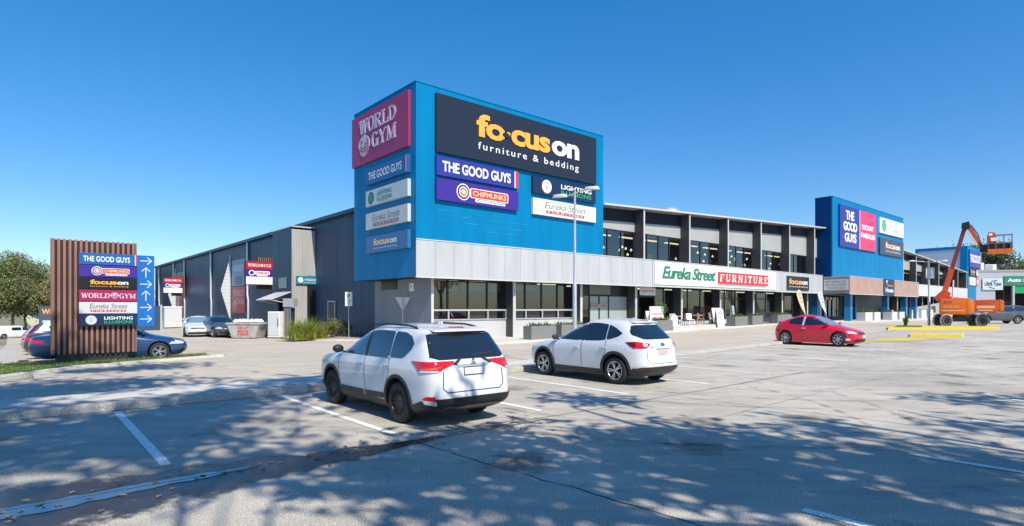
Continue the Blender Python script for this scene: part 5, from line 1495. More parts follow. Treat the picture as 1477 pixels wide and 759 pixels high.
# ---- red three door hatchback crossing towards the bays
hat = dict(paint='pred', belt=.93, wr=.325, tw=.225, track=.875, arch=.365, axles=(1.315, -1.32), rim='rim', spokes=7, style=0, N=112,
  front=[(.14, 2.0), (.22, 2.14), (.40, 2.20), (.55, 2.18), (.66, 2.08), (.75, 1.86), (.82, 1.58), (.88, 1.32), (.95, 1.10), (1.10, .76), (1.24, .42), (1.34, .12), (1.39, -.08), (1.42, -.28), (1.435, -.50)],
  rear=[(.14, -1.85), (.22, -1.98), (.40, -2.05), (.60, -2.06), (.75, -2.03), (.88, -1.97), (.96, -1.92), (1.02, -1.84), (1.10, -1.66), (1.20, -1.40), (1.30, -1.12), (1.38, -.84), (1.42, -.64), (1.435, -.50)],
  width=[(.14, .80), (.25, .86), (.45, .885), (.65, .89), (.80, .87), (.90, .835), (1.0, .78), (1.15, .70), (1.27, .62), (1.35, .53), (1.40, .38), (1.425, .22), (1.435, .05)],
  nr=[(0, 5), (.9, 4.5), (1.1, 4), (2, 3)], nf=[(0, 3.2), (.8, 3), (1.2, 3), (2, 3)],
  mirror=(.78, .98), handles=[(-.35, .80)], handle_mat='clear',
  patches=[('side_window', 'carglass', 'side', SP([(.86, .965), (.38, 1.20), (.08, 1.31), (-.30, 1.345), (-.34, .94)])),
   ('side_window', 'carglass', 'side', SP([(-.46, .95), (-.44, 1.34), (-.80, 1.30), (-1.12, 1.18), (-1.20, 1.08), (-1.1, .99)])),
   ('pillar_trim', 'clear', 'side', [(-.37, .94), (-.34, 1.335), (-.42, 1.335), (-.46, .94)], dict(off=.004)),
   ('windscreen', flat('screen_glass', (.16, .24, .34), .06), 'front', SP([(-.64, .96), (.64, .96), (.50, 1.33), (-.50, 1.33)]), dict(step=.05)),
   ('rear_window', 'carglass', 'rear', SP([(-.6, 1.04), (.6, 1.04), (.46, 1.34), (-.46, 1.34)]), dict(step=.05)),
   ('rear_panel', 'carglass', 'rear', SP([(-.68, .80), (.68, .80), (.64, .92), (-.64, .92)])),
   ('spoiler_lip', 'pred', 'rear', [(-.70, .985), (.70, .985), (.68, 1.02), (-.68, 1.02)], dict(off=.10, depth=.12)),
   ('tail_light', 'red', 'side', SP([(-2.0, .78), (-1.92, .92), (-1.74, .95), (-1.80, .82)]), dict(off=.008)),
   ('headlight', 'clear', 'side', SP([(2.08, .61), (1.88, .69), (1.66, .72), (1.60, .69), (1.78, .62)]), dict(off=.008, step=.04)),
   ('headlight', 'clear', 'front', SP([(.72, .60), (.68, .67), (.48, .64), (.50, .595)]), dict(off=.010, step=.04)), ('headlight', 'clear', 'front', SP([(-.72, .60), (-.68, .67), (-.48, .64), (-.50, .595)]), dict(off=.010, step=.04)),
   ('grille', 'plastic', 'front', SP([(-.42, .56), (.42, .56), (.40, .65), (-.40, .65)]), dict(off=.006)), ('grille', 'plastic', 'front', SP([(-.62, .22), (.62, .22), (.52, .36), (-.52, .36)]), dict(off=.006)),
   ('number_plate', 'plate', 'front', [(-.19, .40), (.19, .40), (.19, .51), (-.19, .51)], dict(off=.02)), ('emblem', 'chrome', 'front', [(-.06, .59), (.06, .59), (.06, .65), (-.06, .65)], dict(off=.012)),
   ('fog_light', 'clear', 'front', SP([(.66, .28), (.78, .30), (.76, .38), (.68, .38)]), dict(off=.01)), ('fog_light', 'clear', 'front', SP([(-.66, .28), (-.78, .30), (-.76, .38), (-.68, .38)]), dict(off=.01))],
  seams=[('door_seam', 'side', [(.86, .95), (.92, .7), (.84, .26)], .012), ('door_seam', 'side', [(-.40, .93), (-.52, .6), (-.42, .26)], .012)],
  strips=[('sill_skirt', 'pred', 'side', [(.84, .20), (-.84, .20)], .10, .03)])
pa, pb = gp(1139, 497.5), gp(1211, 499.3)
rp = (pa + pb) / 2
rc_, _ = build_car('red_hatchback', 'red three door hatchback driving across the road by the crossing', 'car', hat, (rp.x + .42, rp.y + .45, rp.z), math.radians(-50))
rc_.scale = (.94, .97, 1.05)
# ---- blue sedan behind the pylon
sedan = dict(paint='pblue', belt=.95, wr=.33, tw=.225, track=.88, arch=.385, axles=(1.40, -1.40), rim='rim', spokes=5, style=1,
  front=[(.18, 2.12), (.28, 2.28), (.45, 2.36), (.60, 2.34), (.72, 2.24), (.82, 1.90), (.90, 1.52), (.96, 1.22), (1.02, 1.05), (1.20, .66), (1.33, .34), (1.40, .10), (1.44, -.10), (1.465, -.42)],
  rear=[(.18, -2.1), (.28, -2.36), (.45, -2.46), (.65, -2.47), (.85, -2.42), (.96, -2.34), (1.00, -2.10), (1.04, -1.82), (1.14, -1.58), (1.28, -1.26), (1.38, -.98), (1.44, -.74), (1.465, -.42)],
  width=[(.18, .80), (.28, .86), (.45, .90), (.70, .91), (.85, .895), (.95, .86), (1.02, .81), (1.18, .725), (1.32, .62), (1.40, .46), (1.445, .26), (1.465, .05)],
  nr=[(0, 5), (2, 4)], nf=[(0, 3.6), (2, 3)],
  mirror=(.88, 1.0), handles=[(.0, .82), (-1.0, .84)],
  patches=[('side_window', 'carglass', 'side', SP([(.92, 1.0), (.42, 1.25), (.15, 1.34), (-.10, 1.36), (-.14, .98)])), ('side_window', 'carglass', 'side', SP([(-.24, .98), (-.20, 1.36), (-.7, 1.34), (-1.15, 1.18), (-1.28, 1.04), (-1.1, .99)])),
   ('windscreen', 'carglass', 'front', SP([(-.66, 1.02), (.66, 1.02), (.52, 1.36), (-.52, 1.36)]), dict(step=.05)), ('rear_window', 'carglass', 'rear', SP([(-.62, 1.06), (.62, 1.06), (.48, 1.38), (-.48, 1.38)]), dict(step=.05)),
   ('tail_light', 'red', 'rear', SP([(.82, .72), (.82, .84), (.52, .85), (.56, .75)]), dict(off=.01)), ('tail_light', 'red', 'rear', SP([(-.82, .72), (-.82, .84), (-.52, .85), (-.56, .75)]), dict(off=.01)), ('tail_light', 'red', 'side', SP([(-2.45, .72), (-2.45, .86), (-2.30, .86), (-2.34, .74)])),
   ('headlight', 'clear', 'side', SP([(2.26, .62), (2.15, .70), (1.88, .75), (1.98, .66)]), dict(off=.008, step=.04)), ('headlight', 'clear', 'front', SP([(.80, .60), (.76, .69), (.48, .66), (.52, .60)]), dict(off=.01)), ('headlight', 'clear', 'front', SP([(-.80, .60), (-.76, .69), (-.48, .66), (-.52, .60)]), dict(off=.01)),
   ('grille', 'plastic', 'front', SP([(-.44, .30), (.44, .30), (.38, .62), (-.38, .62)]), dict(off=.006)), ('air_intake', 'plastic', 'side', SP([(2.28, .30), (2.05, .30), (2.12, .44), (2.25, .44)])), ('number_plate', 'plate', 'rear', [(-.2, .62), (.2, .62), (.2, .73), (-.2, .73)], dict(off=.01))],
  seams=[('door_seam', 'side', [(.92, .98), (.96, .7), (.88, .3)], .012), ('door_seam', 'side', [(-.19, .97), (-.2, .3)], .012)])
build_car('blue_sedan', 'dark blue sedan parked behind the copper pylon sign', 'car', sedan, WG(-13.15, -.15), ROT - .12)
# ---- the rest of the cars, farther off
def variant(base, **k):
    d = dict(base); d.update(k); return d
plain = lambda sp: variant(sp, N=72, seams=[])
wag = plain(variant(suv, archtrim=None, strips=[], patches=[p for p in suv['patches'] if p[0] in ('side_window', 'rear_window', 'windscreen', 'tail_light', 'number_plate', 'headlight')], rim='rim', spokes=6, style=0))
hh = plain(variant(hat, archtrim=None, patches=[p for p in hat['patches'] if p[0] not in ('rear_panel',)]))
sd_ = plain(sedan)
row = [(sd_, 'dark_sedan', 'pdark', 'dark sedan next in the row behind the dark blue sedan'), (hh, 'silver_hatchback', 'psilver', 'silver hatchback third in the row left of the pylon'), (wag, 'white_wagon', 'pwhite', 'white wagon fourth in the row left of the pylon'),
       (sd_, 'silver_sedan', 'psilver', 'silver sedan in the middle of the parked row'), (wag, 'maroon_wagon', 'pmaroon', 'maroon wagon in the middle of the parked row'), (hh, 'white_hatchback', 'pwhite', 'white hatchback in the far parked row'), (wag, 'silver_wagon', 'psilver', 'silver wagon near the far end of the parked row'), (sd_, 'white_sedan', 'pwhite', 'white sedan at the far end of the parked row')]
for i, (sp, nm, pt, lb) in enumerate(row):
    v = 3.0 + 2.75 * i + (.8 if i > 3 else 0)
    build_car(nm, lb, 'car', variant(sp, paint=pt), W(-13.25 + (i % 3) * .12, v, fall_of(v) + .012), ROT - .1, 'cars parked in the row behind the pylon')
build_car('white_hatchback', 'white hatchback parked under the far projecting sign', 'car', variant(hh, paint='pwhite'), gp(272, 486) + Vector((0, 1.2, 0)), math.radians(-62))
build_car('dark_sedan', 'dark sedan facing the camera left of the skip bin', 'car', variant(sd_, paint='pdark'), gp(305, 487) + Vector((0, 1.2, 0)), math.radians(-48))
build_car('grey_offroader', 'dark grey four wheel drive parked right of the orange boom lift', 'car', variant(wag, paint='pgrey', spokes=6,
   front=[(.3, 2.2), (.42, 2.32), (.6, 2.36), (.9, 2.34), (1.02, 2.24), (1.10, 1.9), (1.15, 1.4), (1.2, 1.1), (1.4, .85), (1.62, .58), (1.74, .38), (1.8, .1), (1.83, -.4)],
   rear=[(.3, -2.2), (.42, -2.36), (.6, -2.42), (.9, -2.42), (1.1, -2.40), (1.3, -2.36), (1.55, -2.28), (1.72, -2.2), (1.79, -1.9), (1.83, -.4)],
   width=[(.3, .84), (.45, .90), (.7, .925), (1.0, .92), (1.15, .88), (1.4, .82), (1.65, .74), (1.75, .62), (1.8, .4), (1.83, .05)], belt=1.15,
   wr=.385, arch=.44, axles=(1.39, -1.40), mirror=(.95, 1.22),
   patches=[('side_window', 'carglass', 'side', SP([(.92, 1.22), (.62, 1.6), (.35, 1.68), (-.1, 1.7), (-.12, 1.2)])), ('side_window', 'carglass', 'side', SP([(-.22, 1.2), (-.2, 1.7), (-1.0, 1.7), (-1.05, 1.22)])), ('side_window', 'carglass', 'side', SP([(-1.12, 1.24), (-1.1, 1.7), (-1.9, 1.66), (-2.1, 1.36), (-1.95, 1.26)])),
     ('windscreen', 'carglass', 'front', SP([(-.72, 1.24), (.72, 1.24), (.6, 1.68), (-.6, 1.68)]), dict(step=.05)), ('rear_window', 'carglass', 'rear', SP([(-.66, 1.22), (.66, 1.22), (.58, 1.66), (-.58, 1.66)])), ('tail_light', 'red', 'side', SP([(-2.36, .95), (-2.36, 1.3), (-2.2, 1.3), (-2.25, .95)])), ('headlight', 'clear', 'front', SP([(.85, .9), (.85, 1.05), (.5, 1.05), (.5, .9)]))])
   , gp(1448, 467.2) + Vector((0, .9, 0)), math.radians(172))
# ---- white delivery van at the far left
van = dict(paint='pwhite', belt=1.15, wr=.34, tw=.22, track=.90, arch=.41, axles=(1.55, -1.45), rim='rim', spokes=6, style=0, N=72,
  front=[(.25, 2.3), (.4, 2.45), (.7, 2.48), (.95, 2.42), (1.1, 2.2), (1.2, 1.95), (1.5, 1.55), (1.8, 1.15), (1.92, .8), (1.97, 0)],
  rear=[(.25, -2.35), (.4, -2.45), (1.0, -2.47), (1.5, -2.44), (1.85, -2.38), (1.93, -2.1), (1.97, 0)],
  width=[(.25, .85), (.4, .92), (.8, .95), (1.15, .94), (1.5, .88), (1.8, .80), (1.9, .68), (1.95, .4), (1.97, .05)], nr=[(0, 8), (2, 8)],
  mirror=(1.55, 1.25), handles=[(.9, 1.0)],
  patches=[('side_window', 'carglass', 'side', SP([(1.75, 1.2), (1.35, 1.66), (.85, 1.68), (.85, 1.18)])), ('side_window', 'carglass', 'side', SP([(.70, 1.2), (.70, 1.68), (-.5, 1.68), (-.5, 1.2)])), ('windscreen', 'carglass', 'front', SP([(-.75, 1.25), (.75, 1.25), (.62, 1.78), (-.62, 1.78)])), ('headlight', 'clear', 'side', SP([(2.4, .82), (2.1, .95), (2.2, .8)]))])
build_car('white_van', 'white delivery van beyond the row of parked cars at far left', 'van', van, W(-15.9, 92, fall_of(92)), ROT + .35)
# ================================================================== STREET FURNITURE
def leaf_tuft(mb, c, n, r, L, rnd, spread=.8):
    for _ in range(n):
        a = rnd.uniform(0, 2 * PI); t = rnd.uniform(.1, spread); l = L * rnd.uniform(.6, 1.1)
        b = Vector((c[0] + rnd.uniform(-r, r), c[1] + rnd.uniform(-r, r), c[2]))
        d = Vector((math.cos(a) * t, math.sin(a) * t, 1)).normalized(); w = Vector((-math.sin(a), math.cos(a), 0)) * l * .06
        m = b + d * l * .6; e = m + Vector((math.cos(a) * t * 1.5, math.sin(a) * t * 1.5, .5 - t * .5)).normalized() * l * .45
        mb.add([b - w * .6, b + w * .6, m + w, m - w, e], [(0, 1, 2, 3), (3, 2, 4)])
def leaf_cloud(mb, c, rad, n, size, rnd):
    for _ in range(n):
        while True:
            p = Vector((rnd.uniform(-1, 1), rnd.uniform(-1, 1), rnd.uniform(-1, 1)))
            if p.length < 1: break
        p = Vector((c[0] + p.x * rad[0], c[1] + p.y * rad[1], c[2] + p.z * rad[2]))
        a = Vector((rnd.gauss(0, 1), rnd.gauss(0, 1), rnd.gauss(0, .7))).normalized(); b = a.orthogonal().normalized()
        b = (b * math.cos(rnd.uniform(0, 6)) + a.cross(b) * math.sin(rnd.uniform(0, 6))).normalized(); s = size * rnd.uniform(.6, 1.3)
        mb.add([p - a * s, p - b * s * .35, p + a * s, p + b * s * .35], [(0, 1, 2, 3)])
# planters along the footpath
def planter(u, v, w, d, h, mat, label, seed, tall=.35, z=.13, sides=None, group='planters along the shop front'):
    o = empty('planter', WG(u, v, z), ROT, label, 'planter', group)
    mb = MB(); t = .04
    mb.box(0, w, 0, t, 0, h); mb.box(0, w, d - t, d, 0, h); mb.box(0, t, t, d - t, 0, h); mb.box(w - t, w, t, d - t, 0, h); mb.box(t, w - t, t, d - t, 0, .05)
    mb.build('tub', mat, o, .006)
    mb = MB(); mb.box(t, w - t, t, d - t, h - .1, h - .04); mb.build('potting_soil', 'bark', o)
    r = random.Random(seed); mb = MB()
    for i in range(int(w / .22)): leaf_tuft(mb, (.15 + i * .22, d / 2 + r.uniform(-.1, .1), h - .05), 26, .13, tall * r.uniform(.7, 1.1), r, 1.1)
    mb.build('plant', 'plant', o)
planter(6.3, -2.1, 2.0, .7, .78, 'planter', 'long grey planter with green leaves, first from the left below the tower', 1)
planter(8.75, -2.1, 2.2, .7, .78, 'planter', 'long grey planter right behind the street lamp', 2)
planter(18.1, -2.2, 2.0, .8, .78, 'planter', 'wide grey planter right of the white compact wagon', 3, .4)
planter(29.0, -2.2, 2.1, .8, .80, 'planter', 'grey planter in front of the leaning white board', 4)
planter(31.9, -2.2, 1.9, .8, .80, 'planter', 'grey planter right of the leaning white board', 5)
planter(36.6, -2.2, 1.6, .8, .80, 'planter', 'grey planter beside the dark balustrade left of the feather flags', 6)
planter(39.6, -1.4, 1.7, .7, .80, 'planter', 'grey planter behind the roof of the red hatchback', 7)
planter(54.4, -3.6, 2.2, .9, .95, 'planterw', 'white planter just right of the blue canopy column', 8, .5)
planter(57.2, -3.6, 2.0, .9, .95, 'planterw', 'white planter left of the dark canopy entrance', 9, .5)
planter(62.9, -3.6, 2.2, .9, .95, 'planterw', 'white planter right of the dark canopy entrance', 10, .4)
planter(66.0, -3.6, 1.9, .9, .95, 'planterw', 'white planter at the second blue canopy column', 11, .3)
planter(81.8, -1.9, 2.4, .6, 1.2, 'planterw', 'first white planter against the ramp wall', 12, .2)
planter(85.2, -1.9, 2.4, .6, 1.2, 'planterw', 'second white planter against the ramp wall', 13, .2)
# terrace outside the furniture shop
sheet('terrace', rect(20.4, 27.6, -2.05, 1.2), .36, 'path', .36)
sheet('ramp_step', rect(27.9, 31.6, -1.2, 1.2), .30, 'path', .3)
def board(name, label, u, v, z, w, h, lean=.12, text=(), mat='s_white', rz=0, legs=True):
    o = empty(name, WG(u, v, z), ROT + rz, label, 'sign board')
    mb = MB(); mb.hexa([(0, 0, .05), (w, 0, .05), (w, .03, .05), (0, .03, .05)], [(0, lean, h), (w, lean, h), (w, lean + .03, h), (0, lean + .03, h)])
    p = mb.build('panel', mat, o)
    if legs:
        mb = MB(); mb.hexa([(.04, lean * 2 + .1, 0), (w - .04, lean * 2 + .1, 0), (w - .04, lean * 2 + .13, 0), (.04, lean * 2 + .13, 0)], [(.04, lean + .04, h - .02), (w - .04, lean + .04, h - .02), (w - .04, lean + .07, h - .02), (.04, lean + .07, h - .02)]); mb.build('back_leaf', 'alum', o)
        mb = MB(); mb.box(-.02, w + .02, -.015, .045, 0, .05); mb.build('frame', 'alum', o)
    for k, (tx, m, x0, z0, tw, th) in enumerate(text):
        vs, fs = fit(T(tx, .02), w * x0, h * z0, w * tw, h * th)
        me = bpy.data.meshes.new('lettering'); me.from_pydata([(x, lean * (y - .05) / (h - .05) - .006, y) for x, y, _ in vs], [], fs); link('lettering', me, m, p)
board('pavement_board', 'white A frame board on the footpath before the terrace chairs', 26.2, -2.25, .13, 1.05, 1.45, .16, [('SALE', 's_red', .2, .70, .6, .14), ('FURNITURE', 's_grey', .15, .5, .7, .08), ('OPEN 7 DAYS', 's_grey', .15, .3, .7, .08)])
board('display_board', 'wide white board with red lettering behind the grey planter by the doorway', 19.6, -.6, .13, 1.7, 1.75, .05, [('FURNITURE', 's_red', .15, .62, .7, .09), ('SALE NOW ON', 's_red', .18, .48, .64, .08)])
board('display_board', 'wide white board leaning behind the planters under the red FURNITURE letters', 28.3, -.7, .30, 2.2, 1.35, .2, [('CLEARANCE', 's_red', .12, .55, .74, .12), ('THIS WEEK', 's_grey', .2, .35, .6, .1)], rz=.15)
board('display_board', 'small tilted white board beside the dark shop doorway', 20.9, .6, .36, .75, 1.15, .25, [('SALE', 's_red', .2, .6, .6, .16)], rz=-.3)
board('display_board', 'narrow pale board at the end of the terrace behind the planters', 31.9, -.5, .3, .8, 1.5, .15, [('LOUNGES', 's_grey', .12, .6, .74, .1)], 's_pale', .3)
def chair(u, v, rz, mat, label):
    o = empty('terrace_chair', WG(u, v, .36), ROT + rz, label, 'chair', 'chairs on the shop terrace')
    mb = MB(); mb.box(-.22, .22, -.22, .22, .43, .47); mb.build('seat', mat, o, .01)
    mb = MB(); mb.hexa([(-.22, .19, .47), (.22, .19, .47), (.22, .22, .47), (-.22, .22, .47)], [(-.22, .27, .92), (.22, .27, .92), (.22, .30, .92), (-.22, .30, .92)]); mb.build('backrest', mat, o, .008)
    for x in (-.19, .19):
        for y in (-.19, .19):
            mb = MB(); mb.bar((x, y, .43), (x * 1.12, y * 1.15, 0), .035); mb.build('leg', mat, o)
for i, (u, v, rz, m, lb) in enumerate([(21.9, -1.4, .3, 's_white', 'white terrace chair at the left end of the terrace'), (22.8, -.4, 2.0, 's_white', 'white terrace chair behind the first round table'), (23.5, -1.5, -.5, 's_white', 'white terrace chair near the middle of the terrace front'),
      (24.4, -.5, 2.6, 'wood', 'brown timber chair in the middle of the terrace'), (25.2, -1.4, .2, 'wood', 'brown timber chair left of the A frame board'), (26.3, -.6, -2.2, 'wood', 'brown timber chair behind the A frame board'), (27.0, -1.3, .8, 's_white', 'white terrace chair at the right end of the terrace')]):
    chair(u, v, rz, m, lb)
def rtable(u, v, tilt, label):
    o = empty('round_table', WG(u, v, .36 if not tilt else .42), ROT, label, 'table')
    mb = MB(); mb.lathe([(.001, .72), (.42, .72), (.43, .735), (.42, .75), (.001, .75)], 24, 'z'); mb.build('tabletop', 's_white', o)
    mb = MB(); mb.lathe([(.22, 0), (.2, .03), (.03, .05), (.03, .72)], 14, 'z'); mb.build('pedestal', 's_white', o)
    if tilt: o.rotation_euler = (math.radians(78), 0, ROT); o.location.z += .5
rtable(22.4, -1.0, 0, 'round white table among the white terrace chairs')
rtable(25.6, -.8, 0, 'round white table among the brown terrace chairs')
o = empty('upturned_table', WG(21.0, -1.75, .37), ROT, 'round white tabletop standing on edge by the terrace plant', 'table')
mb = MB(); mb.lathe([(.001, 0), (.43, 0), (.44, .02), (.43, .04), (.001, .04)], 28, 'y', (0, 0, .44)); mb.build('tabletop', 's_white', o)
mb = MB(); mb.tube([(0, .04, .44), (0, .5, .40)], .03); mb.lathe([(.2, .5), (.2, .53), (.001, .53)], 14, 'y', (0, 0, .40)); mb.build('pedestal', 's_white', o)
o = empty('potted_plant', WG(21.2, -.4, .36), 0, 'leafy potted plant behind the round white tabletop', 'plant')
mb = MB(); mb.lathe([(.16, 0), (.22, .45), (.24, .45), (.24, .5), (.2, .5), (.18, .42)], 16, 'z'); mb.build('pot', 'planter', o)
r = random.Random(4); mb = MB(); mb.tube([(0, 0, .4), (.03, 0, 1.2)], .02)
mb.build('stem', 'bark', o)
mb = MB(); leaf_cloud(mb, (0, 0, 1.35), (.5, .5, .5), 160, .1, r); mb.build('leaves', 'plant', o)
# dark balustrade
o = empty('balustrade', WG(33.9, -1.7, .13), ROT, 'dark slatted balustrade between grey planters', 'railing')
mb = MB(); mb.box(0, 2.6, 0, .05, 1.0, 1.06); mb.box(0, 2.6, 0, .05, .08, .12)
mb.build('rail', 'frame', o)
mb = MB()
for i in range(9): mb.box(.02 + i * .31, .1 + i * .31, .005, .045, .121, .999)
mb.build('slats', 'col_blue' if False else 'char', o)
# feather flags
def flag(u, v, label, mat, lean):
    o = empty('feather_flag', WG(u, v, .13), ROT, label, 'flag', 'feather flags by the road')
    mb = MB(); P = [(0, 0, 0), (lean * .3, 0, 1.2), (lean * .7, 0, 2.4), (lean * .95, 0, 3.0), (lean * 1.25, 0, 3.2), (lean * 1.5, 0, 3.1)]
    mb.tube(P, .02, 6); mb.build('pole', 'alum', o)
    mb = MB(); A = [(lean * .16, .8), (lean * .55, 1.9), (lean * .88, 2.85), (lean * 1.1, 3.15), (lean * 1.42, 3.15)]; Bq = [(lean * .20 - .06, .8), (lean * .95 , 1.5), (lean * 1.45, 2.2), (lean * 1.7, 2.7), (lean * 1.62, 3.02)]
    n = len(A)
    mb.hexa([(x, -.012, z) for x, z in A + Bq[::-1]], [(x, .012 , z) for x, z in A + Bq[::-1]]); s_ = mb.build('sail', mat, o)
    for k in range(3): put(rrect(lean * (.85 + k * .2) - .2, lean * (.85 + k * .2) + .2, 1.95 + k * .36, 2.1 + k * .36, .03), 'print', 's_grey' if mat != 'cream' else 'pink', s_, -.02)
    mb = MB(); mb.lathe([(.25, 0), (.22, .05), (.03, .08)], 14, 'z'); mb.build('base', 'plastic', o)
flag(43.2, -2.0, 'cream feather flag behind the red hatchback, left of two', 'cream', -1.3)
flag(48.3, -2.0, 'white feather flag beside the notice on the canopy end, right of two', 's_silver', -1.4)
# lamp posts
def lamp_post(pos, h, heads, label, r=.075, boxz=None):
    o = empty('street_lamp', pos, 0, label, 'street lamp')
    mb = MB(); mb.lathe([(.16, 0), (.16, .03), (r * 1.15, .05), (r * 1.15, h * .45), (r * .8, h * .46), (r * .6, h), (.001, h + .01)], 14, 'z'); mb.build('pole', 'galv', o, smooth=40)
    for dx, dy, dz in heads:
        d = Vector((dx, dy, 0)); L = d.length; d.normalize(); p = Vector((-d.y, d.x, 0))
        mb = MB(); mb.tube([(0, 0, h - .15), tuple(d * L * .5 + Vector((0, 0, h - .15 + dz * .6))), tuple(d * L + Vector((0, 0, h - .15 + dz)))], .028, 8); a = mb.build('arm', 'galv', o, smooth=60)
        c = d * (L + .2) + Vector((0, 0, h - .13 + dz))
        mb = MB(); q = []
        for k in range(14):
            t = 2 * PI * k / 14
            q.append(c + d * .28 * math.cos(t) + p * .11 * math.sin(t))
        mb.hexa([tuple(x - Vector((0, 0, .05))) for x in q], [tuple((x - c) * .8 + c + Vector((0, 0, .05))) for x in q]); mb.build('lamp_head', 'edge', a, .012, 40)
    if boxz:
        mb = MB(); mb.box(-.35, .35, -.14, -.1, boxz, boxz + .9); mb.build('plaque', 's_pale', o)
lamp_post(Vector((2.12, 19.6, .12)), 5.85, [(.36, -.1, .14), (-.3, .1, -.06)], 'tall twin headed street lamp rising in front of the first blue tower', .062)
lp = gp(1340, 471)
lamp_post(lp, 5.5, [(-1.0, .3, .12), (.9, -.2, .1)], 'shorter twin headed street lamp on the yellow kerbed island', .09, 4.0)
# parking and give way sign posts
def post(pos, h, label, kind):
    o = empty('road_sign', pos, ROT - .5, label, 'road sign')
    mb = MB(); mb.tube([(0, 0, 0), (0, 0, h)], .03, 8); mb.build('post', 'galv', o)
    if kind == 'board':
        mb = MB(); mb.box(-.22, .22, -.05, -.035, h - .9, h); p = mb.build('plate', 's_white', o)
        put(fit(T('P', .02), -.1, h - .4, .2, .26), 'lettering', 's_shopgreen', p, -.055); put(fit(T('CUSTOMERS'), -.17, h - .58, .34, .07), 'lettering', 's_ink', p, -.055); put(fit(T('ONLY'), -.1, h - .74, .2, .08), 'lettering', 's_ink', p, -.055)
    else:
        mb = MB(); mb.prism_y([(-.45, h), (.45, h), (0, h - .8)], .035, .05); mb.build('plate', 'galv', o)
        mb = MB(); mb.box(-.3, .3, .031, .034, h - .2, h - .16); mb.build('bracket', 'alum', o)
post(gp(503, 489), 3.0, 'white parking notice on a post left of the nearest white wagon', 'board')
post(gp(581, 494), 2.6, 'grey back of a triangular give way sign over the wagon roof', 'tri')
# skip bin, cabinet, bins by the annex
sk = gp(352, 489)
o = empty('skip_bin', sk + Vector((0, .8, 0)), -.1, 'dirty white skip bin with red lettering beside the warehouse wall', 'skip')
mb = MB(); w0, w1, h = .78, 1.12, 1.02
def skp(t, a, b): return [(-a, -.75, t), (a, -.75, t), (a, .75, t), (-a, .75, t)]
mb.hexa(skp(.05, w0, 0), [(x, y * 1.08, z) for x, y, z in skp(h, w1, 0)]); mb.build('tub', 'skip', o, .02)
mb = MB()
for s_ in (-1, 1): mb.box(-1.16, 1.16, s_ * .82 - .04, s_ * .82 + .04, h - .09, h + .01); mb.box(s_ * 1.14 - .04, s_ * 1.14 + .04, -.78, .78, h - .09, h + .01)
mb.build('rim', 'skip', o, .01)
mb = MB()
for x in (-.6, .6): mb.prism_z([(x - .05, -.83), (x + .05, -.83), (x + .05, -.74), (x - .05, -.74)], .1, h - .1)
mb.build('rib', 'skip', o)
for t, z, m in (('SKIP', .62, 's_red'), ('BINS', .40, 's_red'), ('HIRE', .2, 's_red')):
    vs, fs = fit(T(t, .02), -.36, z, .72, .17 if len(t) < 5 else .12)
    me = bpy.data.meshes.new('lettering'); me.from_pydata([(x, -.757 - .06 * y / h, y) for x, y, _ in vs], [], fs); link('lettering', me, m, o)
r = random.Random(8); o2 = empty('rubbish_pile', sk + Vector((0, .8, h)), 0, 'heap of white wrapping on top of the skip bin', 'rubbish')
mb = MB()
for i in range(9):
    c = Vector((r.uniform(-.75, .75), r.uniform(-.4, .4), .02)); q = []
    for k in range(7): q.append(c + Vector((math.cos(k * .9) * r.uniform(.2, .4), math.sin(k * .9) * r.uniform(.2, .4), r.uniform(-.02, .05))))
    tp = [c + (p - c) * .5 + Vector((0, 0, r.uniform(.12, .25))) for p in q]; mb.hexa([tuple(p) for p in q], [tuple(p) for p in tp])
mb.build('wrapping', 'sheet', o2, .03, 50)
o = empty('white_cabinet', gp(392, 489) + Vector((0, .3, 0)), -.15, 'tall white ice cabinet under the awning left of the annex', 'cabinet')
mb = MB(); mb.box(-.42, .42, 0, .7, .08, 1.75); mb.build('casing', 's_white', o, .03)
mb = MB(); mb.box(-.38, .38, -.03, -.002, .2, 1.7); d_ = mb.build('door', 's_silver', o, .01)
mb = MB(); mb.bar((.32, -.06, .8), (.32, -.06, 1.3), .03); mb.build('handle', 'frame', d_)
mb = MB(); mb.box(-.4, .4, .05, .65, 0, .08); mb.build('plinth', 'plastic', o)
o = empty('gas_cage', gp(407, 489) + Vector((.1, .6, 0)), -.15, 'dark narrow cage cupboard right of the white ice cabinet', 'cabinet')
mb = MB(); mb.box(-.22, .25, 0, .5, .05, 2.0); mb.build('casing', 'char', o, .01)
mb = MB(); mb.box(-.3, .45, -.02, .5, 2.05, 2.6); mb.build('notice', 's_grey', o)
mb = MB()
for i in range(5): mb.box(-.2 + i * .1, -.18 + i * .1, -.02, -.003, .1, 1.95)
mb.build('bars', 'alum', o)
o = empty('white_bin', W(-4.0, 38.5, .02), ROT, 'white box cabinet standing left of the far parked cars', 'bin')
mb = MB(); mb.box(-.9, .6, -.5, .5, .1, 2.0); mb.build('casing', 's_silver', o, .02)
mb = MB(); mb.box(-.95, .65, -.55, .55, 2.0, 2.12); mb.build('lid', 's_white', o, .02)
o = empty('bin_enclosure', W(-6.6, 33, .02), ROT, 'grey sheet metal enclosure beside the blue arrow panel', 'fence')
mb = MB(); mb.box(-1.6, .6, 0, .08, 0, 2.15); mb.box(.52, .6, .08, 3, 0, 2.15); mb.build('panel', 'slate', o)
mb = MB(); mb.box(-1.62, -1.5, -.04, .12, 0, 2.25); mb.box(.5, .64, -.04, .1, 0, 2.25); mb.build('fence_post', 'alum', o)
o = empty('timber_barrier', W(-2.2, 41, .02), ROT, 'low timber barrier behind the far parked cars', 'barrier')
mb = MB(); mb.box(-1.5, 1.6, 0, .1, .3, .55); mb.box(-1.5, 1.6, 0, .1, .7, .95); mb.build('rail', 'panel', o)
mb = MB()
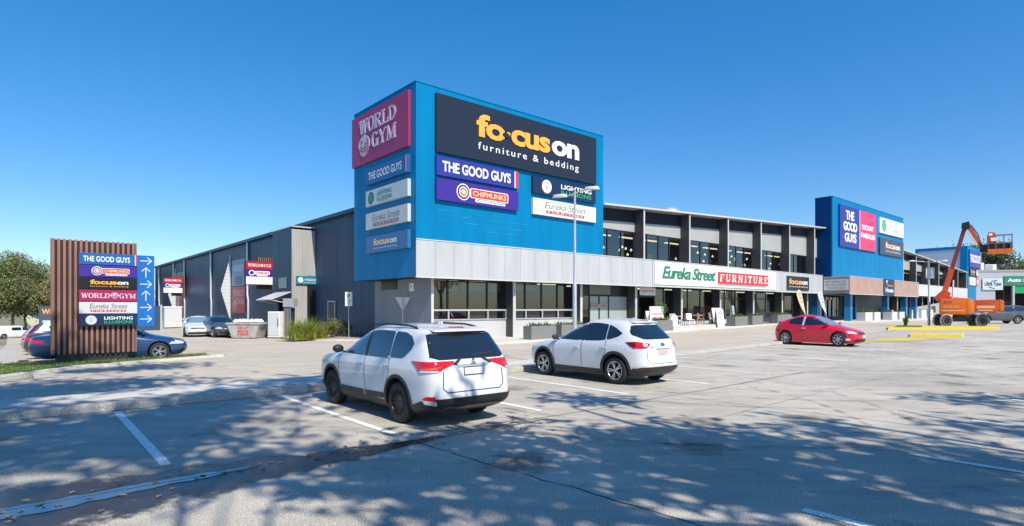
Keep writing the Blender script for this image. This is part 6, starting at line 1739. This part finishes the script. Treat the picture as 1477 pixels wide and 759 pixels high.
for x in (-1.4, 0, 1.4): mb.box(x - .06, x + .06, .1, .2, 0, 1.05)
mb.build('barrier_post', 'galv', o)
# garden bed plants
def grass_clump(pos, h, label, seed, n=420):
    o = empty('grass_clump', pos, 0, label, 'plant')
    r = random.Random(seed); mb = MB()
    for _ in range(n):
        a = r.uniform(0, 2 * PI); t = abs(r.gauss(0, .5)); l = h * r.uniform(.7, 1.25); b = Vector((r.gauss(0, .2), r.gauss(0, .2), 0)); w = Vector((-math.sin(a), math.cos(a), 0)) * .024
        pr = b.copy(); d = Vector((math.cos(a) * t, math.sin(a) * t, 1)).normalized(); pts = [b]
        for k in range(4):
            pr = pr + d * l / 4; d = (d + Vector((math.cos(a) * .22, math.sin(a) * .22, -.30 * t - .06))).normalized(); pts.append(pr.copy())
        vs = []
        for k, p in enumerate(pts): ww = w * (1 - k / 4.4); vs += [p - ww, p + ww]
        mb.add(vs, [(2 * k, 2 * k + 1, 2 * k + 3, 2 * k + 2) for k in range(4)])
    mb.build('blades', 'blade', o)
for i, (px, py, h, lb) in enumerate(((424, 491, 1.25, 'tall bright grass clump at the left end of the garden bed'), (442, 490, 1.4, 'largest bright grass clump before the corrugated annex'), (456, 489, .8, 'low bright grass tuft touching the brown shrub'))):
    grass_clump(gp(px, py, .1) + Vector((0, .5, 0)), h, lb, i)
def shrub(pos, rad, label, seed, mat, n=1500, size=.07):
    o = empty('garden_shrub', pos, 0, label, 'shrub')
    r = random.Random(seed); mb = MB()
    for i in range(7): mb.tube([(0, 0, 0), (r.uniform(-.5, .5) * rad[0], r.uniform(-.5, .5) * rad[1], rad[2] * r.uniform(.8, 1.5))], [.025, .008], 5)
    mb.build('stems', 'bark', o); mb = MB()
    for i in range(14):
        c = (r.uniform(-.7, .7) * rad[0], r.uniform(-.7, .7) * rad[1], rad[2] * r.uniform(.5, 1.6)); leaf_cloud(mb, c, (rad[0] * .42, rad[1] * .42, rad[2] * .42), n // 14, size, r)
    mb.build('foliage', mat, o)
shrub(gp(474, 488, .1) + Vector((0, .5, 0)), (.72, .55, .66), 'brown green rounded shrub right of the grass clumps', 2, 'bush', 1500)
shrub(gp(488, 487, .1) + Vector((0, .8, 0)), (.72, .5, .62), 'dark green shrub against the navy wall', 3, 'leaf2', 1500)
# bare grass stalks on the verge
o = bpy.data.objects
r = random.Random(12); mb = MB()
VP = [(-17.2, -6.0), (-16.31, -4.8), (-14.49, -2.75), (-11.74, -1.66), (-10.0, -1.0)]
for _ in range(9000):
    u = r.uniform(-22, -10.2); hi = -.55 if u > -16 else -.6 - (-16 - u) * .25
    lo = np.interp(u, [-30, -17.2, -16.31, -14.49, -11.74, -10], [-13, -6, -4.8, -2.75, -1.66, -1.0])
    v = r.uniform(lo + .05, hi); p = W(u, v, .105); a = r.uniform(0, 2 * PI); h = r.uniform(.03, .11)
    if -14.95 < u < -12.6 and -1.32 < v < -.8: continue
    w = Vector((-math.sin(a), math.cos(a), 0)) * .008; t = Vector((math.cos(a) * h * .6, math.sin(a) * h * .6, h)); mb.add([p - w, p + w, p + t], [(0, 1, 2)])
mb.build('verge_grass', leaf_mat('verge_blade', (.10, .15, .02), (.22, .26, .05), .3))['kind'] = 'stuff'
# ================================================================== ISLANDS, BOLLARDS, BOOM LIFT
def island(name, pts, z, label):
    bm = MB(); ps = [gp(*p) for p in pts]
    bm.hexa([(p.x, p.y, p.z - .1) for p in ps], [(p.x, p.y, p.z + z) for p in ps])
    bm.build(name, 'yellow', None, .03)['kind'] = 'structure'
island('traffic_island', [(1281, 476.5), (1440, 475.6), (1441, 473.6), (1290, 472.2), (1280, 474)], .16, '')
island('traffic_island', [(1312, 486.2), (1388, 486.8), (1391, 484.4), (1314, 483.2)], .16, '')
i0 = [gp(*p) for p in ((1290, 474.9), (1330, 475), (1330, 473.2), (1294, 472.9))]
mb = MB(); mb.hexa([(p.x, p.y, p.z + .15) for p in i0], [(p.x, p.y, p.z + .20) for p in i0]); mb.build('island_grass', 'grass')['kind'] = 'structure'
o = empty('roadside_weed', gp(1306, 473.5) + Vector((0, 0, .18)), 0, 'thin weed growing on the yellow kerbed island', 'plant')
mb = MB(); leaf_tuft(mb, (0, 0, 0), 30, .1, .9, random.Random(3), .6); mb.build('leaves', 'plant', o)
for i, (u, lb) in enumerate(((61.9, 'white bollard left of the planter by the dark canopy entrance'), (69.4, 'white bollard right of the second canopy column'), (71.6, 'white bollard farthest right under the canopy'))):
    o = empty('bollard', WG(u, -4.0, .13), 0, lb, 'bollard')
    mb = MB(); mb.lathe([(.09, 0), (.09, 1.1), (.07, 1.15), (.001, 1.17)], 12, 'z'); mb.build('shaft', 's_white', o, smooth=40)
    mb = MB(); mb.lathe([(.092, .9), (.092, 1.0)], 12, 'z'); mb.build('band', 's_grey', o)
# articulated boom lift, standing across the road
LA = gp(1384, 472.5)
LROT, CROT = -.62, .34
o = empty('boom_lift', LA + Vector((.62, .8, 0)), LROT, 'orange articulated boom lift with raised red boom and empty basket', 'boom lift')
hb = 1.62
XS = .74
o.scale = (XS, XS, 1)
def lw(x, y):
    e = bpy.data.objects.new('wheel', None); C.objects.link(e); e.parent = o; e.rotation_euler = (0, 0, CROT); e.location = (x * math.cos(CROT) - y * math.sin(CROT), x * math.sin(CROT) + y * math.cos(CROT), .53)
    mb = MB(); mb.lathe([(.30, -.19), (.46, -.2), (.52, -.15), (.53, -.05), (.53, .05), (.52, .15), (.46, .2), (.30, .19)], 28, 'y')
    for k in range(16):
        a = 2 * PI * k / 16
        for s_ in (-1, 1): mb.bar((math.cos(a) * .53, s_ * .02, math.sin(a) * .53), (math.cos(a + .12) * .53, s_ * .19, math.sin(a + .12) * .53), .06, .03)
    mb.build('tyre', 'tyrew', e, smooth=40)
    mb = MB(); mb.lathe([(.33, -.201), (.31, -.12), (.1, -.10), (.1, -.16), (.001, -.16)], 20, 'y'); mb.lathe([(.33, .201), (.31, .12), (.1, .10), (.001, .16)], 20, 'y'); mb.build('rim', 'plastic', e, smooth=40)
    mb = MB(); mb.lathe([(.47, -.205), (.33, -.207)], 24, 'y'); mb.lathe([(.47, .205), (.33, .207)], 24, 'y'); mb.build('sidewall', 'rubber', e)
for x in (-hb, hb):
    for y in (-.95, .95): lw(x, y)
mb = MB(); mb.box(-hb + .3, hb - .2, -.5, .5, .45, .85); mb.box(-hb, -hb + .2, -.8, .8, .42, .64); mb.box(hb - .1, hb + .1, -.8, .8, .42, .64); mb.lathe([(.6, .85), (.6, 1.0)], 20, 'z'); mb.build('chassis', 'plastic', o, .02, rz=CROT)
mb = MB(); mb.prism_y([(-1.75, 1.02), (.55, 1.0), (.75, 1.2), (.75, 2.2), (.55, 2.32), (-1.65, 2.28), (-1.75, 2.1)], -1.1, 1.1); tb = mb.build('turntable', 'orange', o, .06, 40)
mb = MB(); mb.prism_y([(.55, 1.05), (1.0, 1.05), (1.2, 1.3), (1.2, 2.0), (1.0, 2.25), (.56, 2.3)], -1.13, 1.13); mb.build('counterweight', flat('lift_amber', (.80, .22, .02)), tb, .08, 40)
mb = MB(); mb.prism_y([(1.2, 1.25), (3.0, 1.1), (3.25, 1.4), (3.25, 2.0), (3.0, 2.2), (1.2, 2.15)], -.95, .95); mb.build('engine_hood', flat('lift_hood', (.60, .085, .015)), tb, .07, 40)
mb = MB(); mb.prism_y([(3.26, 1.25), (3.6, 1.35), (3.62, 2.1), (3.26, 2.2)], -.9, .9); mb.build('bumper', 'orange', tb, .04, 40)
mb = MB(); mb.box(-1.6, .4, -1.115, -1.103, 1.28, 1.36); mb.box(1.4, 2.9, -.963, -.953, 1.5, 1.72); mb.box(1.5, 2.7, -.963, -.953, 1.30, 1.40); mb.build('decal', flat('s_decal', (.80, .48, .30)), tb)
put(fit(T('JLG', .03, .2), -1.45, 1.85, .75, .26), 'lettering', flat('s_letter', (.16, .10, .12)), tb, -1.112); put(fit(T('BOOM HIRE', .02), -1.4, 1.55, 1.3, .17), 'lettering', 's_decal', tb, -1.112)
mb = MB()
for i in range(4): mb.box(-1.765, -1.752, -.9, .9, 1.2 + i * .25, 1.35 + i * .25)
mb.build('vent', 'plastic', tb)
# boom: knuckle low on the left, head high up, jib down to the basket
def lpt(px, py, y=0):        # boom joints in the lift's own upright plane
    n = Vector((-math.sin(LROT), math.cos(LROT), 0)); d = Vector(((px - 738.5) / 837, 1, (445 - py) / 837)); P0 = Vector((0, 0, CAM_H)); q = Vector(o.location)
    t = (n.dot(q - P0) + y) / n.dot(d); w = P0 + d * t - q; c, s_ = math.cos(-LROT), math.sin(-LROT)
    return Vector(((w.x * c - w.y * s_) / XS, y / XS, w.z))
k0, k1, k2, k3 = lpt(1359, 432, -.1), lpt(1392, 327, -.1), lpt(1416, 357, .1), lpt(1421, 359, .1)
d01 = (k1 - k0)
mb = MB(); mb.bar(k0, k0 + d01 * .42, .40, .50); bo = mb.build('lower_boom', 'lred', o, .03)
mb = MB(); mb.bar(k0 + d01 * .36, k1 - d01 * .02, .28, .37); mb.build('upper_boom', flat('lift_deep', (.21, .035, .035)), bo, .02)
mb = MB(); p_ = k0 + Vector((.1, 0, -.15)); mb.prism_y([(k0.x - .75, k0.z + .15), (k0.x - .35, k0.z - .28), (k0.x + .6, k0.z - .25), (k0.x + .75, k0.z + .5), (k0.x + .2, k0.z + .9)], -.5, .25); mb.build('boom_knuckle', 'lred', bo, .04)
mb = MB(); mb.bar((k0.x + .9, .1, 2.25), (k0.x + .25, .1, k0.z + .1), .36, .4); mb.build('tower_link', 'lred', o, .03)
mb = MB(); mb.tube([(k0.x + .9, .3, 2.2), tuple(k0 + d01 * .27 + Vector((.45, .4, 0)))], .09, 10); mb.build('lift_cylinder', 's_silver', o, smooth=60)
mb = MB(); mb.bar(k1 + Vector((-.25, 0, .0)), k1 + Vector((.4, 0, .12)), .5, .55); mb.lathe([(.001, -.4), (.32, -.4), (.32, .3), (.001, .3)], 16, 'y', tuple(k1)); mb.build('boom_head', 'frame', bo, .03)
mb = MB(); a_ = k1 + Vector((.3, .1, .05)); mb.bar(a_, k2, .28, .34); jb = mb.build('jib', flat('lift_jib', (.40, .07, .06)), o, .02)
mb = MB(); mb.bar(a_ + Vector((-.05, -.22, -.45)), a_.lerp(k2, .8) + Vector((-.1, -.22, -.25)), .09, .14); mb.build('jib_link', flat('s_linkpale', (.66, .55, .30)), jb)
mb = MB(); mb.tube([tuple(a_ + Vector((.2, .3, .1))), tuple(a_.lerp(k2, .5) + Vector((.25, .3, .2))), tuple(k2 + Vector((0, .3, .2)))], .05, 6); mb.build('hose', 'rubber', jb)
mb = MB(); mb.bar(k2 + Vector((-.15, 0, -.1)), k3 + Vector((.2, 0, .0)), .5, .6); mb.build('basket_mount', 'frame', jb, .03)
bx, bz = k3.x + .15, k3.z - .15
mb = MB(); mb.box(bx, bx + 2.05, -.5, .5, bz - .28, bz + .06); bk = mb.build('basket', 'orange', o, .04)
mb = MB()
for z in (.55, 1.15):
    for y in (-.48, .48): mb.tube([(bx + .04, y, bz + z), (bx + 2.0, y, bz + z)], .03, 6)
    for x in (.04, 2.0): mb.tube([(bx + x, -.48, bz + z), (bx + x, .48, bz + z)], .03, 6)
for y in (-.48, .48):
    for x in (.04, .7, 1.35, 2.0): mb.tube([(bx + x, y, bz), (bx + x, y, bz + 1.15)], .028, 6)
mb.build('basket_rail', flat('s_railgrey', (.16, .13, .16)), bk)
mb = MB(); mb.box(bx + .05, bx + .06, -.45, .45, bz + .07, bz + .52); mb.box(bx + .1, bx + 1.95, .47, .48, bz + .07, bz + .52); mb.box(bx + 1.98, bx + 1.99, -.45, .45, bz + .07, bz + .5); mb.build('mesh_panel', 'frame', bk)
mb = MB(); mb.box(bx + .0, bx + .75, -.52, .1, bz + .62, bz + 1.0); mb.prism_y([(bx - .02, bz + 1.0), (bx + .75, bz + 1.0), (bx + .6, bz + 1.35), (bx + .1, bz + 1.42)], -.5, .1); mb.build('control_console', 'lred', bk, .03)
mb = MB(); mb.box(bx + .25, bx + .8, -.57, -.525, bz + .68, bz + .95); mb.box(bx + .1, bx + .4, -.54, -.505, bz + 1.1, bz + 1.3); mb.build('console_decal', 's_white', bk)
# ================================================================== AUTO SHOP AT THE RIGHT, SIGN AT THE LEFT
AX, AY, AR, AS = 89.0, 112.0, -.08, 1.436
o = empty('auto_workshop', (AX, AY, .4), AR, 'pale flat roofed auto workshop behind the grey four wheel drive', 'building')
o.scale = (AS, AS, AS)
WM = flat('shop_wall', (.40, .42, .44))
mb = MB(); mb.box(-6, 2.8, 0, .3, 0, 6.0); mb.box(2.8, 20, 0, .3, 4.15, 6.0); mb.box(5.0, 5.25, 0, .3, 0, 4.15); mb.box(7.0, 7.3, 0, .3, 0, 4.15); mb.box(9.2, 20, 0, .3, 0, 4.15); wl = mb.build('wall', WM, o)
mb = MB(); mb.box(-6.1, 20, -.08, 12, 6.0, 6.25); mb.build('parapet', flat('shop_parapet', (.34, .33, .30)), o)
mb = MB(); mb.box(-6, -5.7, .3, 12, 0, 6.0); mb.box(-5.7, 20, 11.7, 12, 0, 6.0); mb.build('side_wall', WM, o)
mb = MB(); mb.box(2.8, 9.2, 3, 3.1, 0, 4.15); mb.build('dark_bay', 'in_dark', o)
for x0, x1 in ((5.25, 7.0), (7.3, 9.2)):
    mb = MB(); mb.box(x0, x1, .1, .25, 3.1, 4.15); mb.build('roller_door', 's_bright', o)
mb = MB(); mb.box(2.8, 5.0, .12, .2, 1.8, 1.9); mb.box(3.9, 3.98, .12, .2, 0, 4.15); mb.build('window_bar', 'frame', o)
def asign(name, label, x0, x1, z0, z1, m, items):
    c, s_ = math.cos(AR), math.sin(AR)
    x0, x1, z0, z1 = x0 * AS, x1 * AS, z0 * AS, z1 * AS
    return sign(name, label, (AX + x0 * c + .12 * s_, AY + x0 * s_ - .12 * c, .4 + z0), AR, x1 - x0, z1 - z0, .1, m, items(x1 - x0, z1 - z0))
asign('workshop_sign', 'white sign with dark italic lettering and green swoosh on the workshop', 1.1, 3.66, 3.55, 5.1, 's_pale', lambda w, h: [('lettering', flat('s_dark2', (.03, .03, .10)), fit(T('Ultra Tune', .03, .2), w * .1, h * .35, w * .8, h * .36), 1), ('swoosh', 's_shopgreen', merge([ring(w * .62, h * .3, w * .32, h * .55, w * .05, 70, 150), stroke(w * .3, h * .25, w * .6, h * .1, h * .09)]))])
asign('workshop_sign', 'long dark green sign with white lettering on the workshop front', 3.8, 9.2, 4.3, 5.4, 's_shopgreen', lambda w, h: [('lettering', 's_white', fit(T('Auto Service', .03, .1), w * .08, h * .3, w * .8, h * .45))])
for i, (x, y, w, h, lb) in enumerate(((1.7, 2.6, 1.5, 1.15, 'large pale air conditioning unit on the workshop roof, left of two'), (3.6, 3.0, 1.5, .95, 'lower air conditioning unit on the workshop roof, right of two'))):
    c, s_ = math.cos(AR), math.sin(AR)
    q = empty('roof_air_unit', (AX + (x * c - y * s_) * AS, AY + (x * s_ + y * c) * AS, .4 + 6.25 * AS + .005), AR, lb, 'air unit')
    q.scale = (AS, AS, AS)
    mb = MB(); mb.box(0, w, 0, 1.8, .1, h); mb.build('casing', 'alum', q, .04)
    mb = MB(); mb.box(w * .68, w - .1, -.02, -.003, .2, h - .1); mb.build('panel', 's_white', q)
    mb = MB(); mb.box(.1, w - .1, .2, .4, 0, .1); mb.box(.1, w - .1, 1.3, 1.5, 0, .1); mb.build('skid', 'frame', q)
    mb = MB()
    for k in range(6): mb.box(.1, w * .64, -.015, -.002, .2 + k * (h - .3) / 6, .2 + (k + .5) * (h - .3) / 6)
    mb.build('grille', 'panel', q)
wp = W(-12.9, 48, fall_of(48))
o = empty('welcome_sign', wp, .35, 'dark hoarding with orange lettering behind the row of parked cars', 'sign')
mb = MB(); mb.box(-1.2, 3.4, 0, .12, 1.3, 4.0); p = mb.build('panel', flat('s_slatey', (.07, .09, .12)), o)
put(fit(T('WELCOME', .03), -.95, 3.2, 2.9, .55), 'lettering', 's_orange', p, -.01); put(rrect(-.9, 3.2, 1.5, 2.6, .05), 'panel', 's_pale', p, -.01)
mb = MB(); mb.box(-1.1, -.95, .13, .28, -.1, 3.9); mb.box(3.1, 3.25, .13, .28, -.1, 3.9); mb.build('fence_post', 'galv', o)
# ================================================================== TREES
def tree(name, label, base, H, R, seed, leaf='leaf', clumps=40, per=90, size=.16, crown=None, tr=.22, keep=None, flat_=.62, sig=.55, cz=None, cat='tree', group=None, lf=.62):
    r = random.Random(seed)
    base = Vector(base); cc = Vector(crown) if crown else base + Vector((0, 0, H * .66)); rz = (H - (cc.z - base.z)) if cz is None else cz
    o = empty(name, base, 0, label, cat, group)
    fork = base.lerp(Vector((cc.x, cc.y, base.z)), .25) + Vector((0, 0, (cc.z - base.z) * .45))
    mb = MB(); T0 = Vector((0, 0, -.2)); F = fork - base
    mb.tube([T0, F * .33 + Vector((r.uniform(-.1, .1) * R * .2, 0, 0)), F * .66 + Vector((0, r.uniform(-.1, .1) * R * .2, 0)), F], [tr * 1.3, tr, tr * .9, tr * .8], 10)
    limbs = []
    for i in range(7):
        a = 2 * PI * (i + r.random() * .6) / 7; q = .72 if i else .1
        tip = cc - base + Vector((math.cos(a) * R * q, math.sin(a) * R * q, rz * r.uniform(-.15, .55)))
        if keep and not keep(tip + base): tip = cc - base + (tip - (cc - base)) * .35
        if keep and not keep(tip + base): continue
        m = F.lerp(tip, .5) + Vector((r.uniform(-.3, .3), r.uniform(-.3, .3), r.uniform(0, .5))) * R * .2
        pts = [F * (1 - t)**2 + m * 2 * t * (1 - t) + tip * t * t for t in [k / 6 for k in range(7)]]
        mb.tube(pts, [tr * lf * (1 - k / 7.5) for k in range(7)], 7); limbs += pts[2:]
    cl = []
    for _ in range(clumps * 12):
        if len(cl) >= clumps: break
        d = Vector((r.gauss(0, 1), r.gauss(0, 1), r.gauss(0, 1))).normalized() * (r.random() ** .45)
        p = cc + Vector((d.x * R, d.y * R, d.z * rz))
        if keep and not keep(p): continue
        cl.append(p - base)
    for p in cl:
        q = min(limbs, key=lambda s_: (s_ - p).length) if limbs else F
        mb.tube([q, q.lerp(p, .55) + Vector((0, 0, .1 * R * r.uniform(-.4, .8))), p], [tr * .16, tr * .10, tr * .04], 5)
    mb.build('trunk', 'bark', o, smooth=60)
    mb = MB()
    for p in cl:
        k = r.uniform(.55, 1.35); sg = sig * k
        for _ in range(int(per * k)):
            c = p + Vector((r.gauss(0, sg), r.gauss(0, sg), r.gauss(0, sg * flat_)))
            if keep and not keep(c + base): continue
            a = Vector((r.gauss(0, 1), r.gauss(0, 1), r.gauss(0, 1) - .5)).normalized(); b = a.orthogonal().normalized(); t = r.uniform(0, 6.3)
            b = b * math.cos(t) + a.cross(b) * math.sin(t); s_ = size * r.uniform(.6, 1.4)
            mb.add([c - a * s_, c - b * s_ * .34, c + a * s_, c + b * s_ * .34], [(0, 1, 2, 3)])
    mb.build('crown', leaf, o)
    return o
# gums that shade the car park, beside and behind where the picture is taken
def unseen(p):
    if not (p.y < .5 or abs(p.x) > 1.02 * p.y + .2 or (p.z - CAM_H) > .66 * p.y + .3): return False
    k = (p.z - .9) / math.tan(SUN_EL)         # the gap in the crowns that lets the sun onto the nearest car
    x, y = p.x - SUN_DIR.x * k, p.y - SUN_DIR.y * k
    return ((x + 1.9) / 2.0)**2 + ((y - 11.2) / 2.3)**2 > 1 or (math.sin(x * 7.3 + y * 3.1) * math.sin(y * 5.7 - x * 2.2) > .45)
tree('gum_tree', 'gum tree at the right whose branching shadow crosses the car park', (7.1, 1.6, 0), 12, 5.2, 31, 'leaf', 16, 210, .22, (4.4, 1.6, 8.4), .30, unseen, .3, .62, 2.8)
tree('gum_tree', 'slender gum tree beside the viewer shading the right of the car park', (9.6, -1.2, 0), 13, 4.2, 36, 'leaf', 7, 200, .22, (8.6, -2.0, 9.6), .22, unseen, .3, .62, 2.6)
tree('gum_tree', 'spreading gum tree right of the viewer shading the opposite bays', (12.2, .6, 0), 12, 4.6, 37, 'leaf', 9, 210, .22, (10.6, 1.2, 8.8), .26, unseen, .3, .62, 2.4)
tree('gum_tree', 'outer gum tree right of the viewer at the edge of the bays', (16.4, 3.2, 0), 12, 4.2, 38, 'leaf', 4, 200, .22, (14.8, 3.0, 9.0), .24, unseen, .3, .62, 2.2)
tree('gum_tree', 'tall gum tree behind the viewer shading the middle bays', (2.5, -4.0, 0), 18, 5.6, 32, 'leaf', 15, 260, .25, (.6, .2, 13.5), .13, unseen, .3, .74, 3.0, lf=.3)
tree('gum_tree', 'tall gum tree at the left behind the viewer shading the near bays', (-5.0, -4.0, 0), 18, 5.4, 33, 'leaf', 14, 270, .25, (-3.6, -.6, 13.2), .13, unseen, .3, .74, 3.0, lf=.3)
tree('gum_tree', 'leaning gum tree left of the viewer shading the road by the verge', (-13.5, 3.0, 0), 18, 4.8, 34, 'leaf', 9, 260, .25, (-5.5, 4.6, 14.6), .15, unseen, .3, .72, 2.6, lf=.3)
tree('gum_tree', 'gum tree far right outside the car park shading the road by the islands', (44, 20, .3), 12, 4, 35, 'leaf', 30, 60, .2, None, .25, unseen)
# trees seen at the two ends of the street
bt = [(-86, 100, 12.8, 5.6, 'leaf', 'large olive gum tree at the far left edge'), (-79.5, 104, 11.2, 4.8, 'leaf3', 'gum tree behind the dark welcome hoarding'), (-95, 104, 12, 6, 'leaf3', 'yellowish gum tree partly beyond the left edge'), (-83, 118, 13.2, 6, 'leaf', 'paler far gum tree left of the pylon sign'), (-99, 118, 13, 8, 'leaf2', 'dark distant tree at the left end of the lawn'), (-76, 112, 10, 5, 'leaf2', 'dark lower tree beside the pylon sign edge')]
for i, (x, y, h, R_, lf, lb) in enumerate(bt):
    tree('gum_tree', lb, (x, y, fall_of(uv(x, y)[1])), h, R_, 50 + i, lf, 110, 240, .22, None, .25, None, .6, .8, h * .40)
bt = [(110, 134, 17.5, 5.6, 'leaf2', 'tall dark tree behind the workshop roof and lift basket'), (106, 140, 15, 4.6, 'leaf', 'olive tree between the farthest tower and the workshop roof'), (128, 148, 12.5, 6, 'leaf', 'rounded tree low above the workshop parapet'), (133, 146, 15.5, 6, 'leaf3', 'olive tree at the far right edge above the workshop'), (150, 156, 15, 8, 'leaf2', 'dark broad tree beyond the right edge of the workshop')]
for i, (x, y, h, R_, lf, lb) in enumerate(bt):
    tree('background_tree', lb, (x, y, .4), h, R_, 70 + i, lf, 60, 140, .32, None, .3, None, .7, 1.0, h * .40)
